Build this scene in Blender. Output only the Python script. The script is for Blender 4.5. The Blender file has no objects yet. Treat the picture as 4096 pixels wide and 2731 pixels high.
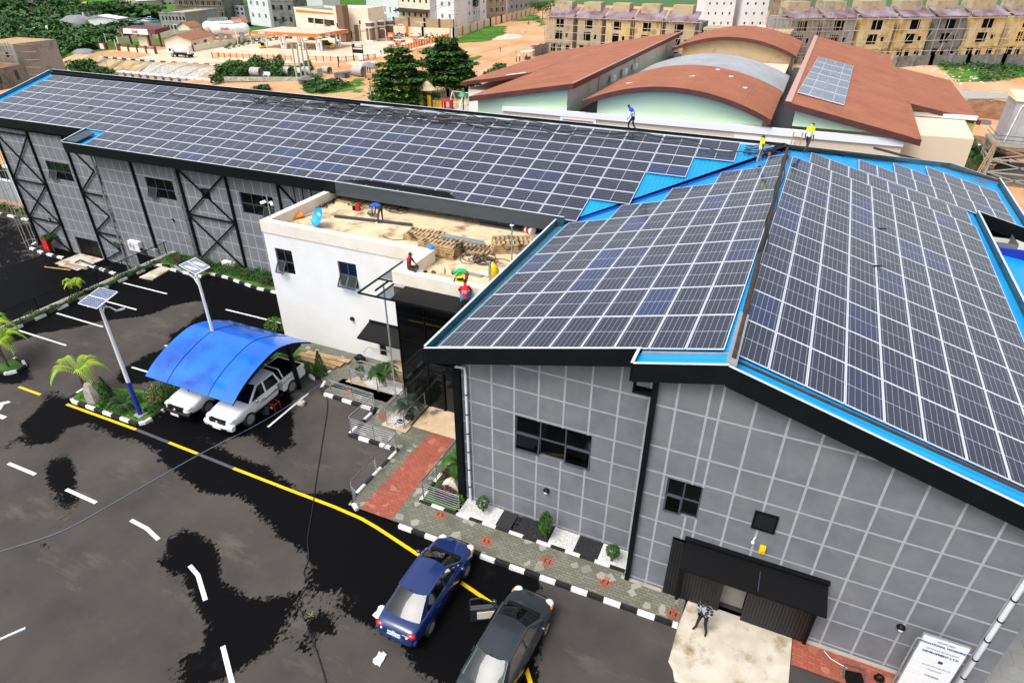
import bpy, math, random
import numpy as np
from mathutils import Vector, Matrix
R=math.radians
random.seed(7); rng=np.random.default_rng(7)
sc=bpy.context.scene; C=sc.collection
# ---------------------------------------------------------------- camera, sky, sun, exposure
CH=20.0; CF=2530.0; CP=R(31.3); CR=R(.28); CA=R(23.6)
cam=bpy.data.objects.new('camera',bpy.data.cameras.new('camera')); C.objects.link(cam); sc.camera=cam
cam.data.sensor_width=36; cam.data.lens=CF/4096*36; cam.data.clip_end=4000; cam.data.clip_start=.2
cam.matrix_world=Matrix.Translation((0,0,CH))@Matrix.Rotation(CA,4,'Z')@Matrix.Rotation(R(90)-CP,4,'X')@Matrix.Rotation(CR,4,'Z')
SUN_EL,SUN_AZ=R(58),R(205)
W=bpy.data.worlds.new('World'); sc.world=W; W.use_nodes=True
def sky():
    nt=W.node_tree; N=nt.nodes; L=nt.links; N.clear()
    out=N.new('ShaderNodeOutputWorld'); bg=N.new('ShaderNodeBackground'); bg.inputs[1].default_value=.15
    s=N.new('ShaderNodeTexSky'); s.sky_type='NISHITA'; s.sun_disc=False; s.sun_elevation=SUN_EL; s.sun_rotation=SUN_AZ
    s.air_density=1.4; s.dust_density=5.; s.ozone_density=1.
    h=N.new('ShaderNodeHueSaturation'); h.inputs['Saturation'].default_value=.28; L.new(s.outputs[0],h.inputs['Color'])
    tc=N.new('ShaderNodeTexCoord'); n=N.new('ShaderNodeTexNoise'); n.inputs['Scale'].default_value=2.2; n.inputs['Detail'].default_value=5
    L.new(tc.outputs['Generated'],n.inputs['Vector'])
    r=N.new('ShaderNodeValToRGB'); r.color_ramp.elements[0].position=.3; r.color_ramp.elements[0].color=(.72,.76,.86,1)
    r.color_ramp.elements[1].position=.7; r.color_ramp.elements[1].color=(1.25,1.25,1.25,1); L.new(n.outputs[0],r.inputs[0])
    m=N.new('ShaderNodeMix'); m.data_type='RGBA'; m.blend_type='MULTIPLY'; m.inputs[0].default_value=1
    L.new(h.outputs[0],m.inputs[6]); L.new(r.outputs[0],m.inputs[7]); L.new(m.outputs[2],bg.inputs[0]); L.new(bg.outputs[0],out.inputs[0])
sky()
sl=bpy.data.lights.new('sun','SUN'); sl.energy=1.3; sl.angle=R(22); sl.color=(1,.97,.93)
sun=bpy.data.objects.new('sun',sl); C.objects.link(sun)
# the lamp points along its -Z, away from the sun's place in the sky
sd=Vector((math.sin(SUN_AZ)*math.cos(SUN_EL),math.cos(SUN_AZ)*math.cos(SUN_EL),math.sin(SUN_EL)))
sun.rotation_euler=sd.to_track_quat('Z','Y').to_euler(); sun.location=(0,-30,60)
vs=sc.view_settings; vs.view_transform='Standard'; vs.look='None'; vs.gamma=1; vs.exposure=.42; vs.use_curve_mapping=False
sc.render.engine='CYCLES'; sc.cycles.use_denoising=True; sc.cycles.max_bounces=6; sc.cycles.transparent_max_bounces=12
# ---------------------------------------------------------------- survey: pixel of the survey photograph + a real plane -> a point of the site
cc,ss=math.cos(CP),math.sin(CP)
def ray(u,v):
    x=(u-2048)/CF; y=(v-1365.5)/CF
    X=x*math.cos(CR)+y*math.sin(CR); Y=-x*math.sin(CR)+y*math.cos(CR)
    w=cc-Y*ss
    return (math.cos(CA)*X-math.sin(CA)*w, math.sin(CA)*X+math.cos(CA)*w, -(ss+Y*cc))
def onz(uv,z=0.): d=ray(*uv); t=(z-CH)/d[2]; return Vector((d[0]*t,d[1]*t,z))
def ony(uv,y): d=ray(*uv); t=y/d[1]; return Vector((d[0]*t,y,CH+d[2]*t))
def onx(uv,x): d=ray(*uv); t=x/d[0]; return Vector((x,d[1]*t,CH+d[2]*t))
def onp(uv,n,p): d=Vector(ray(*uv)); n=Vector(n); o=Vector((0,0,CH)); return o+d*(n.dot(Vector(p)-o)/n.dot(d))
def hgt(base,uv): # height above base of a point seen straight over it
    d=ray(*uv); return CH+d[2]*math.hypot(base[0],base[1])/math.hypot(d[0],d[1])-base[2]
def Zm(ox,oy,k=2.2959): return lambda x,y:(ox+x/k,oy+y/k)
S_=lambda x,y:(x*1.74150,y*1.74150)
r1,r2,r3,r4=Zm(0,0),Zm(1024,0),Zm(2048,0),Zm(3072,0); r5,r6,r7,r8=Zm(0,683),Zm(1024,683),Zm(2048,683),Zm(3072,683)
q1,q2,q3,q4=Zm(0,1366),Zm(1024,1366),Zm(2048,1366),Zm(3072,1366); q5,q6,q7,q8=Zm(0,2048),Zm(1024,2048),Zm(2048,2048),Zm(3072,2048)
t1,t2,t3,t4,t5,t6,t7,t8=[Zm(a,b,2.4) for a,b in ((0,0),(400,0),(900,0),(1400,0),(1420,130),(1900,0),(2700,0),(3536,100))]
an=Zm(1100,740,2.24); an2=Zm(1600,860,2.24); lf=Zm(0,820,3.2); zc=Zm(560,1240,1.92); e4=Zm(3500,500,3.946); d2=Zm(2700,500,3.357)
wt=Zm(3800,300,1.868)
# ---------------------------------------------------------------- mesh builder
class MB:
    def __init__(s): s.v=[]; s.f=[]; s.m=[]
    def add(s,vs,fs,mi=0):
        o=len(s.v); s.v+=[tuple(p) for p in vs]; s.f+=[tuple(i+o for i in f) for f in fs]; s.m+=[mi]*len(fs); return s
    def quad(s,a,b,c,d,mi=0): return s.add([a,b,c,d],[(0,1,2,3)],mi)
    def hexa(s,b,t,mi=0):
        n=len(b); return s.add(list(b)+list(t),[tuple(range(n))[::-1],tuple(range(n,2*n))]+[(i,(i+1)%n,n+(i+1)%n,n+i) for i in range(n)],mi)
    def box(s,x0,y0,z0,x1,y1,z1,mi=0):
        return s.hexa([(x0,y0,z0),(x1,y0,z0),(x1,y1,z0),(x0,y1,z0)],[(x0,y0,z1),(x1,y0,z1),(x1,y1,z1),(x0,y1,z1)],mi)
    def obox(s,c,sx,sy,sz,rz=0.,mi=0): # centred in x,y; base at c.z
        ca,sa=math.cos(rz),math.sin(rz); q=[(c[0]+a*sx/2*ca-b*sy/2*sa,c[1]+a*sx/2*sa+b*sy/2*ca) for a,b in ((-1,-1),(1,-1),(1,1),(-1,1))]
        return s.hexa([(x,y,c[2]) for x,y in q],[(x,y,c[2]+sz) for x,y in q],mi)
    def prism(s,poly,z0,z1,mi=0): return s.hexa([(p[0],p[1],z0) for p in poly],[(p[0],p[1],z1) for p in poly],mi)
    def beam(s,a,b,w,h,mi=0,up=(0,0,1)):
        a=Vector(a); b=Vector(b); d=(b-a).normalized(); u=Vector(up)
        if abs(d.dot(u))>.98: u=Vector((0,1,0)) if abs(d.y)<.9 else Vector((1,0,0))
        x=d.cross(u).normalized(); y=x.cross(d)
        q=[(-1,-1),(1,-1),(1,1),(-1,1)]
        return s.hexa([a+x*i*w/2+y*j*h/2 for i,j in q],[b+x*i*w/2+y*j*h/2 for i,j in q],mi)
    def tube(s,pts,r,n=6,mi=0,caps=True):
        pts=[Vector(p) for p in pts]; k=len(pts); rr=[r]*k if not hasattr(r,'__len__') else r; V=[]; F=[]
        u=None
        for i,p in enumerate(pts):
            d=(pts[min(i+1,k-1)]-pts[max(i-1,0)])
            d=d.normalized() if d.length>1e-9 else Vector((0,0,1))
            if u is None: u=Vector((0,0,1)) if abs(d.z)<.9 else Vector((1,0,0))
            x=d.cross(u)
            if x.length<1e-6: x=d.orthogonal()
            x.normalize(); y=d.cross(x).normalized(); u=x.cross(d)
            V+=[p+(x*math.cos(2*math.pi*j/n)+y*math.sin(2*math.pi*j/n))*rr[i] for j in range(n)]
        for i in range(k-1):
            F+=[(i*n+j,i*n+(j+1)%n,(i+1)*n+(j+1)%n,(i+1)*n+j) for j in range(n)]
        if caps: F+=[tuple(range(n))[::-1],tuple((k-1)*n+j for j in range(n))]
        return s.add(V,F,mi)
    def lathe(s,prof,c=(0,0,0),n=12,mi=0):
        V=[];F=[];k=len(prof)
        for r,z in prof: V+=[(c[0]+r*math.cos(2*math.pi*j/n),c[1]+r*math.sin(2*math.pi*j/n),c[2]+z) for j in range(n)]
        for i in range(k-1): F+=[(i*n+j,i*n+(j+1)%n,(i+1)*n+(j+1)%n,(i+1)*n+j) for j in range(n)]
        F+=[tuple(range(n))[::-1],tuple((k-1)*n+j for j in range(n))]
        return s.add(V,F,mi)
    def ball(s,c,rx,ry=None,rz=None,n=10,m=6,mi=0,jit=0.):
        ry=ry or rx; rz=rz or rx; V=[(c[0],c[1],c[2]-rz)]; F=[]
        for i in range(1,m):
            a=math.pi*i/m-math.pi/2
            for j in range(n):
                k=1+random.uniform(-jit,jit); b=2*math.pi*j/n
                V.append((c[0]+rx*k*math.cos(a)*math.cos(b),c[1]+ry*k*math.cos(a)*math.sin(b),c[2]+rz*k*math.sin(a)))
        V.append((c[0],c[1],c[2]+rz)); e=len(V)-1
        F+=[(0,1+(j+1)%n,1+j) for j in range(n)]
        for i in range(m-2): F+=[(1+i*n+j,1+i*n+(j+1)%n,1+(i+1)*n+(j+1)%n,1+(i+1)*n+j) for j in range(n)]
        F+=[(e,1+(m-2)*n+j,1+(m-2)*n+(j+1)%n) for j in range(n)]
        return s.add(V,F,mi)
    def loft(s,rings,mi=0,closed=True,caps=True):
        n=len(rings[0]); V=[p for r in rings for p in r]; F=[]
        for i in range(len(rings)-1):
            for j in range(n if closed else n-1): F.append((i*n+j,i*n+(j+1)%n,(i+1)*n+(j+1)%n,(i+1)*n+j))
        if caps: F+=[tuple(range(n))[::-1],tuple((len(rings)-1)*n+j for j in range(n))]
        return s.add(V,F,mi)
    def leaf(s,c,d,l,w,mi=0,bend=.25): # one leaf: a bent strip of two quads
        d=Vector(d).normalized(); x=d.orthogonal() if abs(d.z)>.95 else d.cross(Vector((0,0,1)))
        x=x.normalized()*w/2; c=Vector(c); m=c+d*l*.5; e=c+d*l-Vector((0,0,bend*l))
        return s.add([c-x*.4,c+x*.4,m+x,m-x,e],[(0,1,2,3),(3,2,4)],mi)
    def leaves(s,pts,size,mi=0,flat=.3): # leaf-sized quads at pts, random tilt
        pts=np.asarray(pts,float); n=len(pts)
        if n==0: return s
        nr=rng.normal(size=(n,3)); nr[:,2]=np.abs(nr[:,2])+flat; nr/=np.linalg.norm(nr,axis=1)[:,None]
        a=np.cross(nr,rng.normal(size=(n,3))); a/=np.linalg.norm(a,axis=1)[:,None]; b=np.cross(nr,a)
        sz=np.asarray(size)*rng.uniform(.6,1.4,n); o=len(s.v)
        q=np.stack([pts-a*sz[:,None]*.5,pts+b*sz[:,None]*.32,pts+a*sz[:,None]*.5,pts-b*sz[:,None]*.32],1).reshape(-1,3)
        s.v+=[tuple(p) for p in q.tolist()]; s.f+=[(o+4*i,o+4*i+1,o+4*i+2,o+4*i+3) for i in range(n)]
        s.m+=(list(mi) if hasattr(mi,'__len__') else [mi]*n); return s
    def build(s,name,mats,parent=None,smooth=None,world=True,at=(0,0,0)):
        me=bpy.data.meshes.new(name); off=ORG.get(parent,Vector((0,0,0))) if (parent is not None and world) else Vector(at)
        v=np.array(s.v,dtype=float).reshape(-1,3)-np.array(off)
        me.from_pydata(v.tolist(),[],s.f)
        mats=mats if isinstance(mats,(list,tuple)) else [mats]
        for m in mats: me.materials.append(M[m] if isinstance(m,str) else m)
        if len(mats)>1: me.polygons.foreach_set('material_index',s.m)
        if smooth is not None:
            me.polygons.foreach_set('use_smooth',[True]*len(me.polygons)); me.set_sharp_from_angle(angle=R(smooth))
        me.update()
        o=bpy.data.objects.new(name,me); C.objects.link(o)
        if parent is not None: o.parent=parent; ORG[o]=off if world else Vector((0,0,0))
        elif any(at): o.location=at
        return o
ORG={}
def tag(o,label=None,cat=None,group=None,kind=None):
    if label: o['label']=label
    if cat: o['category']=cat
    if group: o['group']=group
    if kind: o['kind']=kind
    return o
def thing(name,label,cat,loc=(0,0,0),rz=0.,group=None):
    o=bpy.data.objects.new(name,None); C.objects.link(o); o.location=loc; o.rotation_euler=(0,0,rz); o.empty_display_size=.2
    ORG[o]=Vector(loc); return tag(o,label,cat,group)
KIDS={}
def dup(root,loc=None,rz=None,label=None,group=None,scale=None,matrix=None):
    r=root.copy(); C.objects.link(r)
    if label: r['label']=label
    if group: r['group']=group
    def rec(a,b):
        for ch in list(a.children):
            c=ch.copy(); C.objects.link(c); c.parent=b; rec(ch,c)
    rec(root,r)
    if matrix is not None: r.matrix_basis=matrix
    if loc is not None: r.location=loc
    if rz is not None: r.rotation_euler=(0,0,rz)
    if scale: r.scale=(scale,)*3
    return r
def text(body,size,mat,parent=None,mw=None,name='lettering',bold=0.,extr=.002,align='CENTER',spacing=1.):
    cu=bpy.data.curves.new(name,'FONT'); cu.body=body; cu.size=size; cu.align_x=align; cu.align_y='CENTER'; cu.extrude=extr; cu.offset=bold; cu.space_character=spacing
    tmp=bpy.data.objects.new(name,cu); me=bpy.data.meshes.new_from_object(tmp); bpy.data.objects.remove(tmp); me.materials.clear(); me.materials.append(M[mat])
    o=bpy.data.objects.new(name,me); C.objects.link(o)
    if parent is not None: o.parent=parent
    if mw is not None: o.matrix_local=mw
    return o
def frame(o,x,y,z=None): # matrix from an origin and two axes (world directions)
    x=Vector(x).normalized(); z=x.cross(Vector(y)).normalized(); y=z.cross(x)
    m=Matrix((x,y,z)).transposed().to_4x4(); m.translation=Vector(o); return m
# ---------------------------------------------------------------- materials
M={}
def nodes(n):
    m=bpy.data.materials.new(n); m.use_nodes=True; M[n]=m; nt=m.node_tree; b=nt.nodes['Principled BSDF']; return m,nt,nt.nodes,nt.links,b
def ramp(N,L,src,lo,hi,c0=(0,0,0,1),c1=(1,1,1,1)):
    r=N.new('ShaderNodeValToRGB'); r.color_ramp.elements[0].position=lo; r.color_ramp.elements[1].position=hi
    r.color_ramp.elements[0].color=c0; r.color_ramp.elements[1].color=c1; L.new(src,r.inputs[0]); return r.outputs[0]
def noise(N,L,vec,s,det=6,rough=.55,dim='3D'):
    n=N.new('ShaderNodeTexNoise'); n.inputs['Scale'].default_value=s; n.inputs['Detail'].default_value=det; n.inputs['Roughness'].default_value=rough
    if vec is not None: L.new(vec,n.inputs['Vector'])
    return n.outputs[0]
def mixc(N,L,f,a,b,bl='MIX'):
    m=N.new('ShaderNodeMix'); m.data_type='RGBA'; m.blend_type=bl
    for sck,x in ((m.inputs[0],f),(m.inputs[6],a),(m.inputs[7],b)):
        if isinstance(x,(int,float)): sck.default_value=x
        elif isinstance(x,(tuple,list)): sck.default_value=tuple(x)+((1,) if len(x)==3 else ())
        else: L.new(x,sck)
    return m.outputs[2]
def mth(N,L,op,a,b=None,c=None):
    m=N.new('ShaderNodeMath'); m.operation=op
    for i,x in enumerate((a,b,c)):
        if x is None: continue
        if isinstance(x,(int,float)): m.inputs[i].default_value=x
        else: L.new(x,m.inputs[i])
    return m.outputs[0]
def coords(N,L,world=True,scale=None):
    if world: g=N.new('ShaderNodeNewGeometry'); v=g.outputs['Position']
    else: g=N.new('ShaderNodeTexCoord'); v=g.outputs['Object']
    if scale:
        mp=N.new('ShaderNodeMapping'); mp.inputs['Scale'].default_value=scale; L.new(v,mp.inputs['Vector']); v=mp.outputs[0]
    return v
def bump(N,L,b,h,st,dist=.02):
    bp=N.new('ShaderNodeBump'); bp.inputs['Strength'].default_value=st; bp.inputs['Distance'].default_value=dist; L.new(h,bp.inputs['Height']); L.new(bp.outputs[0],b.inputs['Normal'])
def mat(n,c,c2=None,s=2.,r=.6,metal=0.,bp=0.,bs=40.,var=0.,spec=.5,coat=0.,lo=.35,hi=.65,stretch=None,dirt=None,ds=1.,dlo=.55,dhi=.7,emit=0.,world=True,bdist=.02):
    m,nt,N,L,b=nodes(n)
    b.inputs['Roughness'].default_value=r; b.inputs['Metallic'].default_value=metal; b.inputs['Specular IOR Level'].default_value=spec; b.inputs['Coat Weight'].default_value=coat; b.inputs['Coat Roughness'].default_value=.06
    v=coords(N,L,world,stretch); col=None
    if c2: col=mixc(N,L,ramp(N,L,noise(N,L,v,s),lo,hi),c,c2)
    if dirt: col=mixc(N,L,ramp(N,L,noise(N,L,v,ds,8,.62),dlo,dhi),col if col else c,dirt)
    if var:
        oi=N.new('ShaderNodeObjectInfo'); h=N.new('ShaderNodeHueSaturation');
        L.new(mth(N,L,'MULTIPLY_ADD',oi.outputs['Random'],2*var,1-var),h.inputs['Value'])
        if col: L.new(col,h.inputs['Color'])
        else: h.inputs['Color'].default_value=(*c,1)
        col=h.outputs[0]
    if col: L.new(col,b.inputs['Base Color'])
    else: b.inputs['Base Color'].default_value=(*c,1)
    if bp: bump(N,L,b,noise(N,L,v,bs,4),bp,bdist)
    if emit: b.inputs['Emission Color'].default_value=(*c,1); b.inputs['Emission Strength'].default_value=emit
    return m
def ribmat(n,c,c2,axis,period,r=.45,metal=0.,st=.6,dirt=None,ns=.35,seam=None,line=.75,spec=.5):
    # profiled sheet: ribs every `period` metres along a world axis
    m,nt,N,L,b=nodes(n); b.inputs['Roughness'].default_value=r; b.inputs['Metallic'].default_value=metal; b.inputs['Specular IOR Level'].default_value=spec
    v=coords(N,L); sp=N.new('ShaderNodeSeparateXYZ'); L.new(v,sp.inputs[0]); x=sp.outputs['XYZ'.index(axis)]
    ph=mth(N,L,'FRACT',mth(N,L,'MULTIPLY',x,1/period)); rib=mth(N,L,'ABSOLUTE',mth(N,L,'SUBTRACT',ph,.5))
    prof=ramp(N,L,rib,.28,.42)
    col=mixc(N,L,ramp(N,L,noise(N,L,v,ns),.3,.7),c,c2)
    edge=ramp(N,L,rib,.40,.47); col=mixc(N,L,mth(N,L,'MULTIPLY',edge,1-line),col,(0,0,0))
    if seam:
        y=sp.outputs['XYZ'.index(seam[0])]; f=mth(N,L,'FRACT',mth(N,L,'MULTIPLY',y,1/seam[1])); col=mixc(N,L,mth(N,L,'MULTIPLY',mth(N,L,'LESS_THAN',f,.02),.3),col,(.1,.05,.03))
    if dirt: col=mixc(N,L,ramp(N,L,noise(N,L,v,.8,8,.65),.52,.75),col,dirt)
    L.new(col,b.inputs['Base Color']); bump(N,L,b,prof,st,.03); return m
mat('stucco',(.195,.203,.225),(.155,.162,.18),1.3,.9,bp=.55,bs=55,dirt=(.22,.215,.21),ds=.5,dlo=.5,dhi=.8,bdist=.03)
mat('groove',(.40,.41,.44),(.33,.34,.37),5,.85)
mat('charcoal',(.0035,.0048,.0065),(.005,.0065,.0085),2,.5,spec=.15)
mat('fascia_inside',(.04,.14,.20),(.055,.17,.235),3,.5,dirt=(.03,.05,.06),ds=2)
mat('fascia_worn',(.035,.05,.062),(.05,.066,.08),1.1,.5,dirt=(.16,.085,.04),ds=1.6,dlo=.66,dhi=.72,stretch=(.35,1,3))
mat('edge_steel',(.62,.66,.7),None,r=.4)
mat('frame_grey',(.055,.07,.085),None,r=.45)
mat('dark_glass',(.003,.0035,.004),None,r=.04,spec=.35)
mat('black',(.003,.003,.0035),None,r=.5,spec=.25); mat('void',(.004,.004,.004),None,r=.95,spec=.1)
mat('rubber',(.012,.012,.012),(.02,.02,.02),20,.75)
mat('white_wall',(.80,.795,.77),(.76,.75,.72),.8,.8,bp=.1,bs=90,dirt=(.70,.67,.6),ds=.35,dlo=.5,dhi=.85)
mat('parapet',(.80,.75,.66),(.74,.66,.54),1.2,.85,bp=.15,bs=50,dirt=(.42,.32,.2),ds=1.6,dlo=.6,dhi=.85)
mat('roof_screed',(.72,.57,.37),(.62,.46,.27),.9,.9,bp=.3,bs=18,dirt=(.15,.095,.045),ds=.85,dlo=.52,dhi=.70)
mat('white_paint',(.82,.82,.8),(.76,.76,.73),3,.5,dirt=(.5,.47,.42),ds=4,dlo=.62,dhi=.8)
mat('black_paint',(.009,.009,.01),(.02,.02,.02),6,.55)
mat('white',(.82,.82,.82),None,r=.45); mat('steel',(.62,.62,.63),None,r=.22,metal=1.); mat('galv',(.42,.45,.47),(.34,.37,.39),4,.4,metal=.5)
mat('alu',(.66,.69,.73),None,r=.35)
mat('pipe_white',(.72,.74,.77),None,r=.4); mat('yellow_line',(.80,.52,.0),(.74,.48,.0),3,.6,dirt=(.5,.33,.02),ds=7,dlo=.6,dhi=.75); mat('white_line',(.82,.82,.81),(.74,.73,.71),4,.6)
mat('faded_line',(.06,.064,.075),(.08,.082,.09),6,.8)
ribmat('blue_sheet',(.0,.27,.66),(.005,.36,.80),'Y',.25,r=.38,dirt=None,st=.5)
ribmat('blue_sheet_x',(.0,.25,.62),(.004,.34,.78),'X',.25,r=.38,st=.5)
ribmat('brown_roof_x',(.33,.105,.05),(.42,.15,.075),'Y',.33,r=.6,st=.7,dirt=(.24,.075,.04),line=.45,spec=.3)
ribmat('brown_roof_y',(.33,.105,.05),(.42,.15,.075),'Y',.33,r=.6,st=.7,dirt=(.25,.08,.042),line=.45,seam=('X',4.4),spec=.3)
ribmat('grey_roof',(.34,.345,.36),(.44,.445,.46),'Y',.42,r=.5,st=.7,dirt=(.25,.25,.26),line=.5)
ribmat('maroon_roof',(.13,.05,.055),(.36,.30,.36),'X',.3,r=.4,st=.5,line=.6,ns=.25)
ribmat('black_louvre',(.010,.011,.013),(.014,.015,.017),'X',.105,r=.45,st=1.,line=.2)
mat('roof_fascia',(.075,.018,.013),(.10,.03,.02),1,.6); mat('roof_edge',(.5,.30,.24),None,r=.6)
mat('pale_green',(.54,.68,.45),(.58,.71,.50),.3,.8,dirt=(.58,.66,.55),ds=.25,dlo=.5,dhi=.8)
mat('cream',(.68,.55,.41),(.70,.57,.44),.3,.8,dirt=(.66,.55,.44),ds=.3,dlo=.55,dhi=.85)
mat('stained_cream',(.62,.58,.50),(.7,.67,.6),.5,.85,dirt=(.30,.27,.22),ds=.45,dlo=.52,dhi=.75,stretch=(1,1,.3))
mat('band_white',(.80,.79,.80),None,r=.7); mat('wood_frame',(.40,.16,.09),None,r=.6)
mat('concrete',(.42,.38,.32),(.34,.31,.27),1.5,.9,bp=.3,bs=30,dirt=(.2,.17,.13),ds=1.2,dlo=.55,dhi=.8)
mat('apron',(.62,.56,.46),(.50,.44,.34),1.8,.92,bp=.35,bs=40,dirt=(.25,.17,.07),ds=1.1,dlo=.52,dhi=.7)
mat('bare_render',(.42,.36,.27),(.50,.38,.2),.35,.9,dirt=(.17,.15,.12),ds=.4,dlo=.5,dhi=.75,bp=.2,bs=6)
mat('yellow_render',(.60,.42,.15),(.66,.54,.31),.3,.9,dirt=(.26,.17,.05),ds=.33,dlo=.5,dhi=.7)
mat('block',(.27,.26,.245),(.36,.34,.31),2.5,.95,dirt=(.10,.10,.10),ds=.35,dlo=.5,dhi=.75,bp=.5,bs=5)
mat('dark_block',(.16,.155,.145),(.24,.23,.21),1.3,.95,dirt=(.05,.05,.05),ds=.3,dlo=.5,dhi=.7)
mat('pole_wood',(.34,.26,.17),(.26,.2,.14),3,.8); mat('pole_grey',(.42,.40,.37),None,r=.7)
mat('pallet_wood',(.40,.26,.12),(.55,.40,.22),4,.85,dirt=(.06,.04,.02),ds=2.5,dlo=.5,dhi=.62); mat('plank_wood',(.36,.22,.10),(.52,.36,.19),2,.85,stretch=(1,1,4),dirt=(.12,.07,.04),ds=3,dlo=.55,dhi=.7)
mat('channel',(.04,.048,.058),(.06,.07,.08),3,.45); mat('cable',(.008,.008,.009),None,r=.5); mat('cable_grey',(.16,.2,.25),None,r=.5)
mat('carport_blue',(.004,.115,.60),(.006,.17,.75),.7,.2,spec=.5,coat=.3,dirt=(.003,.05,.32),ds=.55,dlo=.52,dhi=.72)
mat('royal_blue',(.012,.03,.34),None,r=.4); mat('red_paint',(.42,.015,.02),None,r=.45); mat('red',(.62,.01,.02),None,r=.6)
mat('yellow',(.85,.55,.0),None,r=.5); mat('orange',(.72,.20,.02),(.62,.17,.02),2,.6); mat('dish_blue',(.0,.36,.80),None,r=.45); mat('bag_blue',(.0,.2,.75),None,r=.5)
mat('rock',(.42,.38,.34),(.26,.225,.2),5,.9,bp=.8,bs=9); mat('rock_white',(.66,.6,.52),(.5,.42,.3),5,.85,bp=.5,bs=10)
mat('pebble_white',(.82,.81,.79),(.6,.59,.56),30,.8,bp=1.,bs=30,lo=.42,hi=.5); mat('pebble_dark',(.035,.035,.036),(.012,.012,.012),35,.85,bp=.8,bs=35)
mat('marble',(.66,.52,.36),(.55,.38,.21),1.6,.3,dirt=(.17,.15,.13),ds=.9,dlo=.58,dhi=.64)
mat('leaf_dark',(.016,.055,.010),(.030,.085,.014),2,.55,spec=.3); mat('leaf_mid',(.035,.105,.014),(.055,.14,.018),2,.55,spec=.3); mat('leaf_light',(.075,.18,.02),(.10,.21,.03),2,.55,spec=.3)
mat('leaf_lime',(.22,.36,.02),(.32,.42,.03),2,.5,spec=.3); mat('leaf_cycad',(.012,.028,.014),(.02,.04,.02),2,.45); mat('leaf_purple',(.07,.018,.03),(.12,.03,.05),3,.6); mat('leaf_pale',(.33,.28,.10),(.22,.22,.06),3,.7)
mat('bark',(.10,.075,.05),(.16,.12,.085),4,.9,bp=.5,bs=12); mat('grass_short',(.045,.13,.012),(.07,.17,.02),1.2,.9,bp=.6,bs=25)
mat('cream_wall',(.78,.72,.56),(.74,.66,.49),.3,.85,dirt=(.55,.46,.32),ds=.3,dlo=.55,dhi=.8); mat('brown_brick',(.17,.095,.06),(.24,.14,.09),3,.85,bp=.3,bs=8)
mat('white_far',(.74,.76,.77),(.68,.70,.72),.2,.8,dirt=(.5,.5,.5),ds=.15,dlo=.55,dhi=.85); mat('grey_far',(.33,.34,.36),(.27,.28,.3),.3,.85)
mat('maroon',(.14,.025,.03),None,r=.6); mat('stone_pier',(.5,.46,.4),(.36,.33,.29),3,.9); mat('rust',(.10,.045,.022),(.05,.03,.02),5,.8)
mat('window_far',(.012,.015,.02),None,r=.2); mat('tank_white',(.84,.84,.84),(.78,.78,.78),.4,.35)
mat('tank_grey',(.36,.38,.42),(.44,.46,.5),.8,.5,dirt=(.28,.26,.25),ds=.7,dlo=.55,dhi=.8); mat('tower_steel',(.30,.29,.27),(.36,.33,.28),1,.7)
mat('ochre_steel',(.42,.30,.14),None,r=.7); mat('green_paint',(.02,.28,.12),None,r=.5); mat('tent_cream',(.82,.68,.40),None,r=.8); mat('soil_pile',(.16,.075,.035),(.26,.13,.065),.6,.95,bp=.8,bs=4)
mat('gravel',(.28,.28,.29),(.18,.18,.19),6,.95,bp=.7,bs=14); mat('paper',(.72,.82,.84),(.85,.86,.86),9,.7)
mat('taillight',(.5,.0,.005),None,r=.12,coat=.5); mat('lamp_glass',(.75,.77,.78),None,r=.1,coat=.5); mat('amber',(.8,.25,.02),None,r=.2); mat('plate',(.75,.8,.76),None,r=.5); mat('plate_ink',(.02,.2,.16),None,r=.6)
def carpaint(n,c,r=.3,fl=.0): mat(n,c,None,r=r,metal=fl,coat=1.,spec=.5)
carpaint('paint_blue',(.006,.022,.115)); carpaint('paint_grey',(.03,.034,.042),.32,.3); carpaint('paint_white',(.80,.81,.82),.35)
mat('seat_beige',(.60,.55,.43),None,r=.8); mat('seat_dark',(.05,.045,.04),None,r=.8); mat('dash',(.03,.03,.03),None,r=.7)
def tinted(n,tint,gl=.12,rough=.03):
    m,nt,N,L,b=nodes(n); N.remove(b); out=N['Material Output']; t=N.new('ShaderNodeBsdfTransparent'); t.inputs[0].default_value=(*tint,1)
    g=N.new('ShaderNodeBsdfGlossy'); g.inputs['Roughness'].default_value=rough; fr=N.new('ShaderNodeFresnel'); fr.inputs[0].default_value=1.5
    mx=N.new('ShaderNodeMixShader'); L.new(fr.outputs[0],mx.inputs[0]); L.new(t.outputs[0],mx.inputs[1]); L.new(g.outputs[0],mx.inputs[2]); L.new(mx.outputs[0],out.inputs[0])
tinted('glass_teal',(.22,.46,.40)); tinted('glass_smoke',(.30,.28,.26)); tinted('glass_clear',(.75,.82,.85)); tinted('glass_grey',(.30,.34,.38))
mat('skin',(.055,.028,.018),(.07,.036,.024),6,.5); mat('hair',(.006,.005,.005),None,r=.8); mat('shoe',(.012,.011,.011),None,r=.5); mat('shoe_tan',(.3,.19,.10),None,r=.7)
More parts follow.
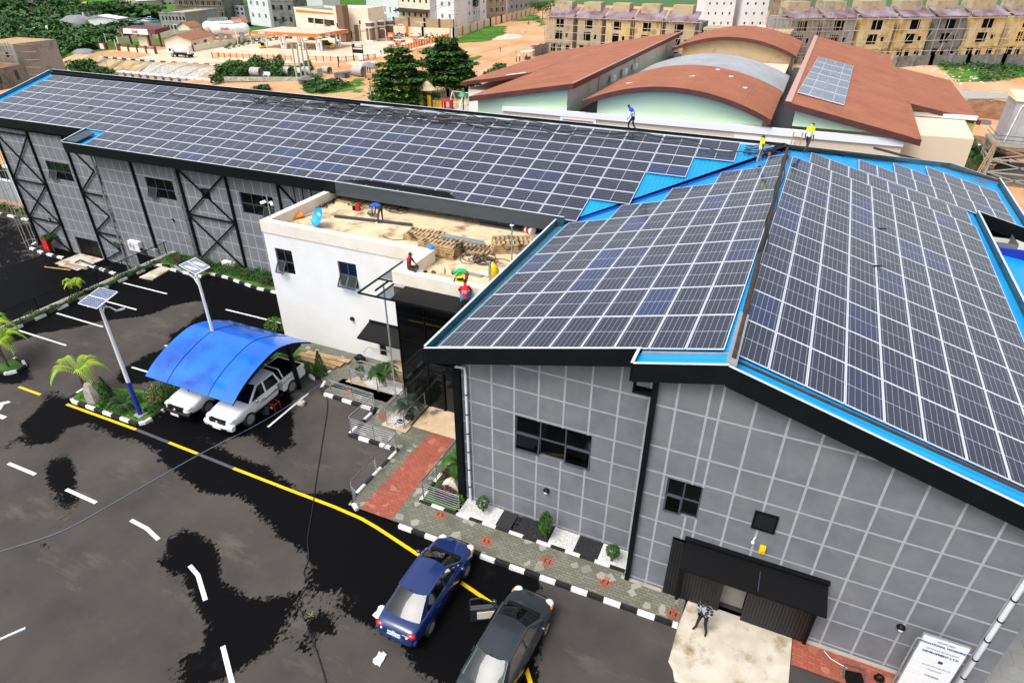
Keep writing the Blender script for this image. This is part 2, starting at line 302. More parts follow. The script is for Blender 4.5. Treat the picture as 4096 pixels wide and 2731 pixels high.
for n,c in dict(cloth_black=(.010,.010,.012),cloth_red=(.40,.012,.018),cloth_green=(.01,.36,.12),cloth_blue=(.01,.09,.55),cloth_navy=(.010,.016,.05),cloth_white=(.74,.76,.80),cloth_jean=(.22,.29,.36),cloth_jean_blue=(.03,.16,.32),cloth_jersey=(.72,.008,.015),cloth_maroon=(.24,.02,.035),cloth_purple=(.24,.04,.36),cloth_yellow=(.5,.33,.05),cloth_charcoal=(.03,.032,.036),vest_yellow=(.62,.86,.0),vest_blue=(.008,.06,.48),reflective=(.8,.82,.85),cloth_print=(.25,.03,.02)).items(): mat(n,c,tuple(min(1,k*1.35+.004) for k in c),9,.85,bp=.3,bs=14,world=False)
def plaid():
    m,nt,N,L,b=nodes('cloth_plaid'); b.inputs['Roughness'].default_value=.9
    v=coords(N,L,False); sp=N.new('ShaderNodeSeparateXYZ'); L.new(v,sp.inputs[0]); col=(.014,.014,.02)
    for ax,per in ((0,.105),(2,.105)):
        f=mth(N,L,'FRACT',mth(N,L,'MULTIPLY',sp.outputs[ax],1/per)); col=mixc(N,L,mth(N,L,'MULTIPLY',mth(N,L,'LESS_THAN',f,.14),.75),col,(.55,.57,.66))
    L.new(col,b.inputs['Base Color'])
plaid()
def panelmat():
    # half-cut cell module; panel x = long side (2.24), y = short side (1.1)
    m,nt,N,L,b=nodes('solar_cells'); v=N.new('ShaderNodeTexCoord').outputs['UV']; sp=N.new('ShaderNodeSeparateXYZ'); L.new(v,sp.inputs[0]); x,y=sp.outputs[0],sp.outputs[1]
    def line(c,per,w,off=0.): return mth(N,L,'LESS_THAN',mth(N,L,'ABSOLUTE',mth(N,L,'SUBTRACT',mth(N,L,'FRACT',mth(N,L,'MULTIPLY_ADD',c,1/per,off)),.5)),w/per)
    bars=line(x,.0905,.0035,0.); cells=line(y,.181,.0075,0.)
    dash=mth(N,L,'MULTIPLY',cells,mth(N,L,'GREATER_THAN',mth(N,L,'FRACT',mth(N,L,'MULTIPLY',x,1/.0905)),.22))
    mid=mth(N,L,'LESS_THAN',mth(N,L,'ABSOLUTE',x),.011)
    oi=N.new('ShaderNodeObjectInfo'); rn=oi.outputs['Random']
    isblue=ramp(N,L,rn,.80,.97); base=mixc(N,L,isblue,(.012,.015,.030),(.008,.024,.10))
    nz=ramp(N,L,noise(N,L,coords(N,L),.25,3),.3,.7); base=mixc(N,L,mth(N,L,'MULTIPLY',nz,.5),base,(.022,.030,.058))
    col=mixc(N,L,mth(N,L,'MULTIPLY',bars,.28),base,(.32,.35,.42)); col=mixc(N,L,mth(N,L,'MULTIPLY',dash,.60),col,(.50,.53,.60)); col=mixc(N,L,mth(N,L,'MULTIPLY',mid,.8),col,(.62,.64,.68))
    L.new(col,b.inputs['Base Color']); b.inputs['Roughness'].default_value=.11; b.inputs['Specular IOR Level'].default_value=.5
    rr=mth(N,L,'MULTIPLY_ADD',noise(N,L,coords(N,L),.9,5),.12,.06); L.new(rr,b.inputs['Roughness'])
panelmat()
def pavers(n,ca,cb,cm,bw=.24,bh=.115,wear=(.45,.44,.38)):
    m,nt,N,L,b=nodes(n); b.inputs['Roughness'].default_value=.85; v=coords(N,L)
    br=N.new('ShaderNodeTexBrick'); br.inputs['Scale'].default_value=1; br.inputs['Brick Width'].default_value=bw; br.inputs['Row Height'].default_value=bh; br.inputs['Mortar Size'].default_value=.008
    br.inputs['Color1'].default_value=(*ca,1); br.inputs['Color2'].default_value=(*cb,1); br.inputs['Mortar'].default_value=(*cm,1); br.inputs['Bias'].default_value=-.2
    w=N.new('ShaderNodeTexWave'); w.inputs['Scale'].default_value=1.3
    vm=N.new('ShaderNodeVectorMath'); vm.operation='MULTIPLY_ADD'; nz=N.new('ShaderNodeTexNoise'); nz.inputs['Scale'].default_value=9; L.new(v,nz.inputs['Vector']); L.new(nz.outputs['Color'],vm.inputs[0]); vm.inputs[1].default_value=(.06,.06,0); L.new(v,vm.inputs[2]); L.new(vm.outputs[0],br.inputs['Vector'])
    col=mixc(N,L,ramp(N,L,noise(N,L,v,.7,7,.6),.5,.8),br.outputs['Color'],(cm[0]*1.6,cm[1]*1.5,cm[2]*1.3)); vo=N.new('ShaderNodeTexVoronoi'); vo.inputs['Scale'].default_value=3.2; L.new(v,vo.inputs['Vector'])
    col=mixc(N,L,mth(N,L,'MULTIPLY',ramp(N,L,vo.outputs['Color'],.78,.82),.55),col,wear)
    L.new(col,b.inputs['Base Color']); bump(N,L,b,br.outputs['Fac'],-.6,.01)
pavers('paver_grey',(.15,.15,.115),(.22,.215,.16),(.055,.05,.035)); pavers('paver_red',(.33,.075,.045),(.42,.12,.07),(.12,.05,.03),wear=(.46,.2,.13)); pavers('paver_tile',(.26,.26,.25),(.3,.3,.29),(.16,.16,.15),.9,.6,wear=(.3,.3,.29))
def asphalt():
    m,nt,N,L,b=nodes('asphalt'); v=coords(N,L); at=N.new('ShaderNodeAttribute'); at.attribute_name='dry'
    f=mth(N,L,'MULTIPLY_ADD',mth(N,L,'SUBTRACT',noise(N,L,coords(N,L,True,(1.,1.5,1.)),1.0,4,.5),.5),1.3,at.outputs['Fac'])
    f=mth(N,L,'MULTIPLY_ADD',mth(N,L,'SUBTRACT',noise(N,L,coords(N,L,True,(1.6,1.,1.)),4.5,8,.72),.5),2.6,f)
    mask=ramp(N,L,mth(N,L,'MULTIPLY_ADD',f,.5,.5),.47,.53)
    dry=mixc(N,L,ramp(N,L,noise(N,L,v,.33,7,.6),.35,.7),(.058,.051,.047),(.10,.087,.076)); dry=mixc(N,L,ramp(N,L,noise(N,L,coords(N,L,True,(.5,1.5,1)),.5,9,.7),.56,.78),dry,(.17,.145,.105))
    dry=mixc(N,L,mth(N,L,'MULTIPLY',noise(N,L,v,60,3),.45),dry,(.035,.032,.03))
    wet=mixc(N,L,noise(N,L,v,45,3),(.0015,.0015,.0018),(.0045,.0045,.005)); wet=mixc(N,L,ramp(N,L,noise(N,L,v,.6,8,.7),.62,.78),wet,(.010,.0095,.009))
    L.new(mixc(N,L,mask,wet,dry),b.inputs['Base Color']); L.new(mth(N,L,'MULTIPLY_ADD',mask,.3,.62),b.inputs['Roughness']); L.new(mth(N,L,'MULTIPLY_ADD',mask,.15,.05),b.inputs['Specular IOR Level'])
    bump(N,L,b,noise(N,L,v,70,3),.35,.01)
asphalt()
def earth():
    m,nt,N,L,b=nodes('earth'); b.inputs['Roughness'].default_value=.95; b.inputs['Specular IOR Level'].default_value=.1; v=coords(N,L); at=N.new('ShaderNodeAttribute'); at.attribute_name='green'; a2=N.new('ShaderNodeAttribute'); a2.attribute_name='pave'
    soil=mixc(N,L,ramp(N,L,noise(N,L,v,.05,7,.6),.35,.65),(.50,.25,.11),(.58,.38,.22)); soil=mixc(N,L,ramp(N,L,noise(N,L,coords(N,L,True,(1,.25,1)),.12,8,.65),.5,.75),soil,(.40,.165,.06)); soil=mixc(N,L,ramp(N,L,noise(N,L,v,.35,7,.6),.55,.8),soil,(.62,.45,.30))
    gr=mixc(N,L,ramp(N,L,noise(N,L,v,.09,7,.65),.35,.65),(.035,.115,.012),(.10,.22,.03)); gr=mixc(N,L,ramp(N,L,noise(N,L,v,.5,6,.6),.5,.7),gr,(.02,.065,.01))
    pv=mixc(N,L,ramp(N,L,noise(N,L,v,.08,6),.35,.65),(.60,.46,.32),(.70,.57,.44)); pv=mixc(N,L,ramp(N,L,noise(N,L,v,.15,8,.65),.55,.75),pv,(.48,.32,.19))
    c=mixc(N,L,ramp(N,L,mth(N,L,'MULTIPLY_ADD',mth(N,L,'SUBTRACT',noise(N,L,v,.11,9,.65),.5),1.2,a2.outputs['Fac']),.48,.55),soil,pv)
    g=mth(N,L,'MULTIPLY_ADD',mth(N,L,'SUBTRACT',noise(N,L,v,.16,9,.7),.5),1.5,at.outputs['Fac'])
    L.new(mixc(N,L,ramp(N,L,g,.46,.56),c,gr),b.inputs['Base Color']); bump(N,L,b,noise(N,L,v,1.5,6),.6,.15)
earth()
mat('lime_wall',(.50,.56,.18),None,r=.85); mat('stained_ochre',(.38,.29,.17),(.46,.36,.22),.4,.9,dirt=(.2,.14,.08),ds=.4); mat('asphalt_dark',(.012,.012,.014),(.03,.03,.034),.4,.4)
mat('dark_rust',(.022,.018,.015),(.06,.035,.02),3,.7)
# ================================================================ THE SETTING: ground
def inpoly(px,py,poly):
    c=np.zeros(px.shape,bool); n=len(poly)
    for i in range(n):
        x0,y0=poly[i]; x1,y1=poly[(i+1)%n]
        if y0==y1: continue
        k=((y0>py)!=(y1>py))&(px<(x1-x0)*(py-y0)/(y1-y0)+x0); c^=k
    return c
def gridmesh(name,x0,x1,y0,y1,st,zf,m,attrs):
    nx=int((x1-x0)/st)+1; ny=int((y1-y0)/st)+1; X,Y=np.meshgrid(np.linspace(x0,x1,nx),np.linspace(y0,y1,ny)); Zv=zf(X,Y)
    me=bpy.data.meshes.new(name); v=np.stack([X,Y,Zv],-1).reshape(-1,3); i=np.arange(nx*ny).reshape(ny,nx)
    f=np.stack([i[:-1,:-1],i[:-1,1:],i[1:,1:],i[1:,:-1]],-1).reshape(-1,4)
    me.from_pydata(v.tolist(),[],f.tolist()); me.materials.append(M[m])
    for k,fn in attrs.items(): a=me.attributes.new(k,'FLOAT','POINT'); a.data.foreach_set('value',fn(X,Y).astype(float).ravel())
    me.polygons.foreach_set('use_smooth',[True]*len(me.polygons)); me.update()
    o=bpy.data.objects.new(name,me); C.objects.link(o); return tag(o,kind='structure')
def blur(a,k):
    for ax in (0,1):
        p=np.pad(a,[(k,k) if q==ax else (0,0) for q in (0,1)],mode='edge'); a=np.mean([np.take(p,range(i,i+a.shape[ax]),axis=ax) for i in range(2*k+1)],axis=0)
    return a
def G2(f,pts,z=0.): return [tuple(onz(f(*p),z)[:2]) for p in pts]
SR5=lambda x,y:r5(x,y)
WET=[ # (zoom, polygon, dry?) painted in order over dry ground
(r5,[(-400,1700),(60,1490),(1000,900),(1500,700),(2500,950),(2500,1700),(1500,1568),(1560,1500),(1750,1390),(1990,1195),(1940,1160),(1640,1230),(1400,1330),(1000,1370),(800,1410),(560,1470),(350,1500),(0,1620)],0),
(r5,[(380,1500),(470,1450),(520,1430),(500,1470)],1),(r5,[(480,1540),(600,1480),(640,1500),(560,1568),(500,1568)],1),(r5,[(1420,1290),(1590,1220),(1560,1260),(1440,1300)],1),
(r6,[(-600,900),(400,900),(400,1568),(-300,1568)],0),
(q1,[(280,0),(480,5),(470,50),(400,60),(320,45)],0),
(q1,[(1030,330),(1080,270),(1200,215),(1290,140),(1420,100),(1600,30),(1700,120),(1600,300),(1350,380),(1300,410),(1100,370)],0),
(q1,[(-60,290),(150,140),(300,250),(250,310),(450,420),(600,525),(670,540),(760,480),(1270,760),(1660,430),(2700,200),(2700,1500),(2352,1566),(2250,1420),(2150,1400),(1950,1440),(1750,1330),(1700,1240),(1590,1180),(1460,1100),(1480,1060),(1380,960),(1150,900),(1000,870),(950,800),(790,770),(730,720),(640,760),(620,700),(450,660),(380,560),(400,480),(250,400),(-60,380)],0),
(q1,[(1720,830),(1850,800),(1990,860),(2060,920),(2000,1000),(1870,890)],1),(q1,[(2352,830),(2200,870),(2000,960),(2100,1010),(2250,1110),(2352,1060)],1),(q1,[(1560,800),(1660,760),(1640,800),(1580,840)],1),
(q1,[(1660,680),(1760,690),(1900,780),(1860,790),(1740,740)],1),(q1,[(1330,650),(1500,640),(1460,720),(1300,760)],1),
(q1,[(220,640),(620,660),(630,760),(600,840),(480,950),(280,970),(260,870),(180,850)],0),(q1,[(-60,900),(100,930),(160,960),(100,1030),(-60,1090)],0),
(q1,[(420,1020),(620,1010),(660,1150),(740,1210),(690,1300),(700,1420),(780,1600),(540,1600),(510,1400),(410,1320),(430,1200)],0),
(q2,[(330,440),(560,400),(680,560),(560,660),(480,640),(330,640)],1),
(q2,[(-20,890),(200,1010),(380,1110),(490,1090),(480,1180),(520,1280),(600,1320),(700,1310),(760,1240),(860,1180),(890,1300),(870,1568),(640,1568),(560,1480),(420,1420),(350,1330),(200,1250),(120,1130),(-20,1080)],1),
(q2,[(590,800),(700,740),(860,700),(1000,620),(1090,640),(1050,700),(1300,980),(1100,1180),(900,1290),(860,1250),(890,1090),(860,1000),(700,1025),(520,1000),(560,900)],1),
(q6,[(0,40),(230,210),(360,320),(400,360),(480,420),(570,450),(510,580),(600,600),(700,680),(860,770),(900,860),(990,900),(1060,1000),(1150,1080),(1250,1210),(1420,1190),(1380,1290),(1440,1440),(1600,1600),(2600,1700),(2600,-50),(1200,-150),(600,-200),(0,-100)],0),
(q6,[(360,330),(480,430),(460,560),(440,640),(350,740),(190,800),(-60,820),(-60,20),(230,220)],1),
(q6,[(-60,830),(180,800),(370,750),(470,600),(560,620),(640,640),(700,690),(560,760),(380,830),(340,900),(350,980),(200,1090),(150,1200),(-60,1260)],0),
(q6,[(560,900),(640,850),(840,900),(850,960),(700,1030),(640,1080),(680,1180),(560,1240),(450,1200),(380,1090),(470,1020)],0),
(q6,[(830,1000),(1000,1060),(1130,1130),(900,1200),(840,1120)],0),(q6,[(280,1320),(400,1280),(510,1290),(500,1350),(430,1420),(360,1510),(290,1480)],0),(q6,[(-20,630),(100,660),(50,700),(-20,690)],0),
(q6,[(800,560),(880,570),(810,640),(740,635)],1),(q6,[(820,280),(870,290),(910,370),(850,385)],1),(q6,[(840,205),(980,260),(930,275),(850,240)],1),(q6,[(990,350),(1060,290),(1080,320),(1010,365)],1),(q6,[(900,500),(950,460),(1000,540),(940,530)],1),(q6,[(370,-20),(480,-10),(440,60),(380,20)],1),
(q5,[(1530,110),(1730,170),(1820,210),(2050,340),(2040,450),(2000,620),(2120,720),(2352,820),(2500,1000),(2450,1350),(2200,1420),(2150,1480),(2100,1600),(1540,1600),(1500,1420),(1380,1270),(1580,1370),(1750,1390),(1780,1300),(1900,1200),(1980,1080),(1850,950),(1780,850),(1730,780),(1720,600),(1640,560),(1500,430),(1540,300)],0),
(q5,[(1110,140),(1220,60),(1370,280),(1280,300),(1180,260)],0),(q5,[(1250,480),(1340,470),(1480,560),(1590,590),(1520,660),(1400,620)],0),(q5,[(400,230),(500,80),(600,250),(620,300),(520,350)],0),(q5,[(20,400),(200,340),(420,430),(360,460),(280,400),(60,440)],0),(q5,[(-20,480),(100,460),(160,510),(40,560),(-20,600)],0),(q5,[(260,1140),(330,1030),(420,1010),(390,1100),(290,1210)],0),(q5,[(90,1520),(150,1450),(260,1480),(280,1568),(100,1600)],0),(q5,[(640,-20),(740,60),(700,70)],0),
(q7,[(1310,1180),(1420,1150),(1480,1200),(1440,1330),(1340,1230)],1),(q7,[(700,930),(760,910),(780,935),(720,955)],1),
]
def dryfield(X,Y):
    F=np.ones(X.shape)
    for f,p,d in WET: F[inpoly(X,Y,G2(f,p))]=1. if d else -1.
    return np.clip(blur(F,4)*1.3,-1.2,1.2)
def kerbline(P,i0=0): return P
asph=gridmesh('car_park',-42.3,14,2,31.6,.16,lambda X,Y:X*0,'asphalt',{'dry':dryfield})
asph.data.materials[0]=M['asphalt']
lot=gridmesh('lower_yard',-82,-42.3,-6,36,.5,lambda X,Y:X*0-3.2,'asphalt',{'dry':lambda X,Y:-.55+.0*X+.25*np.sin(X*.7+Y*.9)*np.cos(Y*.5)+.35*(X<-60)})
# yard wall holding up the car park
b=MB(); b.box(-42.75,-6,-3.3,-42.3,31.4,.25); tag(b.build('retaining_wall','concrete'),'concrete retaining wall under the planted strip beside the black railing','wall')
# far land: one sheet to the horizon, falling away behind the building
def landz(X,Y):
    z=np.full(X.shape,-8.0)
    emb=np.clip((150-Y)/11,0,1)*(X<-153)*np.clip((-150-X)/6,0,1); z-=3.2*emb*emb*(3-2*emb)
    left=np.clip((-222-X)/10,0,1); z-=left*2.2
    z-=.8*np.clip((140-Y)/10,0,1)*(X>-153)*(X<-88)*np.clip((-92-X)/8,0,1)
    bank=np.exp(-((Y-232)/9)**2)*(X>20)*(X<75); z+=1.3*bank
    hum=np.exp(-((X+330)/40)**2-((Y-300)/26)**2)*6+np.exp(-((X+420)/60)**2-((Y-330)/30)**2)*9; z+=hum
    z=np.where(Y<36,np.minimum(z,-8),z); return z
def greenf(X,Y):
    g=np.full(X.shape,.18)
    g[(X<-226)]=1.0; g[(X<-190)&(Y>236)&(X>-226)]=.8
    for f,p,v in [(t3,[(0,640),(600,640),(880,690),(860,740),(0,760)],.75),(t3,[(740,800),(860,740),(1000,790),(1240,830),(1000,880),(760,850)],.8),(t4,[(1030,360),(1344,250),(1500,280),(1344,370),(1100,420),(900,410)],.8),(t6,[(0,410),(0,250),(310,250),(290,330),(120,400)],.72),(t6,[(300,215),(600,130),(690,230),(640,270),(560,140+60)],.7),(t4,[(1090,570),(1290,510),(1280,550),(1100,600)],.6),(t8,[(450,420),(1400,410),(1400,520),(940,560),(700,550)],.62),(t3,[(240,830),(420,820),(430,850),(250,850)],.8),(t4,[(0,740),(140,750),(170,870),(0,870)],.6),
        (t8,[(700,710),(1210,708),(1210,725),(800,725)],.8),(t1,[(500,690),(520,640),(250,700),(250,760)],.9)]:
        g[inpoly(X,Y,G2(f,p,-8))]=v
    for f,p in [(t1,[(0,95),(300,85),(840,60),(860,75),(560,95),(330,95),(0,125)]),(t1,[(700,90),(830,120),(800,135)]),(t1,[(510,285),(700,255),(860,250),(800,280),(540,295)]),(t1,[(800,185),(900,165),(960,170),(960,215),(820,230)]),(t1,[(940,290),(1140,275),(1100,310),(960,320)]),(t1,[(0,265),(180,255),(150,295),(0,300)])]: g[inpoly(X,Y,G2(f,p,-8))]=0.
    return blur(g,1)
def pavef(X,Y):
    p=np.full(X.shape,.2)
    for f,q in [(t3,[(-1000,620),(-600,480),(0,430),(250,380),(500,330),(800,330),(1190,390),(1600,400),(1800,350),(2300,380),(1800,480),(1240,590),(690,610),(0,600)]),(t8,[(700,625),(1250,655),(1250,705),(740,705)]),(t6,[(120,330),(420,330),(440,370),(180,390)]),(t4,[(0,590),(260,580),(160,640),(0,640)])]: p[inpoly(X,Y,G2(f,q,-8))]=.85
    return blur(p,1)
gridmesh('earth_ground',-480,220,40,470,1.25,landz,'earth',{'green':greenf,'pave':pavef})
b=MB(); b.add([(-2500,-300,-11.6),(1500,-300,-11.6),(1500,2800,-11.6),(-2500,2800,-11.6)],[(0,1,2,3)]); tag(b.build('outer_ground','leaf_mid'),kind='structure')
b=MB(); b.box(-42.2,-6,-11,14,31.5,-.3); b.box(-82,-6,-11,-42.8,35.9,-3.5); tag(b.build('platform_fill','concrete'),kind='structure')
b=MB(); b.add([(-300,-60,-3.6),(-82.2,-60,-3.6),(-82.2,44,-3.6),(-300,60,-9.2)],[(0,1,2,3)]); b.add([(-82.2,36,-3.4),(-66,36,-3.4),(-66,44,-8.1),(-82.2,44,-8.1)],[(0,1,2,3)]); tag(b.build('side_slope','grass_short'),kind='structure')
# painted markings: sheets 4 mm above the asphalt
def stripe(mb,pts,w,z=.006,mi=0):
    P=[Vector((p[0],p[1])) for p in pts]; L_=[];R_=[]
    for i,p in enumerate(P):
        d=(P[min(i+1,len(P)-1)]-P[max(i-1,0)]).normalized(); n=Vector((-d.y,d.x))*w/2; L_.append(p+n); R_.append(p-n)
    for i in range(len(P)-1): mb.quad((*R_[i],z),(*R_[i+1],z),(*L_[i+1],z),(*L_[i],z),mi)
b=MB()
for p in [[(-35.65,14.9),(-33.87,14.9)],[(-31.81,14.9),(-26.74,14.91)],[(-24.46,14.86),(-22.58,14.82)],[(-20.3,14.75),(-17,14.7),(-14.6,14.68),(-13.2,14.6),(-12.35,14.46),(-10.05,13.95),(-7.95,13.5),(-6.3,13.1)],[(-4.43,11.42),(-4.02,10.9),(-3.7,10.2),(-3.5,9.4)]]: stripe(b,p,.15)
tag(b.build('yellow_road_line','yellow_line'),kind='structure')
b=MB()
for p in [[(-26.74,14.91),(-24.46,14.86)],[(-22.58,14.82),(-20.3,14.75)]]: stripe(b,p,.16,.005)
tag(b.build('faded_road_line','faded_line'),kind='structure')
b=MB()
for p in [[(-29.97,10.8),(-28.12,10.82)],[(-25.97,10.76),(-24.05,10.74)],[(-21.85,10.66),(-20.85,10.6),(-19.95,10.38)],[(-17.8,9.95),(-17.16,9.75),(-16.05,9.05)],[(-14.12,7.95),(-12.8,7.05)]]: stripe(b,p,.16)
for p in [[(-41.73,26.15),(-37.47,26.18)],[(-41.6,23.7),(-37.41,23.7)],[(-41.72,21.23),(-37.37,21.23)],[(-41.75,18.79),(-37.35,18.8)],[(-32.08,26.12),(-26.3,26.2)],[(-31.74,18.74),(-29,18.78)],[(-32,23.7),(-27.5,23.7)],[(-32,21.2),(-27.5,21.2)]]: stripe(b,p,.12)
for p in [[(-20.94,17.7),(-20.98,20.8)]]: stripe(b,p,.13)
b.add([(*onz(q1(*p),.006)[:2],.006) for p in [(-60,590),(0,560),(75,545),(100,555),(35,575),(10,620),(-40,650)]],[(0,1,2,3,4,5,6)]); b.add([(*onz(q1(*p),.006)[:2],.006) for p in [(-50,655),(0,665),(65,688),(25,712),(-50,690)]],[(0,1,2,3,4)])
tag(b.build('white_road_marking','white_line'),kind='structure')
# paving
def sheet(name,polys,m,z):
    b=MB()
    for p in polys: b.add([(x,y,z) for x,y in p],[tuple(range(len(p)))])
    return tag(b.build(name,m),kind='structure')
sheet('paver_walk',[[(-14.1,14.95),(-10.9,14.97),(-.1,15.02),(-.1,16.15),(-2.3,16.15),(-2.3,16.3),(-11.35,16.3),(-11.35,20.6),(-16.6,20.6),(-16.6,19),(-14.1,18.85)],[(-20.3,21.15),(-16.7,21.15),(-16.6,20.6),(-14.4,20.6),(-14.4,22.4),(-20,22.6)],[(-26,24.0),(-22.9,24.0),(-21.8,22.6),(-20.6,21.7),(-16.6,21.7),(-16.6,24.95),(-26,24.95)]],'paver_grey',.105)
sheet('paver_base',[[(-20,21.2),(-16.6,21.2),(-14.3,20),(-14.3,24.9),(-20,24.9)]],'paver_grey',.099)
sheet('red_paver_strip',[[(-13.5,14.96),(-11.95,14.96),(-11.98,20.5),(-13.25,20.5)]],'paver_red',.109)
b=MB()
def cross(cx,cy,s=.11):
    for dx,dy in ((0,0),(1,0),(-1,0),(0,1),(0,-1)): b.add([(cx+s*(dx*1.7-1+.15*dy),cy+s*(dy*1.7-.8),.1095),(cx+s*(dx*1.7+1),cy+s*(dy*1.7-.8),.1095),(cx+s*(dx*1.7+1),cy+s*(dy*1.7+.8),.1095),(cx+s*(dx*1.7-1),cy+s*(dy*1.7+.8),.1095)],[(0,1,2,3)])
for p in [(q6,1695,20),(q6,2118,262),(q7,325,450),(q7,858,640),(q7,1478,935),(q2,1157,682),(q2,835,475)]: c=onz(p[0](*p[1:]),.109); cross(c.x,c.y)
tag(b.build('red_paver_cross','paver_red'),kind='structure')
sheet('paver_walk_right',[[(3.55,15.0),(9.2,15.0),(9.2,16.15),(3.55,16.15)]],'paver_red',.104)
sheet('tile_yard',[[(8.95,14.2),(24,14.2),(24,40),(8.95,40)]],'paver_tile',.05)
b=MB(); b.hexa([(.05,12.9,-.02),(3.52,12.9,-.02),(3.55,16.14,-.02),(0,16.14,-.02),(-.15,15,-.02),(-.18,13.5,-.02)],[(.3,13,.03),(3.5,13,.03),(3.53,16.14,.12),(0,16.14,.12),(-.13,15,.12),(-.17,13.6,.07)]); tag(b.build('concrete_apron','apron'),kind='structure')
for nm,p in (('pebble_bed_white',[(-9.6,-7.9),(-5.6,-4.55),(-3.55,-2.3)]),('pebble_bed_dark',[(-7.9,-7.25),(-7.0,-5.6),(-4.55,-3.55)])): sheet(nm,[[(a,16.42),(c,16.42),(c,17.34),(a,17.34)] for a,c in p],'pebble_white' if 'white' in nm else 'pebble_dark',.13)
sheet('marble_landing',[[(-19.7,22.35),(-16.55,22.35),(-16.55,24.94),(-18.3,24.94),(-18.3,23.4),(-19.3,23.2)],[(-14.45,20.5),(-11.9,20.5),(-10.1,20.6),(-10.1,22.42),(-14.45,22.42)],[(-15.75,19.95),(-14.35,19.95),(-14.35,22.4),(-15.75,22.4)]],'marble',.16)
# kerbs: alternating painted blocks
def kerb(name,pts,seg=.62,h=.15,w=.17,z=0.,first=0,label=None):
    b=MB(); P=[Vector((p[0],p[1])) for p in pts]; k=first; carry=seg
    for i in range(len(P)-1):
        a=P[i]; e=P[i+1]; L_=(e-a).length; d=(e-a)/L_; t=0.; n=Vector((-d.y,d.x))*w/2
        while t<L_-1e-6:
            s=min(carry,L_-t); p=a+d*(t+.004); q=a+d*(t+s-.004); c=.025
            b.hexa([(*(p-n),z),(*(q-n),z),(*(q+n),z),(*(p+n),z)],[(*(p-n*.8),z+h),(*(q-n*.8),z+h),(*(q+n*.8),z+h),(*(p+n*.8),z+h)],k%2)
            t+=s; carry-=s
            if carry<1e-6: carry=seg; k+=1
    return tag(b.build(name,['white_paint','black_paint']),kind='structure')
kerb('front_kerb',[(-11.5,14.85),(-6.4,14.85),(-.15,14.93)],.62)
kerb('pebble_bed_kerb',[(-11.43,16.36),(-9.5,16.34),(-2.4,16.38)],.6,first=1)
kerb('walkway_kerb',[(-20.75,21.95),(-20.55,21.4),(-20.1,21.02),(-16.8,20.95),(-16.85,18.8),(-14.05,18.8),(-14.15,15.55),(-13.95,15.1),(-13.6,14.9)],.6)
kerb('garden_kerb',[(-11.4,16.4),(-11.4,20.4)],.6)
kerb('planting_kerb',[(-42.0,14),(-42.02,17.8),(-42.08,29.2),(-41.3,29.45),(-41.0,29.5)],.75)
kerb('wall_bed_kerb',[(-40.4,29.1),(-37.2,29.1),(-37.1,29.75),(-35.6,29.75),(-32.4,29.3),(-29.5,29.35),(-26.2,29.4)],.62)
kerb('island_kerb',[(-32.1,16.3),(-32.05,15.3),(-31.6,15.16),(-26.95,15.18),(-26.7,15.45),(-26.68,19.2)],.62)
kerb('side_island_kerb',[(-38.7,15.4),(-38.0,15.25),(-37.4,15.4),(-37.1,15.8),(-37.3,16.35),(-37.9,16.6),(-38.6,16.55)],.6)
kerb('post_bed_kerb',[(-22.9,24.1),(-22.1,22.2),(-21.55,21.95),(-21.2,22.3),(-21.1,22.9)],.55)
kerb('yard_kerb',[(-64,34.1),(-62.6,31.9),(-60.2,31.6),(-57.4,31.6)],.7,z=-3.2,w=.3)
kerb('yard_far_kerb',[(-95,36.5),(-66.5,36.5)],1.1,z=-3.2,w=.3)
kerb('yard_door_kerb',[(-53.9,31.5),(-49,31.1)],.7,z=-3.2,w=.3)
sheet('yard_slab',[[(-57.2,30.5),(-53.9,30.3),(-54,32.9),(-57.1,32.9)]],'apron',-3.12)
for nm,p,z in (('planting_bed_soil',[(-42.3,14),(-42.05,14),(-42.1,29.3),(-41.1,29.6),(-40.4,29.2),(-37.1,29.2),(-37,29.85),(-32.3,29.4),(-26.2,29.5),(-26.2,31.4),(-42.3,31.4)],.12),('island_grass',[(-31.95,15.3),(-26.85,15.28),(-26.8,19.1),(-28.2,19.1),(-28,17.6),(-30.5,16.9),(-32,16.5)],.12),('side_island_grass',[(-38.7,15.45),(-38,15.3),(-37.2,15.7),(-37.35,16.3),(-38.6,16.5)],.12),('garden_grass',[(-11.3,16.45),(-9.75,16.45),(-9.75,20.4),(-11.3,20.4)],.12),('post_bed_grass',[(-25.9,22),(-22.7,24),(-22,22.2),(-21.3,22.2),(-21.1,22.9),(-22.6,24.2),(-26,24.2)],.1)):
    sheet(nm,[p],'grass_short',z)
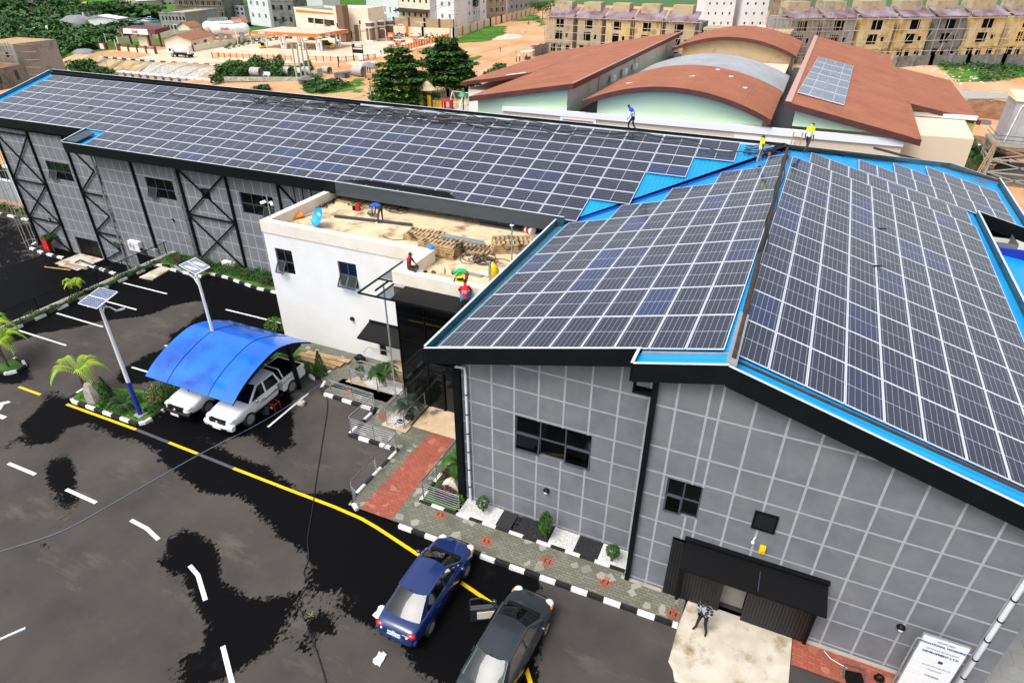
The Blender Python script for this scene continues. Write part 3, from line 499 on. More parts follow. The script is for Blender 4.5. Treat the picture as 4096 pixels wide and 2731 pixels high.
# ================================================================ MAIN WORKSHOP BUILDING
def zl(x,y): return -.06+.003*x+.266*y                 # long wing, front slope (top of the modules)
def zq(x,y): return 10.427+.257*x+.004*y               # short wing, left slope
def zr(x,y): return 9.757-.266*x+.018*y                # short wing, right slope
TH=.13
bld=thing('workshop_building','grey stucco two-wing workshop with charcoal fascias and a blue metal roof under solar panels','building',(-9.7,17.3,0))
def wallX(y,x0,x1,z0,zt,holes,vx,hz,name='wall',brk=(),dep=.22,m='stucco',parent=None,gw=.07):
    b=MB(); X=sorted(set([x0,x1]+[h[0] for h in holes]+[h[1] for h in holes]+list(brk))); Zs=sorted(set([z0]+[h[2] for h in holes]+[h[3] for h in holes]))
    for xa,xb in zip(X,X[1:]):
        for k,za in enumerate(Zs):
            top=k==len(Zs)-1; zb=None if top else Zs[k+1]
            if any(h[0]<=xa and xb<=h[1] and h[2]<=za and (not top and zb<=h[3]) for h in holes): continue
            b.quad((xa,y,za),(xb,y,za),(xb,y,zt(xb) if top else zb),(xa,y,zt(xa) if top else zb))
    for xa,xb,za,zb in holes:
        d=y+dep; b.quad((xa,y,zb),(xb,y,zb),(xb,d,zb),(xa,d,zb)); b.quad((xa,y,za),(xa,d,za),(xb,d,za),(xb,y,za)); b.quad((xa,y,za),(xa,y,zb),(xa,d,zb),(xa,d,za)); b.quad((xb,y,za),(xb,d,za),(xb,d,zb),(xb,y,zb)); b.quad((xa,d+.3,za),(xb,d+.3,za),(xb,d+.3,zb),(xa,d+.3,zb),2)
    w=gw/2; e=y-.006
    def cut(a,c,hs):
        out=[(a,c)]
        for p,q in hs: out=[s for u,v in out for s in ((u,min(v,p)),(max(u,q),v)) if s[1]-s[0]>.01]
        return out
    for x in vx:
        for a,c in cut(z0,min(zt(x-w),zt(x+w)),[(h[2],h[3]) for h in holes if h[0]-w<x<h[1]+w]): b.quad((x-w,e,a),(x+w,e,a),(x+w,e,c),(x-w,e,c),1)
    for z in hz:
        a0=x0; a1=x1
        if zt(x0)<z: a0=x0+(z-zt(x0))/(zt(x1)-zt(x0))*(x1-x0) if not brk else x0
        if zt(x1)<z: a1=brk[0]+(z-zt(brk[0]))/(zt(x1)-zt(brk[0]))*(x1-brk[0]) if brk else x1
        for a,c in cut(a0,a1,[(h[0],h[1]) for h in holes if h[2]-w<z<h[3]+w]): b.quad((a,e-.001,z-w),(c,e-.001,z-w),(c,e-.001,z+w),(a,e-.001,z+w),1)
    return b.build(name,[m,'groove','void'],parent or bld)
def window(parent,y,x0,x1,z0,z1,cols,opens=(),dep=.10,lower=None,fm='frame_grey',bar=.05,ang=22):
    # two rows: fixed lights above, top-hung sashes below; opens: indices of sashes standing open
    zm=lower or (z0+(z1-z0)*.47); b=MB(); yy=y+dep
    for z in (z0,zm,z1): b.box(x0,yy-.03,z-bar/2 if z!=z0 else z,x1,yy+.03,z+bar/2 if z!=z1 else z)
    xs=[x0+(x1-x0)*i/cols for i in range(cols+1)]
    for i,x in enumerate(xs):
        a=x if i==0 else x-bar/2; c=x if i==cols else x+bar/2
        if i==0: c=x+bar
        if i==cols: a=x-bar
        b.box(a,yy-.034,z0,c,yy+.034,z1)
    w=b.build('window',fm,parent)
    p=MB(); p.quad((x0,yy+.005,z0),(x1,yy+.005,z0),(x1,yy+.005,z1),(x0,yy+.005,z1))
    if opens:
        p=MB(); p.quad((x0,yy+.005,zm),(x1,yy+.005,zm),(x1,yy+.005,z1),(x0,yy+.005,z1))
        for i in range(cols):
            if i not in opens: p.quad((xs[i],yy+.005,z0),(xs[i+1],yy+.005,z0),(xs[i+1],yy+.005,zm),(xs[i],yy+.005,zm))
    p.build('pane','dark_glass',w)
    for i in opens:
        a,c=xs[i]+.03,xs[i+1]-.03; L_=zm-z0-.03; t=R(ang); dy,dz=-math.sin(t)*L_,-math.cos(t)*L_; y0=yy-.05; q=MB()
        P=lambda x,f:(x,y0+dy*f,zm-.02+dz*f)
        for u,v in ((P(a,0),P(c,0)),(P(a,1),P(c,1)),(P(a,0),P(a,1)),(P(c,0),P(c,1))): q.beam(u,v,.05,.05)
        sh=q.build('sash',fm,w); q=MB(); q.quad(P(a,1),P(c,1),P(c,0),P(a,0)); q.build('sash_pane','glass_grey',w)
    return w
HZ=[.25,1.42,2.40,3.41,4.53,5.55,6.6,8.2]
zA=lambda x:zq(x,17.3)-.35
wallX(17.35,-9.67,-2.2,0,zA,[(-7.43,-4.41,3.70,5.29)],[-9.3,-8.4,-7.48,-6.52,-5.54,-4.58,-3.6,-2.6],[.25,1.16,2.2,3.28,4.33,5.38,6.48,7.5])
window(bld,17.35,-7.43,-4.41,3.70,5.29,3,(0,2),ang=7)
zB=lambda x:(zq(x,16.2) if x<-.35 else zr(x,16.2))-.35
wallX(16.18,-2.2,8.9,0,zB,[(-1.46,-.32,3.99,5.44),(-.95,3.9,0,2.9)],[-1.6,-.68,-.33,.6,1.55,2.5,3.43,4.4,5.36,6.32,7.3,8.28],HZ,brk=(-.35,))
window(bld,16.18,-1.46,-.32,3.99,5.44,2,(0,),ang=5)
b=MB(); b.quad((8.9,16.18,0),(8.9,40,0),(8.9,40,7.3),(8.9,16.18,7.3)); b.quad((-2.2,16.18,0),(-2.2,17.35,0),(-2.2,17.35,9.6),(-2.2,16.18,9.6)); b.quad((-9.67,17.35,0),(-9.67,31.45,0),(-9.67,31.45,7.7),(-9.67,17.35,7.7)); b.quad((8.9,40,-8),(12.2,40,-8),(12.2,40,6.9),(8.9,40,6.9)); b.quad((12.2,40,-8),(12.2,50,-8),(12.2,50,6.9),(12.2,40,6.9)); b.quad((-62.6,32.95,-8.2),(-62.6,50,-8.2),(-62.6,50,8),(-62.6,32.95,8)); b.quad((-62.6,50,-8.2),(12.2,50,-8.2),(12.2,50,7.6),(-62.6,50,7.6)); b.build('wall','stucco',bld)
# long wing
wallX(32.95,-62.6,-48.3,-3.2,lambda x:8.15,[(-57.25,-54.3,3.74,5.24),(-57.1,-54.15,-3.2,-1.5)],[-62.6+.885*i for i in range(1,17)],[-3.05+1.06*i for i in range(11)])
window(bld,32.95,-57.25,-54.3,3.74,5.24,3,(0,))
wallX(31.45,-48.5,-9.7,-3.2,lambda x:7.75,[(-43.5,-40.7,4.5,5.99),(-34.35,-31.4,4.58,6.07)],[-48.2+.80*i for i in range(0,49)],[-2.0,-1.05,-.1,.95,1.98,2.98,4.03,5.06,6.08,7.12])
window(bld,31.45,-43.5,-40.7,4.5,5.99,3,(0,)); window(bld,31.45,-34.35,-31.4,4.58,6.07,3,(2,))
b=MB(); b.quad((-48.5,31.45,-3.2),(-48.5,32.95,-3.2),(-48.5,32.95,7.7),(-48.5,31.45,7.7)); b.build('wall','stucco',bld)
# roof sheets
rs=MB(); P=lambda f,x,y,d=TH:(x,y,f(x,y)-d)
rs.add([P(zl,-65,32.7),P(zl,-50.1,32.7),P(zl,-50.1,30.6),P(zl,-10.3,30.6),P(zl,-.35,40.7),P(zl,-65,40.7)],[(0,1,2,3,4,5)])
rs.build('roof','blue_sheet_x',bld)
rs=MB(); rs.add([P(zq,-10.3,16.75),P(zq,-3,16.75),P(zq,-3,15.9),P(zq,-.35,15.9),P(zq,-.35,40.6),P(zq,-10.3,30.7)],[(0,1,2,3,4,5)])
rs.add([P(zr,-.35,15.9),P(zr,10.1,15.9),P(zr,10.1,42.3),P(zr,13,42.3),P(zr,13,51.8),P(zr,10,51),P(zr,-.35,40.6)],[(0,1,2,3,4,5,6)])
rs.build('roof','blue_sheet',bld)
rs=MB(); rs.add([(-65,40.7,10.4),(-.35,40.7,10.55),(10,51,7.8),(-65,51,7.8)],[(0,1,2,3)]); rs.build('roof','blue_sheet_x',bld)
# fascias and upstands: (a,b) edge tops, height, facing
def fascia(a,b_,h,n,m='charcoal',t=.05,name='fascia',cap=True):
    b=MB(); a=Vector(a); b_=Vector(b_); n=Vector(n)*t; z=Vector((0,0,h))
    b.hexa([a-z,b_-z,b_-z+n,a-z+n],[a,b_,b_+n,a+n])
    f=b.build(name,m,bld)
    if cap:
        c=MB(); u=Vector((0,0,.012)); o=n*.4; k=Vector((0,0,.002)); c.hexa([a-o+k,b_-o+k,b_+n+o+k,a+n+o+k],[a-o+u+k,b_-o+u+k,b_+n+o+u+k,a+n+o+u+k]); c.build('capping','edge_steel',f)
    return f
fascia((-10.8,16.72,zq(-10.8,16.7)+.06),(-2.95,16.72,zq(-2.95,16.7)+.03),.68,(0,-1,0))
fascia((-2.98,15.86,zq(-2.98,15.9)),(-.35,15.86,zq(-.35,15.9)-.03),.66,(0,-1,0)); fascia((-.35,15.86,zr(-.35,15.9)+.2),(10.2,15.86,zr(10.2,15.9)-.02),.68,(0,-1,0))
fascia((-3.0,15.82,zq(-2.98,15.9)),(-3.0,16.7,zq(-2.98,16.7)+.02),.66,(-1,0,0))
fascia((-10.78,16.75,7.82),(-10.78,30.5,8.02),.62,(-1,0,0),'fascia_inside')
fascia((-50.1,30.55,zl(-50,30.55)+.12),(-25.2,30.55,8.22),.74,(0,-1,0)); fascia((-25.2,30.55,8.22),(-10.35,30.55,8.2),.85,(0,-1,0),'fascia_worn')
fascia((-65,32.66,zl(-60,32.66)+.0),(-50.12,32.66,zl(-50,32.66)+.06),.74,(0,-1,0)); fascia((-50.12,30.5,8.1),(-50.12,32.7,8.62),.6,(-1,0,0),'fascia_inside')
fascia((-65.05,32.7,zl(-65,32.7)+.12),(-65.05,40.9,zl(-65,40.9)+.18),.6,(-1,0,0),'fascia_inside'); fascia((-65,41.0,10.83),(-.5,41.0,10.72),.5,(0,1,0),'charcoal')
fascia((10.2,15.9,zr(10.2,15.9)+.18),(10.2,41.7,zr(10.2,41.7)+.18),.6,(1,0,0),'fascia_inside'); fascia((10.2,41.75,7.95),(13.15,41.75,7.2),.75,(0,-1,0)); fascia((13.15,41.8,zr(13.1,42)+.15),(13.15,51.8,zr(13.1,51.8)+.2),.6,(1,0,0),'fascia_inside'); fascia((-.35,41.05,10.65),(10,51.1,8.2),.6,(-.7,.7,0),'fascia_inside'); fascia((10,51.1,8.2),(13.1,51.85,7.3),.6,(-.2,.97,0),'fascia_inside')
b=MB(); b.hexa([(-10.75,16.8,7.3),(-10.2,16.8,7.3),(-10.2,30.6,7.5),(-10.75,30.6,7.5)],[(-10.75,16.8,7.5),(-10.2,16.8,7.5),(-10.2,30.6,7.66),(-10.75,30.6,7.66)]); b.hexa([(9.95,16,7.0),(10.2,16,7.0),(10.2,41.7,7.3),(9.95,41.7,7.3)],[(9.95,16,7.2),(10.2,16,7.2),(10.2,41.7,7.55),(9.95,41.7,7.55)]); b.build('gutter','fascia_inside',bld)
b=MB(); b.box(-10.8,16.75,7.1,-9.7,31.4,7.15); b.box(-65,32.7,7.6,-50.1,33,7.65); b.box(-50.1,30.6,7.4,-9.7,31.4,7.45); b.box(8.9,16,6.7,10.2,41.7,6.75)
b.build('soffit','charcoal',bld)
b=MB(); b.tube([(-.28,16.2,10.36),(-.30,24,10.42),(-.30,32,10.5),(-.3,40.4,10.6)],.085,8); b.build('ridge_pipe','dark_rust',bld)
b=MB(); b.hexa([(-.45,15.9,10.05),(-.2,15.9,10.0),(-.2,19,10.1),(-.45,19,10.15)],[(-.45,15.9,10.44),(-.15,15.9,10.36),(-.15,19,10.4),(-.45,19,10.47)]); b.hexa([(-2.9,16.55,zq(-2.9,16.5)-.15),(-.4,16.55,10.17),(-.4,16.62,10.17),(-2.9,16.62,zq(-2.9,16.5)-.15)],[(-2.9,16.55,zq(-2.9,16.5)-.03),(-.4,16.55,10.3),(-.4,16.62,10.3),(-2.9,16.62,zq(-2.9,16.5)-.03)]); b.build('ridge_flashing','galv',bld)
b=MB(); b.hexa([(-.2,16.68,zr(-.2,16.6)-.2),(9.8,16.68,zr(9.8,16.6)-.2),(9.8,16.74,zr(9.8,16.6)-.2),(-.2,16.74,zr(-.2,16.6)-.2)],[(-.2,16.68,zr(-.2,16.6)-.05),(9.8,16.68,zr(9.8,16.6)-.05),(9.8,16.74,zr(9.8,16.6)-.05),(-.2,16.74,zr(-.2,16.6)-.05)])
b.build('rail_channel','rust',bld); b=MB(); b.beam((5.0,49.8,9.0),(13,51.2,7.35),.1,.15); b.build('rail_channel','rust',bld)
b=MB(); b.box(-64.6,40.55,10.44,-.6,40.8,10.66); b.build('ridge_cap','charcoal',bld)
b=MB(); b.box(-30,40.42,10.56,-.6,40.54,10.64); b.build('ridge_rail','alu',bld)
for a,c in (((-10.2,30.75),(-.6,40.4)),):
    b=MB(); b.tube([(a[0],a[1],zq(*a)-.09),(c[0],c[1],zq(*c)-.1)],.035,6); b.tube([(a[0]+.35,a[1],zq(a[0]+.35,a[1])-.1),(c[0]+.3,c[1]-.1,zq(c[0]+.3,c[1])-.12)],.03,6); b.build('valley_flashing','royal_blue',bld)
# braces, columns, downpipes
b=None
def post(name,p,q,w=.16,m='charcoal',h=None): b=MB(); b.beam(p,q,w,h or w); return b.build(name,m,bld)
for x in (-58.15,-53.7,-62.55): post('column',(x,32.86,-3.2),(x,32.86,7.6),.14)
for x in (-44.48,-39.8,-35.25,-30.7): post('column',(x,31.36,0 if x>-44 else .1),(x,31.36,7.5),.14)
for x0,x1 in ((-62.5,-58.15),(-53.7,-48.6)):
    for z0,z1 in ((-3.1,.0-.45),(-.45,3.05),(3.05,7.2)):
        post('brace',(x0,32.84,z0),(x1,32.84,z1),.09); post('brace',(x0,32.80,z1),(x1,32.80,z0),.09); post('brace',(x0,32.83,z1),(x1,32.83,z1),.1)
for z0,z1 in ((.1,3.7),(3.7,7.2)):
    for x0,x1 in ((-39.8,-35.25),): post('brace',(x0,31.34,z0),(x1,31.34,z1),.09); post('brace',(x0,31.30,z1),(x1,31.30,z0),.09); post('brace',(x0,31.33,z1),(x1,31.33,z1),.1)
post('brace',(-30.7,31.34,7.2),(-27.2,31.34,3.8),.1)
for x in (-27.8,-28.5,-29.2): post('brace',(x,31.2,4.5),(x,31.2,7.3),.05)
post('column',(-9.82,17.28,0),(-9.82,17.28,7.4),.26); post('column',(-2.28,16.1,0),(-2.28,16.1,9.4),.17)
def pipe(pts,r=.055,m='pipe_white',clips=True):
    b=MB(); b.tube(pts,r,8); p=b.build('downpipe',m,bld,smooth=40)
    if clips:
        a,c=Vector(pts[-2]),Vector(pts[-1]); b=MB()
        for i in range(1,7): q=a.lerp(c,i/7); b.tube([q-Vector((0,0,.02)),q+Vector((0,0,.02))],r*1.35,8)
        b.build('clip','black',p)
pipe([(-10.5,17.0,7.25),(-9.75,17.1,7.0),(-9.45,17.22,6.95),(-9.42,17.22,6.7),(-9.42,17.22,.05)])
pipe([(8.6,15.95,7.2),(8.33,16.05,6.6),(8.31,16.08,.05)],.07)
pipe([(-48.4,31.1,7.3),(-48.55,31.3,7.1),(-48.62,31.32,-3.1)],.08,'galv'); pipe([(-40.5,31.1,7.4),(-40.2,31.3,7.2),(-40.22,31.33,.1)],.06,'galv')
b=MB(); b.tube([(-50,30.9,7.4),(-48.7,31.2,7.15)],.05,6); b.build('downpipe','pipe_white',bld)
b=MB(); b.box(-2.95,16.0,8.55,-2.35,16.35,8.62); b.box(-2.95,16.0,8.55,-2.9,16.35,9.0); b.build('bracket','charcoal',bld)
# vents
def vent(x0,x1,z0,z1,y):
    b=MB(); b.box(x0,y-.07,z0,x1,y-.005,z0+.06); b.box(x0,y-.07,z1-.06,x1,y-.005,z1); b.box(x0,y-.07,z0+.06,x0+.06,y-.005,z1-.06); b.box(x1-.06,y-.07,z0+.06,x1,y-.005,z1-.06)
    n=6
    for i in range(n): z=z0+.08+(z1-z0-.16)*i/n; b.quad((x0+.06,y-.06,z),(x1-.06,y-.06,z),(x1-.06,y-.012,z+.09),(x0+.06,y-.012,z+.09))
    b.build('vent','charcoal',bld)
vent(1.33,2.04,4.42,5.16,16.18); vent(-37.92,-37.19,5.15,5.88,31.45); vent(-51.0,-50.3,4.0,4.8,32.95); vent(-50.2,-49.6,-.9,-.1,32.95)
for x,y,z in ((-6.05,17.35,2.0),(6.26,16.18,2.15),(-41.7,31.45,2.9),(-32.6,31.45,2.6),(-59.7,32.95,-.3),(-50.0,32.95,.5)):
    b=MB(); b.lathe([(.0,-.12),(.07,-.11),(.12,-.04),(.13,.04),(.09,.1),(0,.13)],(x,y-.04,z),10); l=b.build('wall_lamp','black',bld,smooth=50); b=MB(); b.ball((x,y-.11,z-.03),.085,.06,.085); b.build('lens','white',l,smooth=60)
b=MB(); b.tube([(1.55,16.15,4.05),(1.5,16.0,4.05),(1.5,16.0,3.98)],.02); b.ball((1.5,16.0,3.93),.06); b.build('camera_dome','white',bld,smooth=60)
b=MB(); b.box(1.75,16.05,3.5,1.93,16.17,3.78); b.ball((1.84,16.07,3.64),.085,.05,.12); b.build('siren','yellow',bld)
# corrugated sliding gate, black canopy with two posts
b=MB(); b.box(-.94,16.05,.02,1.02,16.12,2.85); b.box(1.8,16.0,.02,3.88,16.07,2.85); b.build('sliding_door','black_louvre',bld)
b=MB(); b.quad((1.0,16.6,.0),(1.82,16.6,.0),(1.82,16.6,2.6),(1.0,16.6,2.6)); b.build('door_recess','concrete',bld)
cn=MB(); cn.hexa([(-.5,16.16,2.98),(3.96,16.16,2.98),(3.96,14.9,2.86),(-.5,14.9,2.86)],[(-.5,16.16,3.06),(3.96,16.16,3.06),(3.96,14.9,2.93),(-.5,14.9,2.93)]); cn.box(-.55,16.0,3.07,4.0,16.17,3.14)
cno=cn.build('canopy','black',bld)
for x in (-.42,3.9): b=MB(); b.beam((x,15.98,.05),(x,15.98,2.85),.1,.1); b.build('canopy_post','charcoal',cno)
b=MB(); b.box(1.93,14.95,2.99,1.95,16.1,3.02,0); b.build('canopy_seam','frame_grey',cno)
b=MB(); b.box(-57.05,33.06,-3.2,-55.65,33.1,-1.55); b.box(-55.6,33.06,-3.2,-54.2,33.1,-1.55); b.build('double_door','black',bld)
for x0,x1 in ((-2.5,-.98),(3.95,8.9)): b=MB(); b.box(x0,16.02,0,x1,16.16,.13); b.build('plinth','concrete',bld)
b=MB(); b.box(-47.0,31.3,-1.9,-44.7,31.46,-.75); b.build('basement_opening','void',bld)
for x in (-44.48,-39.8,-35.25): b=MB(); b.box(x-.2,31.1,0,x+.2,31.5,.16); b.build('footing','concrete',bld)
# ---------------------------------------------------------------- solar modules
def panelparts():
    l,w,t,fr=2.225,1.098,.035,.026; x,y=l/2,w/2; b=MB()
    b.box(-x,-y,0,x,-y+fr,t); b.box(-x,y-fr,0,x,y,t); b.box(-x,-y+fr,0,-x+fr,y-fr,t); b.box(x-fr,-y+fr,0,x,y-fr,t)
    g=MB(); g.quad((-x+fr,-y+fr,t-.006),(x-fr,-y+fr,t-.006),(x-fr,y-fr,t-.006),(-x+fr,y-fr,t-.006)); g.quad((-x+fr,-y+fr,.002),(-x+fr,y-fr,.002),(x-fr,y-fr,.002),(x-fr,-y+fr,.002))
    return b,g
def adduv(me,co):
    uv=me.uv_layers.new(name='UVMap'); idx=np.zeros(len(me.loops),int); me.loops.foreach_get('vertex_index',idx); uv.data.foreach_set('uv',np.asarray(co,float)[idx][:,:2].ravel())
NUM='one two three four five six seven eight nine ten eleven twelve thirteen fourteen fifteen sixteen seventeen eighteen nineteen twenty twenty-one twenty-two twenty-three twenty-four twenty-five twenty-six twenty-seven twenty-eight'.split()
PAN=[] # (matrix, label, group)
def place(c,x,y,label,grp):
    x=Vector(x).normalized(); y=Vector(y); z=x.cross(y).normalized()
    if z.z<0: z=-z
    y=z.cross(x); m=Matrix((x,y,z)).transposed().to_4x4(); m.translation=Vector(c)-z*.03; PAN.append((m,label,grp))
P0=Vector((-.347,27.94,10.458)); u=Vector((-1.083,.024,-.278)); v=Vector((.047,2.257,.022))
for j,n in zip(range(-5,5),(9,9,9,9,9,9,7,5,3,1)):
    for i in range(n): place(P0+u*(i+.5)+v*(j+.5),v,u,f'solar panel on right wing left slope, row {NUM[j+5]} from front fascia, {NUM[i]} from ridge','solar panels on the left slope of the right wing')
P0=Vector((-.381,16.924,10.156)); u=Vector((1.08,-.018,-.288)); v=Vector((.045,2.244,.028))
for j,(a,n) in enumerate([(0,9)]*10+[(1,9)]):
    for i in range(a,n): place(P0+u*(i+.5-(.15 if j==10 else 0))+v*(j+.5),v,u,f'solar panel on right wing right slope, row {NUM[j]} from front, {NUM[i]} from ridge','solar panels on the right slope of the right wing')
for j,(y0,n) in enumerate(((41.72,8),(43.98,6),(46.24,4))):
    for i in range(n):
        x=12.45-1.085*(i+.5); place((x,y0+1.12,zr(x,y0+1.12)),(0.02,1,.018),(1,-.017,-.266),f'solar panel at far end of right slope, back row {NUM[j]}, {NUM[i]} from outer eave','solar panels on the right slope of the right wing')
for n in range(9):
    for k in range(27):
        if n>6 and k<7: continue
        x0=-63.96+2.2615*k; yb=40.32-1.08*(n+1); xr=x0+2.2615
        if xr>yb-40.9+.75: continue
        xc=x0+1.13; yc=yb+.54; place((xc,yc,zl(xc,yc)),(1,0,.003),(0,1,.266),f'solar panel on long left wing roof, row {NUM[n]} below ridge, {NUM[k]} from far left end','solar panels on the long left wing')
PAN.sort(key=lambda t:(t[0].translation-Vector((0,0,CH))).length)
fb,gb=panelparts(); proto=None
for k,(m,lab,grp) in enumerate(PAN[:300]):
    if proto is None:
        proto=fb.build('solar_module','alu'); g=gb.build('cell_glass','solar_cells',proto,world=False); adduv(g.data,gb.v); tag(proto,lab,'solar panel',grp); proto.matrix_world=m
    else: dup(proto,label=lab,group=grp,matrix=m)
b=MB(); uvs=[]
for m,_,_ in PAN[300:]:
    b.add([m@Vector(p) for p in fb.v],fb.f,0); uvs+=fb.v; b.add([m@Vector(p) for p in gb.v],gb.f,1); uvs+=gb.v
if b.v: o=b.build('solar_modules',['alu','solar_cells']); adduv(o.data,uvs); tag(o,'field of pale reflecting solar panels at the far left end of the long roof','solar panels','solar panels on the long left wing','stuff')
# ================================================================ WHITE ANNEX
ann=thing('annex_building','white flat-roofed annex with parapet, tilted windows and dark glass front between the two grey wings','building',(-18,25,0))
ZR=6.86; ZP=7.5
def plainX(y,x0,x1,z0,z1,holes,m,dep=.2):
    return wallX(y,x0,x1,z0,lambda x:z1,holes,[],[],m=m,parent=ann,dep=dep)
wA=ony(q2(1128,0),24.95); wB=ony(q2(1205,140),24.95)
HW=(wA.x,wB.x,max(.25,wB.z),wA.z+.55)
plainX(24.95,-26.1,-15.7,0,ZP,[(-25.5,-24.3,4.5,5.98),(-21.2,-20.0,4.47,5.97),HW,(-17.75,-16.95,.16,2.3)],'white_wall')
window(ann,24.95,-25.5,-24.3,4.5,5.98,2,(0,),ang=32,bar=.06); window(ann,24.95,-21.2,-20.0,4.47,5.97,2,(0,1),ang=32,bar=.06); window(ann,24.95,*HW,1)
b=MB(); b.box(-17.75,25.08,.16,-16.95,25.12,2.3); b.build('door','rust',ann)
plainX(22.4,-15.85,-9.8,6.4,ZP,[],'white_wall')
b=MB(); b.quad((-26.1,24.95,0),(-26.1,31.4,0),(-26.1,31.4,ZP),(-26.1,24.95,ZP)); b.quad((-15.85,22.4,0),(-15.85,24.95,0),(-15.85,24.95,ZP),(-15.85,22.4,ZP)); b.build('wall','white_wall',ann)
pp=MB(); w=.42
for x0,y0,x1,y1 in ((-26.15,24.9,-15.3,24.9+w),(-26.15,24.9+w,-26.15+w,31.4),(-15.9,22.35,-9.85,22.35+w),(-15.9,22.35+w,-15.3,24.9)): pp.box(x0,y0,ZR-.02,x1,y1,ZP)
pp.build('parapet','parapet',ann)
b=MB(); b.add([(-26.1,25,ZR),(-15.7,25,ZR),(-15.7,22.4,ZR),(-9.8,22.4,ZR),(-9.8,31.4,ZR),(-26.1,31.4,ZR)],[(0,1,2,3,4,5)]); b.build('roof','roof_screed',ann)
b=MB(); b.box(-15.85,22.3,.16,-9.75,22.36,6.7); b.build('curtain_wall','dark_glass',ann)
b=MB()
for x in (-15.8,-14.3,-12.8,-11.4,-9.95): b.box(x-.02,22.26,.16,x+.02,22.3,6.7)
for z in (2.4,3.9,5.4): b.box(-15.78,22.27,z-.015,-9.97,22.295,z+.015)
b.build('mullion','black',ann)
b=MB(); b.box(-13.5,22.22,.17,-13.38,22.3,2.55); b.box(-12.0,22.22,.17,-11.9,22.3,2.55); b.box(-13.38,22.22,2.45,-12.0,22.3,2.55); b.build('door_frame','charcoal',ann)
b=MB(); b.quad((-14.2,22.29,3.3),(-10.2,22.29,3.05),(-10.2,22.29,3.13),(-14.2,22.29,3.38)); b.build('tape','pole_wood',ann)
b=MB(); b.hexa([(-15.2,22.34,6.72),(-10.9,22.34,6.72),(-10.9,21.05,6.68),(-15.2,21.05,6.68)],[(-15.2,22.34,6.86),(-10.9,22.34,6.86),(-10.9,21.05,6.80),(-15.2,21.05,6.80)]); b.build('canopy','black',ann)
b=MB()
for a,c in (((-17,21.1),(-17,24.9)),((-15.2,21.1),(-15.2,22.3)),((-17,21.1),(-15.2,21.1)),((-17,22.75),(-15.9,22.75)),((-16.0,21.1),(-16.0,24.9)),((-17,24.85),(-16,24.85)),((-16.4,21.6),(-16.4,22.7))): b.beam((*a,6.7),(*c,6.7),.07,.07)
gf=b.build('glass_canopy','charcoal',ann)
b=MB(); b.quad((-17,22.8,6.745),(-15.9,22.8,6.745),(-15.9,24.85,6.745),(-17,24.85,6.745)); b.quad((-16,21.1,6.745),(-15.2,21.1,6.745),(-15.2,22.3,6.745),(-16,22.3,6.745)); b.build('pane','glass_grey',gf)
b=MB(); b.tube([(-16.5,22.41,.1),(-16.5,22.41,6.7)],.045,8); b.build('canopy_post','galv',ann,smooth=40)
b=MB(); b.hexa([(-19.55,24.93,2.58),(-15.95,24.93,2.58),(-15.95,23.35,2.42),(-19.3,23.35,2.42)],[(-19.55,24.93,2.66),(-15.95,24.93,2.66),(-15.95,23.35,2.5),(-19.3,23.35,2.5)]); b.box(-19.55,24.86,2.66,-15.95,24.93,2.74); b.build('canopy','black',ann)
b=MB(); b.box(-18.6,23.6,.16,-17.0,24.93,.3); b.build('step','marble',ann); b=MB(); b.box(-18.2,24.0,.3,-17.0,24.93,.44); b.build('step','marble',ann)
b=MB(); b.tube([(-19.9,24.4,.75),(-19.75,24.75,1.0),(-18.3,24.75,1.05)],.025,6); b.build('handrail','steel',ann)
b=MB(); b.lathe([(.0,-.12),(.07,-.11),(.13,-.04),(.14,.04),(.09,.12),(0,.15)],(-20.73,24.91,2.5),10); l=b.build('wall_lamp','black',ann,smooth=50); b=MB(); b.ball((-20.73,24.84,2.47),.09,.06,.09); b.build('lens','white',l,smooth=60)
# ---- things on the annex roof
def oz(f,x,y,z): return onz(f(x,y),z)
def rod(name,a,c,w,h,m,label,cat,group=None): b=MB(); b.beam(a,c,w,h); b.beam(Vector(a)+Vector((0,0,h*.45)),Vector(c)+Vector((0,0,h*.45)),w*1.25,h*.2); return tag(b.build(name,m),label,cat,group)
rod('steel_channel',oz(an,535,280,6.93),oz(an,1228,358,6.93),.16,.12,'channel','long dark steel channel lying beside the bending man in blue','steel channel','steel channels lying on the annex roof')
rod('steel_channel',oz(an,835,142,6.93),oz(an,1130,196,6.93),.16,.12,'channel','dark steel channel lying near the back fascia behind the bending man','steel channel','steel channels lying on the annex roof')
rod('steel_channel',oz(an2,720,78,6.93),oz(an2,1075,135,6.93),.16,.12,'channel','dark steel channel lying on bare roof behind the right pallet stack','steel channel','steel channels lying on the annex roof')
rod('steel_channel',oz(an2,935,70,6.93),oz(an2,1105,100,6.93),.14,.12,'channel','short dark steel channel lying beside the white bucket','steel channel','steel channels lying on the annex roof')
for i,(p,q,l) in enumerate((((375,180),(755,245),'upper of two light grey steel channels resting across the pallets'),((380,195),(765,265),'lower of two light grey steel channels resting across the pallets'))):
    rod('steel_channel',oz(an2,*p,7.68),oz(an2,*q,7.35),.14,.12,'galv',l,'steel channel','steel channels lying on the annex roof')
rod('steel_channel',oz(an2,575,515,6.93),oz(an2,730,548,6.93),.12,.1,'galv','short light grey steel channel on the roof behind the man in green','steel channel','steel channels lying on the annex roof')
for i in range(5):
    y=30.66+.11*i; rod('mounting_rail',(-24.6+.3*i,y,8.32+.012*i),(-17.0-.15*i,y,8.30+.012*i),.05,.06,'black',f'dark mounting rail on the worn fascia, {("nearest","second","third","fourth","rearmost")[i]} of five side by side','mounting rail','mounting rails laid along the worn fascia')
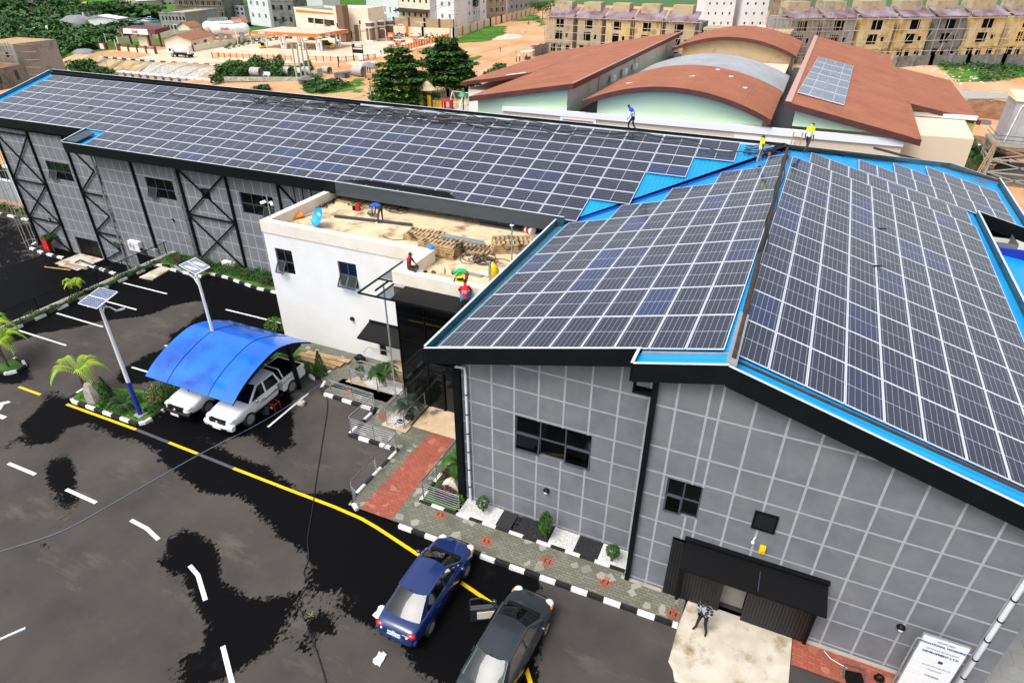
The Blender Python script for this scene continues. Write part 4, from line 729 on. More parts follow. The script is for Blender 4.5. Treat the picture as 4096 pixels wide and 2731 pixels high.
def pallet_mesh():
    a=MB(); d=MB()
    for y in (-.5,0,.5): a.box(-1.0,y*1.1-.045,.02,1.0,y*1.1+.045,.12)
    for i in range(9): x=-.95+i*.2375; d.box(x-.06,-.6,.12,x+.06,.6,.142)
    for x in (-.95,0,.95): d.box(x-.05,-.6,0,x+.05,.6,.02)
    return a,d
pa,pd=pallet_mesh(); pal0=None
def pallet(c,rz,label,group,tilt=(0,0)):
    global pal0
    if pal0 is None: pal0=pa.build('pallet','pallet_wood'); pd.build('deck_boards','pallet_wood',pal0,world=False); o=pal0; tag(o,label,'pallet',group)
    else: o=dup(pal0,label=label,group=group)
    o.location=c; o.rotation_euler=(tilt[0],tilt[1],rz); return o
B=oz(an2,360,232,7.55); lv=('bottom','second','third','fourth','topmost')
for i in range(5): pallet((B.x+random.uniform(-.05,.05),B.y+.0+random.uniform(-.05,.05),ZR+.145*i),R(2)+random.uniform(-.04,.04),f'weathered wooden pallet in the central stack, {lv[i]} of five','pallets stacked on the annex roof')
A_=oz(an2,215,160,7.15)
for i in range(2): pallet((A_.x,A_.y,ZR+.145*i),R(4),f'weathered pallet in the low pile behind the central stack, {("lower","upper")[i]} one','pallets stacked on the annex roof')
Cc=oz(an2,985,225,7.4)
for i in range(4): pallet((Cc.x+.04*i,Cc.y,ZR+.145*i),R(24)+.03*i,f'dark pallet in the leaning stack near the gutter, {("bottom","second","third","topmost")[i]} of four','pallets stacked on the annex roof',(R(1.5),R(2)))
D=oz(an2,650,285,7.0); pallet((D.x,D.y,ZR),R(5),'single pallet between the central stack and the leaning stack','pallets stacked on the annex roof')
E_=oz(an,700,120,7.0); pallet((E_.x,E_.y,ZR),R(-3),'dirty pallet against the back fascia beside the cable heap','pallets stacked on the annex roof'); pallet((E_.x+1.2,E_.y-.25,ZR),R(4),'dirty pallet at the back fascia nearest the lying channel','pallets stacked on the annex roof')
def coil(c,rad,n,r,m,sq=.8,z=.03,seed=1,spread=.3):
    rd=random.Random(seed); pts=[]; ang=0
    for i in range(n*10):
        ang+=2*math.pi/10; rr=rad*(.6+.4*math.sin(i*.37+seed))*(1+rd.uniform(-.12,.12)); pts.append((c[0]+rr*math.cos(ang)+spread*math.sin(i*.09+seed),c[1]+rr*sq*math.sin(ang)+spread*.6*math.cos(i*.07),c[2]+z+.012*(i%7)))
    b=MB(); b.tube(pts,r,5); return b
for i,(f,x,y,rad,n,lab) in enumerate(((an2,700,400,.75,7,'tangled black cable coil on the roof beside the leaning pallets'),(an2,820,430,.6,4,'loose end of black cable coiled next to the tangled coil'),(an,1110,235,.75,4,'black cable loops lying right of the bending man'),(an,880,270,.35,5,'small black cable bunch at the hands of the bending man'),(an2,1230,150,.55,4,'black hose loops around the white bucket'))):
    c=oz(f,x,y,ZR); tag(coil(c,rad,n,.018,'cable',seed=i+1).build('cable_coil','cable'),lab,'cable','cable coils on the annex roof')
for i,(x,y) in enumerate(((400,185),(470,150),(530,120))): c=oz(an,x,y,ZR); tag(coil(c,.5,7,.028,'cable',z=.05,seed=9+i,spread=.35).build('cable_coil','cable'),('black cable heap nearest the left parapet','middle black cable heap behind the blue dish','black cable heap beside the dirty pallets')[i],'cable','cable coils on the annex roof')
b=MB(); p=[oz(an,*q,ZR+.02) for q in ((220,295),(300,275),(330,262))]; b.tube(p,.02,5); tag(b.build('cable_lead','cable'),'short black lead running from the orange sheet toward the dish','cable')
b=MB(); p=[oz(an,*q,ZR+.02) for q in ((965,455),(1010,480),(1070,492),(1140,490),(1215,488))]; b.tube(p,.02,5); tag(b.build('cable_lead','cable'),'thin black lead curving on the roof before the front parapet','cable')
# satellite dish
c=oz(an,395,372,ZR); dn=Vector((-.35,-.78,.52)).normalized(); ds=thing('satellite_dish','bright blue satellite dish facing out over the front parapet','satellite dish',c)
mw=Matrix.Translation((0,0,.55))@dn.to_track_quat('Z','Y').to_matrix().to_4x4()
b=MB(); n=28; rings=[]
for k in range(5): r_=.5*k/4; rings.append([mw@Vector((r_*math.cos(2*math.pi*j/n) if k else .001*math.cos(2*math.pi*j/n),(r_ if k else .001)*1.06*math.sin(2*math.pi*j/n),.16*(r_/.5)**2-.12)) for j in range(n)])
b.loft(rings,caps=False); rim=[mw@Vector((.5*math.cos(2*math.pi*j/n),.53*math.sin(2*math.pi*j/n),.04)) for j in range(n+1)]; b.build('reflector','dish_blue',ds,smooth=60,world=False)
b=MB(); b.tube(rim,.012,5); b.build('rim','dish_blue',ds,world=False)
b=MB(); b.tube([mw@Vector((0,-.5,.02)),mw@Vector((0,-.2,.42))],.014,5); b.build('feed_arm','royal_blue',ds,world=False); b=MB(); b.ball(mw@Vector((0,-.18,.45)),.06); b.build('feed_horn','white',ds,smooth=60,world=False)
b=MB(); b.tube([(0,0,0),(0,.05,.5)],.03,6); b.tube([(-.3,-.1,0),(0,.05,.4)],.014,5); b.tube([(.3,-.1,0),(0,.05,.4)],.014,5); b.build('mount','galv',ds,world=False)
text('DStv',.2,'white',ds,mw@frame((-.06,.17,-.06),(1,0,0),(0,1,.1)),bold=.006)
# odds and ends
def lump(name,c,rx,ry,rz,m,label,cat,jit=.25,group=None): b=MB(); b.ball((c[0],c[1],c[2]+rz*.8),rx,ry,rz,10,7,jit=jit); return tag(b.build(name,m,smooth=60),label,cat,group)
c=oz(an,180,300,ZR); b=MB(); b.loft([[Vector((c.x+dx,c.y+dy,ZR+z)) for dx,dy,z in ((-.45,-.1,.02),(.05,-.3,.03),(.5,.25,.12),(.2,.4,.25),(-.2,.15,.12))],[Vector((c.x+dx*.9,c.y+dy*.9,ZR+z+.08)) for dx,dy,z in ((-.45,-.1,.02),(.05,-.3,.03),(.5,.25,.14),(.2,.4,.3),(-.2,.15,.2))]]); tag(b.build('folded_sheet','orange'),'crumpled orange sheet lying in the front corner by the left parapet','sheet')
c=oz(an,745,225,ZR); w_=thing('welding_machine','small red and black welding machine standing on the roof','welding machine',c); b=MB(); b.obox((c.x,c.y,ZR+.02),.22,.42,.3,.4); b.build('body','red',w_); b=MB(); b.obox((c.x-.03,c.y-.03,ZR+.03),.2,.3,.26,.4); b.obox((c.x-.1,c.y-.2,ZR+.04),.24,.04,.25,.4); b.build('front_panel','black',w_); b=MB(); b.tube([(c.x-.05,c.y-.15,ZR+.32),(c.x-.05,c.y-.1,ZR+.4),(c.x+.05,c.y+.1,ZR+.4),(c.x+.05,c.y+.15,ZR+.32)],.018,6); b.build('handle','black',w_)
lump('green_rope',oz(an,708,190,ZR),.2,.12,.06,'leaf_light','small green rope bundle beside the red welding machine','rope')
c=oz(an2,275,303,ZP); lump('plastic_bag',c,.2,.14,.11,'bag_blue','crumpled bright blue bag on the corner of the parapet','bag',.35)
c=oz(an2,1160,165,ZR); b=MB(); d=Vector((.9,-.35,0)).normalized(); b.tube([c+Vector((0,0,.2))-d*.25,c+Vector((0,0,.2))+d*.28],[.2,.24],14); bk=tag(b.build('paint_bucket','white',smooth=40),'white paint bucket lying on its side near the gutter','bucket'); b=MB(); b.tube([c+Vector((0,0,.2))-d*.1,c+Vector((0,0,.2))+d*.12],[.222,.236],14,caps=False); b.build('red_label','red',bk)
lump('yellow_sack',oz(an2,835,560,ZR),.27,.24,.42,'yellow','bulging yellow sack beside the grey post at the front parapet','sack',.2)
lump('plastic_bag',oz(an2,765,545,ZR),.36,.14,.11,'white','crumpled white bag on the roof beside the yellow sack','bag',.4)
c=oz(an2,808,622,ZP-.02); b=MB(); b.beam(c,c+Vector((0,0,1.0)),.1,.06); tag(b.build('steel_upright','galv'),'short grey steel upright standing at the front parapet by the sack','post')
c=oz(an2,1001,475,ZR+.6); lp=thing('roof_lamp','thin grey lamp post with white lamp rising beside the gutter','lamp post',(c.x,c.y,ZR)); h=hgt(Vector((c.x,c.y,ZR)),an2(992,100)); b=MB(); b.tube([(c.x,c.y,ZR),(c.x,c.y,ZR+h)],.035,6); b.build('pole','galv',lp); b=MB(); b.lathe([(0,0),(.09,.01),(.1,.06),(.05,.09),(0,.1)],(c.x,c.y,ZR+h),10); b.build('lamp_head','white',lp,smooth=50); b=MB(); b.lathe([(0,0),(.06,.01),(.045,.12),(0,.16)],(c.x,c.y,ZR+h+.1),10); b.build('finial','royal_blue',lp,smooth=50)
c=oz(r6,135,430,ZP); cp=thing('camera_pole','thin pole with two white security cameras on the parapet corner','camera pole',c); h=hgt(c,r6(90,215)); b=MB(); b.tube([c,c+Vector((0,0,h))],.03,6); b.build('pole','galv',cp)
for s in (-1,1): b=MB(); q=c+Vector((.0,0,h*.62)); b.tube([q+Vector((s*.05,0,.05)),q+Vector((s*.2,0,.05))],.02,6); b.beam(q+Vector((s*.18,.05,.06)),q+Vector((s*.42,-.12,-.02)),.13,.13); b.build('camera','white',cp)
c=oz(an2,190,510,ZP); gt=thing('angle_grinder','grey angle grinder lying on the front parapet','grinder',c); b=MB(); b.tube([c+Vector((-.12,0,.06)),c+Vector((.14,.03,.06))],[.05,.06],8); b.build('body','galv',gt); b=MB(); b.lathe([(0,0),(.1,.0),(.1,.03),(0,.03)],c+Vector((.2,.05,.02)),10); b.build('disc','black',gt)
c=oz(an2,135,497,ZP); dr=thing('power_drill','grey power drill lying beside the seated man','drill',c); b=MB(); b.tube([c+Vector((-.15,0,.05)),c+Vector((.15,.05,.1))],.055,8); b.build('body','channel',dr); b=MB(); b.tube([c+Vector((.0,.02,.08)),c+Vector((-.05,-.15,.03))],.04,6); b.build('grip','black',dr)
c=oz(an2,302,525,ZP); tag(coil(c,.12,4,.018,'rust',z=.03,seed=3,spread=.02).build('wire_ring','rust'),'small brown ring of wire on the front parapet','wire')
c=oz(an2,403,525,ZP); b=MB(); b.lathe([(0,0),(.05,.0),(.05,.2),(.02,.26),(.02,.3),(0,.3)],c,8); tag(b.build('water_bottle','glass_clear',smooth=50),'clear plastic water bottle on the front parapet','bottle')
c=oz(an2,540,588,ZP); rl=thing('cable_reel','yellow cable reel held on the parapet by the man in green','cable reel',c); b=MB(); b.lathe([(.0,0),(.2,0),(.2,.03),(.09,.04),(.09,.2),(.2,.21),(.2,.24),(0,.24)],c,14); b.build('drum','yellow',rl,smooth=30); b=MB(); b.lathe([(.1,.06),(.15,.07),(.15,.18),(.1,.19)],c,14); b.build('winding','black',rl,smooth=30)
for i,(x,y) in enumerate(((610,365),(720,352),(830,360),(440,10))): lump('clamp',oz(an2,x,y,ZR),.14,.09,.05,'channel',('grey clamp lying left of the tangled coil','grey clamp lying behind the tangled coil','grey clamp lying against the leaning pallets','dark clamp lying at the back of the roof')[i],'clamp',.3,'clamps scattered on the annex roof')
# cables along the ridge
for k in range(9):
    rd=random.Random(40+k); x0=-45+rd.uniform(-6,25); x1=min(-1.5,x0+rd.uniform(14,34)); yb=39.9-.35*(k%4); b=MB(); pts=[]; n=int((x1-x0)*1.6)
    for i in range(n+1):
        x=x0+(x1-x0)*i/n; y=yb+.28*math.sin(x*.55+k)+.16*math.sin(x*1.9+2*k)+rd.uniform(-.05,.05); pts.append((x,y,zl(x,y)+.03+.02*k%3))
    b.tube(pts,.035,5); tag(b.build('roof_cable','cable'),None,'cable','black cables draped along the long ridge')
for o in [o for o in C.objects if o.name.startswith('roof_cable')]: o['label']='black cable snaking along the ridge of the long solar roof'
for k,(x,y) in enumerate(((-39,39.6),(-33,39.4),(-31,39.2),(-26,39.3),(-22,39.1))): tag(coil((x,y,zl(x,y)),.6,3,.03,'cable',sq=.55,z=.04,seed=20+k,spread=.5).build('cable_coil','cable'),'black cable loop lying on the upper panel row of the long roof','cable','cable loops on the long roof')
for k in range(7):
    rd=random.Random(70+k); b=MB(); pts=[]
    for i in range(24):
        t=i/23; x=-2.6+t*(9.5-.8*k*.3); y=40.0+max(0,t*9.2-1.2)*.93+.25*math.sin(t*14+k*2)+rd.uniform(-.1,.1)-.12*k; pts.append((x,y,(zr(x,y) if x>-.35 else zl(x,y))-.02+rd.uniform(0,.05)))
    b.tube(pts,.03,5); tag(b.build('roof_cable','cable'),'black cable heaped along the hip behind the right roof','cable','black cables heaped along the hip')
for x,f,k in ((-.8,zq,0),(-.62,zq,1)):
    b=MB(); b.tube([(x+.45+.06*math.sin(y*1.3+k),y,10.45+.004*y+.02*k) for y in np.arange(24,40,.5)],.03,5); tag(b.build('roof_cable','cable'),'black cable tied along the ridge pipe of the right wing','cable','cables on the ridge pipe')
for f,pts in ((r7,[(790,190),(740,270),(690,320),(655,365)]),(d2,[(300,610),(220,720),(160,800)])):
    b=MB(); b.tube([onp(f(*p),(-.257,-.004,1),(0,0,10.427-.1)) for p in pts],.02,5); tag(b.build('roof_cable','cable'),'black cable crossing a bare blue roof strip in the valley','cable','cables in the valley')
for f,n_,p0,x,y in ((r0:=Zm(0,220,3.357),(-.003,-.266,1),(0,0,-.06),1215,707),(r8,(.266,-.018,1),(0,0,9.757),1048,540),(r8,(.266,-.018,1),(0,0,9.757),1005,883)):
    c=onp(f(x,y),n_,p0); b=MB(); b.beam(c+Vector((-.17,-.03,.04)),c+Vector((.17,.05,.04)),.07,.04); tag(b.build('clamp_scrap','black'),'small black scrap lying on a solar panel','scrap','black scraps on the panels')
b=MB(); b.hexa([(-50.0,30.75,8.03),(-48.9,30.75,8.03),(-48.6,32.2,8.4),(-49.6,32.3,8.4)],[(-50.0,30.75,8.15),(-48.9,30.75,8.09),(-48.6,32.2,8.46),(-49.6,32.3,8.55)]); tag(b.build('loose_sheet','fascia_worn'),'dark loose sheet lying in the bare blue roof corner at left','sheet')
# ================================================================ VEHICLES
def hull(st,n=None):
    rings=[]
    for x,zb,zt,w,cr in st:
        h=zt-zb; q=[(0,zb),(.8*w,zb),(.95*w,zb+.1*h),(w,zb+.4*h),(.985*w,zb+.72*h),(.94*w,zt-.045),(.8*w,zt),(.4*w,zt+cr*.75),(0,zt+cr)]
        rings.append([(x,-y,z) for y,z in q]+[(x,y,z) for y,z in q[::-1][1:-1]])
    return rings
def subd(o,l=1): m=o.modifiers.new('subd','SUBSURF'); m.levels=l; m.render_levels=l; return o
def wheel(t,x,y,r=.31,w=.2,rim='alu',sp=5):
    wh=MB(); s=1 if y>0 else -1
    def ringx(prof,mb,n=20): # prof (radius, offset outwards)
        V=[[ (x+a*math.cos(2*math.pi*j/n),y+s*o,r+a*math.sin(2*math.pi*j/n)) for j in range(n)] for a,o in prof]; mb.loft(V)
    ringx([(r*.6,-w/2),(r*.95,-w/2),(r,-w*.35),(r,w*.35),(r*.95,w/2),(r*.68,w/2+.004),(r*.64,w*.3)],wh); o=wh.build('wheel','rubber',t,smooth=40,world=False)
    b=MB(); ringx([(r*.66,w*.45),(r*.6,w*.47),(r*.56,w*.2),(.01,w*.18)],b)
    for k in range(sp): a=2*math.pi*k/sp; b.beam((x+.05*math.cos(a),y+s*w*.4,r+.05*math.sin(a)),(x+r*.6*math.cos(a),y+s*w*.44,r+r*.6*math.sin(a)),.05,.025,up=(0,1,0))
    b.ball((x,y+s*w*.38,r),.055,.03,.055); b.build('rim',rim,o,smooth=40,world=False)
    a=MB(); n=12; rr=r+.055; a.add([(x+rr*math.cos(math.pi*j/n),y-s*.06+s*.02,r*.98+rr*math.sin(math.pi*j/n)) for j in range(n+1)],[tuple(range(n+1)) if s<0 else tuple(range(n+1))[::-1]]); return a
def glassq(name,P,m,t): b=MB(); b.add(P,[tuple(range(len(P)))]); return b.build(name,m,t,world=False)
def cabin(t,paint,glass,xF,xf,xr,xR,wb,wt,zb,zt,bp=(.05,),rearcurve=.1,cw=.3,side=True,bench='seat_dark',zrear=None,roofm=None):
    zr_=zrear or zb; b=MB()
    for s in (-1,1):
        b.beam((xF,s*wb,zb),(xf,s*wt,zt-.03),.085,.07);
        for x in bp: b.beam((x,s*(wb+.005),zb-.02),(x-.06,s*wt,zt-.03),.09,.06)
        b.hexa([(xR,s*(wb-.05),zr_),(xR+cw,s*wb,zb),(xR+cw,s*(wb-.06),zb),(xR,s*(wb-.1),zr_)],[(xr,s*(wt-.02),zt-.02),(xr+cw*.55,s*wt,zt-.02),(xr+cw*.55,s*(wt-.06),zt-.04),(xr,s*(wt-.08),zt-.04)])
        b.beam((xf,s*wt,zt-.035),(xr,s*wt,zt-.035),.07,.06); b.beam((xF-.02,s*(wb+.005),zb),(xR+.05,s*(wb+.005),zb),.05,.05)
    b.build('pillars',paint,t,world=False)
    g=[]
    for i in range(9):
        f=i/8; x=xf+.05*math.sin(math.pi*f)*0+(xr-xf)*f; row=[]
        for j in range(9): k=j/4-1; bul=.07*(1-k*k); ex=(.09*(1-k*k) if i==0 else (-rearcurve*(1-k*k) if i==8 else 0)); row.append((x+ex,k*(wt+.01),zt-.02+bul*math.sin(math.pi*(.18+.64*f))*.9))
        g.append(row)
    r_=MB(); r_.loft(g,closed=False,caps=False); r_.loft([[(x,y,z-.03) for x,y,z in row] for row in g],closed=False,caps=False); ro=r_.build('roof',roofm or paint,t,smooth=50,world=False)
    def screen(name,x0,x1,z0,bul):
        rows=[]
        for i in range(4):
            f=i/3; rows.append([(x0+(x1-x0)*f+bul*(1-(j/4-1)**2)*(1-.35*f),(j/4-1)*((wb-.03)+(wt-wb)*f),z0+(zt-.015-z0)*f+.02*math.sin(math.pi*f)) for j in range(9)])
        b=MB(); b.loft(rows,closed=False,caps=False); b.build(name,glass,t,smooth=50,world=False)
    screen('windscreen',xF,xf,zb,.13); screen('rear_window',xR,xr,zr_,-rearcurve)
    if side:
        xs=[xF-.1]+list(bp)+[xR+cw+.02]
        for s in (-1,1):
            for a,c in zip(xs,xs[1:]):
                ta=xf-.02 if a==xs[0] else a-.09; tc=(xr+cw*.6) if c==xs[-1] else c-.03
                glassq('side_window',[(a-.03,s*wb,zb+.02),(c+.04,s*wb,zb+.02),(tc,s*(wt-.004),zt-.05),(ta,s*(wt-.004),zt-.05)],glass,t)
    b=MB(); b.box(xR+.1,-wb+.08,zb-.05,xF-.05,wb-.08,zb+.02); b.build('interior','dash',t,world=False)
    for x,rear in ((xr+.25,1),(xf-.35,0)):
        b=MB()
        for y in ((-.42,0,.42) if rear else (-.36,.36)):
            b.hexa([(x-.09,y-(.2 if rear else .22),zb),(x+.05,y-(.2 if rear else .22),zb),(x+.05,y+(.2 if rear else .22),zb),(x-.09,y+(.2 if rear else .22),zb)],[(x-.16,y-.18,zb+.2),(x-.04,y-.18,zb+.2),(x-.04,y+.18,zb+.2),(x-.16,y+.18,zb+.2)]); b.ball((x-.12,y,zb+.29),.055,.13,.085)
        b.build('seat',bench,t,smooth=50,world=False)
def lightpair(t,x,y,z,s3,m,name):
    for s in (-1,1): b=MB(); b.ball((x,s*y,z),*s3,12,8); b.build(name,m,t,smooth=60,world=False)
def plate(t,x,z,facing,txt='',tilt=0.,col='plate'):
    b=MB(); b.box(-.26,-.07,0,.26,.07,.012); o=b.build('number_plate',col,t,world=False); o.matrix_local=frame((x,0,z),(0,-1 if facing<0 else 1,0),(tilt,0,1));
    if txt: text(txt,.1,'plate_ink',o,Matrix.Translation((0,0,.013)),bold=.003)
def sedan(label,loc,rz,paint,glass,rim,bench,rear_text=None,open_door=False,group='parked cars'):
    t=thing('parked_car',label,'car',loc,rz,group)
    st=[(-2.28,.42,.66,.60,.0),(-2.24,.30,.80,.70,.015),(-2.12,.24,.955,.775,.02),(-1.85,.21,.99,.815,.03),(-1.3,.20,.985,.845,.03),(-.6,.19,.955,.855,.02),(.2,.19,.94,.86,.02),(.95,.19,.945,.855,.035),(1.35,.20,.90,.845,.05),(1.8,.22,.81,.81,.05),(2.08,.25,.70,.74,.04),(2.2,.32,.60,.62,.03),(2.24,.4,.5,.5,.02)]
    b=MB(); b.loft(hull(st)); subd(b.build('body',paint,t,smooth=60,world=False),2)
    cabin(t,paint,glass,1.12,.32,-.95,-1.72,.735,.565,.945,1.455,bp=(-.05,),rearcurve=.12,bench=bench,zrear=.99)
    for x in (-1.3,1.3):
        for y in (-.765,.765):
            a=wheel(t,x,y,.31,.19,'galv'); a.build('wheel_arch','void',t,world=False)
    lightpair(t,-2.13,.60,.80,(.12,.19,.10),'taillight','taillight'); lightpair(t,1.98,.60,.66,(.22,.18,.10),'lamp_glass','headlight'); lightpair(t,1.9,.745,.66,(.14,.05,.07),'amber','indicator')
    for s in (-1,1):
        b=MB(); b.ball((-2.245,s*.50,.76),.035,.05,.05); b.build('reverse_lamp','lamp_glass',t,smooth=60,world=False)
        if not (open_door and s>0): b=MB(); b.ball((.82,s*.93,1.0),.07,.11,.07); b.tube([(.86,s*.8,.97),(.83,s*.9,.98)],.025,6); b.build('mirror',paint,t,smooth=60,world=False)
        for x in (-.75,.25):
            b=MB(); b.box(x-.09,s*.862-.012,.80,x+.09,s*.862+.012,.825); b.build('door_handle',paint,t,world=False)
        for x in (-.9,-.05,.98):
            b=MB(); b.box(x-.006,s*.855-.004,.33,x+.006,s*.855+.006,.86); b.build('door_seam','black',t,world=False)
        b=MB(); b.box(-1.0,s*.80-.05,.19,1.0,s*.80+.05,.235); b.build('sill','black',t,world=False)
    b=MB(); b.loft([[(x,y,z) for x,z in ((-2.30,.44),(-2.33,.5),(-2.30,.58),(-2.2,.6),(-2.2,.42))] if abs(y)<.6 else [(x+.11,y,z) for x,z in ((-2.30,.44),(-2.33,.5),(-2.30,.58),(-2.2,.6),(-2.2,.42))] for y in (-.8,-.6,-.3,0,.3,.6,.8)]); b.build('bumper',paint,t,smooth=40,world=False)
    b=MB(); b.box(2.14,-.42,.50,2.245,.42,.60); b.build('grille','black',t,world=False)
    plate(t,-2.262,.72,-1,'KRA 64 GW',.25); plate(t,2.262,.42,1,'',0)
    b=MB(); b.tube([(-1.0,.0,1.49),(-1.15,0,1.62)],.008,5); b.build('aerial','black',t,world=False)
    b=MB(); b.tube([(1.16,-.55,.985),(1.28,.1,.985)],.012,4); b.tube([(1.16,.0,.985),(1.28,.6,.985)],.012,4); b.build('wiper','black',t,world=False)
    b=MB(); b.box(1.12,-.6,.955,1.3,.6,.98); b.build('scuttle','black',t,world=False)
    if rear_text: text(rear_text,.06,'alu',t,frame((-2.252,-.47,.855),(0,-1,0),(.2,0,1)),bold=.002)
    b=MB(); n=10; b.tube([(-2.255,.06*math.cos(2*math.pi*i/n),.83+.04*math.sin(2*math.pi*i/n)) for i in range(n+1)],.008,4); b.build('badge','alu',t,world=False)
    if open_door:
        a=R(56); hx,hy=.95,.84; d=lambda x,z,o=0.:(hx-x*math.cos(a)+o*math.sin(a),hy+x*math.sin(a)+o*math.cos(a),z)
        b=MB(); b.hexa([d(0,.3),d(.98,.3),d(.98,.3,-.09),d(0,.3,-.09)],[d(0,.93),d(.98,.93),d(.98,.93,-.09),d(0,.93,-.09)])
        for p,q in ((d(0.05,.93),d(.6,1.4)),(d(.6,1.4),d(.95,1.38)),(d(.95,1.38),d(.98,.93))): b.beam(p,q,.05,.05)
        dr=b.build('door',paint,t,world=False); g=MB(); g.add([d(.05,.93),d(.96,.93),d(.93,1.38),d(.6,1.39)],[(0,1,2,3)]); g.build('door_window',glass,dr,world=False)
        b=MB(); b.hexa([d(.12,.5,-.1),d(.75,.5,-.1),d(.75,.5,-.16),d(.12,.5,-.16)],[d(.12,.8,-.1),d(.75,.8,-.1),d(.75,.8,-.13),d(.12,.8,-.13)]); b.build('door_trim','seat_beige',dr,world=False)
        b=MB(); b.ball(d(.12,1.0,.12),.08,.1,.07); b.build('mirror',paint,dr,smooth=60,world=False)
        b=MB(); b.box(-.02,.80,.3,.95,.858,.9); b.build('door_opening','void',t,world=False)
    return t
bs=sedan('dark blue sedan parked nose to the kerb beside the grey sedan',(-8.71,12.56,.0),R(89),'paint_blue','glass_smoke','alu','seat_dark','COROLLA')
gs=sedan('dark grey sedan with its front left door standing open',(-5.17,11.56,0),R(86.5),'paint_grey','glass_teal','alu','seat_beige',None,True)
for o,c in ((bs,'plate'),): b=MB(); b.box(.62,-.12,1.17,.80,.12,1.18); q=b.build('windscreen_paper','dish_blue',o,world=False)
def pickup(label,loc,rz,chrome,group='white pickups under the blue carport'):
    t=thing('pickup_truck',label,'pickup',loc,rz,group)
    st=[(-.28,.40,1.13,.90,.0),(.3,.38,1.08,.91,.0),(1.0,.38,1.10,.91,.02),(1.3,.40,1.13,.90,.06),(1.8,.42,1.08,.89,.08),(2.3,.46,.99,.86,.07),(2.55,.50,.86,.80,.05),(2.68,.55,.74,.70,.02)]
    b=MB(); b.loft(hull([(-.9,.40,1.10,.90,0)]+st)); subd(b.build('body','paint_white',t,smooth=60,world=False),2)
    b=MB() # load bed
    for s in (-1,1): b.hexa([(-2.62,s*.90,.5),(-.92,s*.91,.45),(-.92,s*.84,.45),(-2.62,s*.83,.5)],[(-2.62,s*.88,1.16),(-.92,s*.89,1.13),(-.92,s*.80,1.13),(-2.62,s*.79,1.16)])
    b.box(-2.68,-.88,.55,-2.60,.88,1.15); b.box(-.98,-.85,.5,-.92,.85,1.13); b.build('cargo_bed','paint_white',t,world=False)
    b=MB(); b.box(-2.6,-.79,.66,-.98,.79,.70);
    for s in (-1,1): b.box(-2.6,s*.785-.02,.7,-.98,s*.785+.02,1.17)
    b.box(-2.6,-.77,.7,-2.57,.77,1.17); b.box(-1.0,-.77,.7,-.97,.77,1.15); b.build('bed_liner','black',t,world=False)
    b=MB(); b.tube([(-1.15,-.78,1.15),(-1.05,-.7,1.72),(-1.05,.7,1.72),(-1.15,.78,1.15)],.035,8); b.build('roll_bar','white',t,smooth=40,world=False)
    cabin(t,'paint_white','dark_glass',1.28,.52,-.72,-.95,.82,.66,1.12,1.74,bp=(.18,),rearcurve=.02,cw=.16)
    for x in (-1.55,1.53):
        for y in (-.80,.80): a=wheel(t,x,y,.38,.25,'galv',6); a.build('wheel_arch','void',t,world=False)
    lightpair(t,2.42,.67,.86,(.24,.17,.10),'lamp_glass','headlight'); lightpair(t,-2.64,.82,.9,(.06,.08,.2),'taillight','taillight')
    b=MB(); b.box(2.50,-.48,.68,2.705,.48,.88); b.build('grille','black',t,world=False)
    if chrome:
        for z in (.72,.77,.82): b=MB(); b.box(2.69,-.46,z,2.72,.46,z+.025); b.build('grille_bar','steel',t,world=False)
    bm='black' if not chrome else 'paint_white'
    b=MB(); b.loft([[(x-.14*max(0,abs(y)-.55)*1.5,y,z) for x,z in ((2.60,.40),(2.76,.42),(2.78,.6),(2.70,.68),(2.5,.66))] for y in (-.9,-.72,-.4,0,.4,.72,.9)]); b.build('bumper',bm,t,smooth=40,world=False)
    if chrome: b=MB(); b.box(2.745,-.6,.42,2.785,.6,.5); b.build('lower_grille','black',t,world=False)
    n=8; b=MB(); b.tube([(2.725,.09*math.cos(2*math.pi*i/n),.78+.06*math.sin(2*math.pi*i/n)) for i in range(n+1)],.012,4); b.build('badge','steel',t,world=False)
    plate(t,2.79,.50,1,'')
    for s in (-1,1):
        b=MB(); b.ball((1.0,s*1.02,1.2),.09,.13,.1); b.tube([(1.05,s*.85,1.15),(1.02,s*1.0,1.18)],.03,6); b.build('mirror','white' if not chrome else 'steel',t,smooth=60,world=False)
        b=MB(); b.box(-.85,s*.86-.09,.36,1.05,s*.86+.09,.40); b.build('running_board','black',t,world=False)
        for x in (-.35,.5): b=MB(); b.box(x-.1,s*.915-.012,.93,x+.1,s*.915+.012,.965); b.build('door_handle','steel',t,world=False)
        b=MB(); b.add([(-2.4,s*.906,1.02),(-1.3,s*.917,.95),(-.6,s*.918,.85),(.4,s*.917,.80),(.9,s*.917,.84),(.4,s*.919,.86),(-.6,s*.92,.9),(-1.3,s*.919,.99)],[tuple(range(8))]); b.build('stripe','charcoal',t,world=False)
        for x in (-.15,.98): b=MB(); b.box(x-.006,s*.912-.004,.5,x+.006,s*.912+.004,1.05); b.build('door_seam','galv',t,world=False)
    return t
pickup('white double-cab pickup with chrome grille, nearest the walkway under the blue carport',(-22.66,19.02,0),R(-90),True)
pickup('white pickup with black bumper half hidden under the carport beside the planted island',(-25.32,18.93,0),R(-90),False)
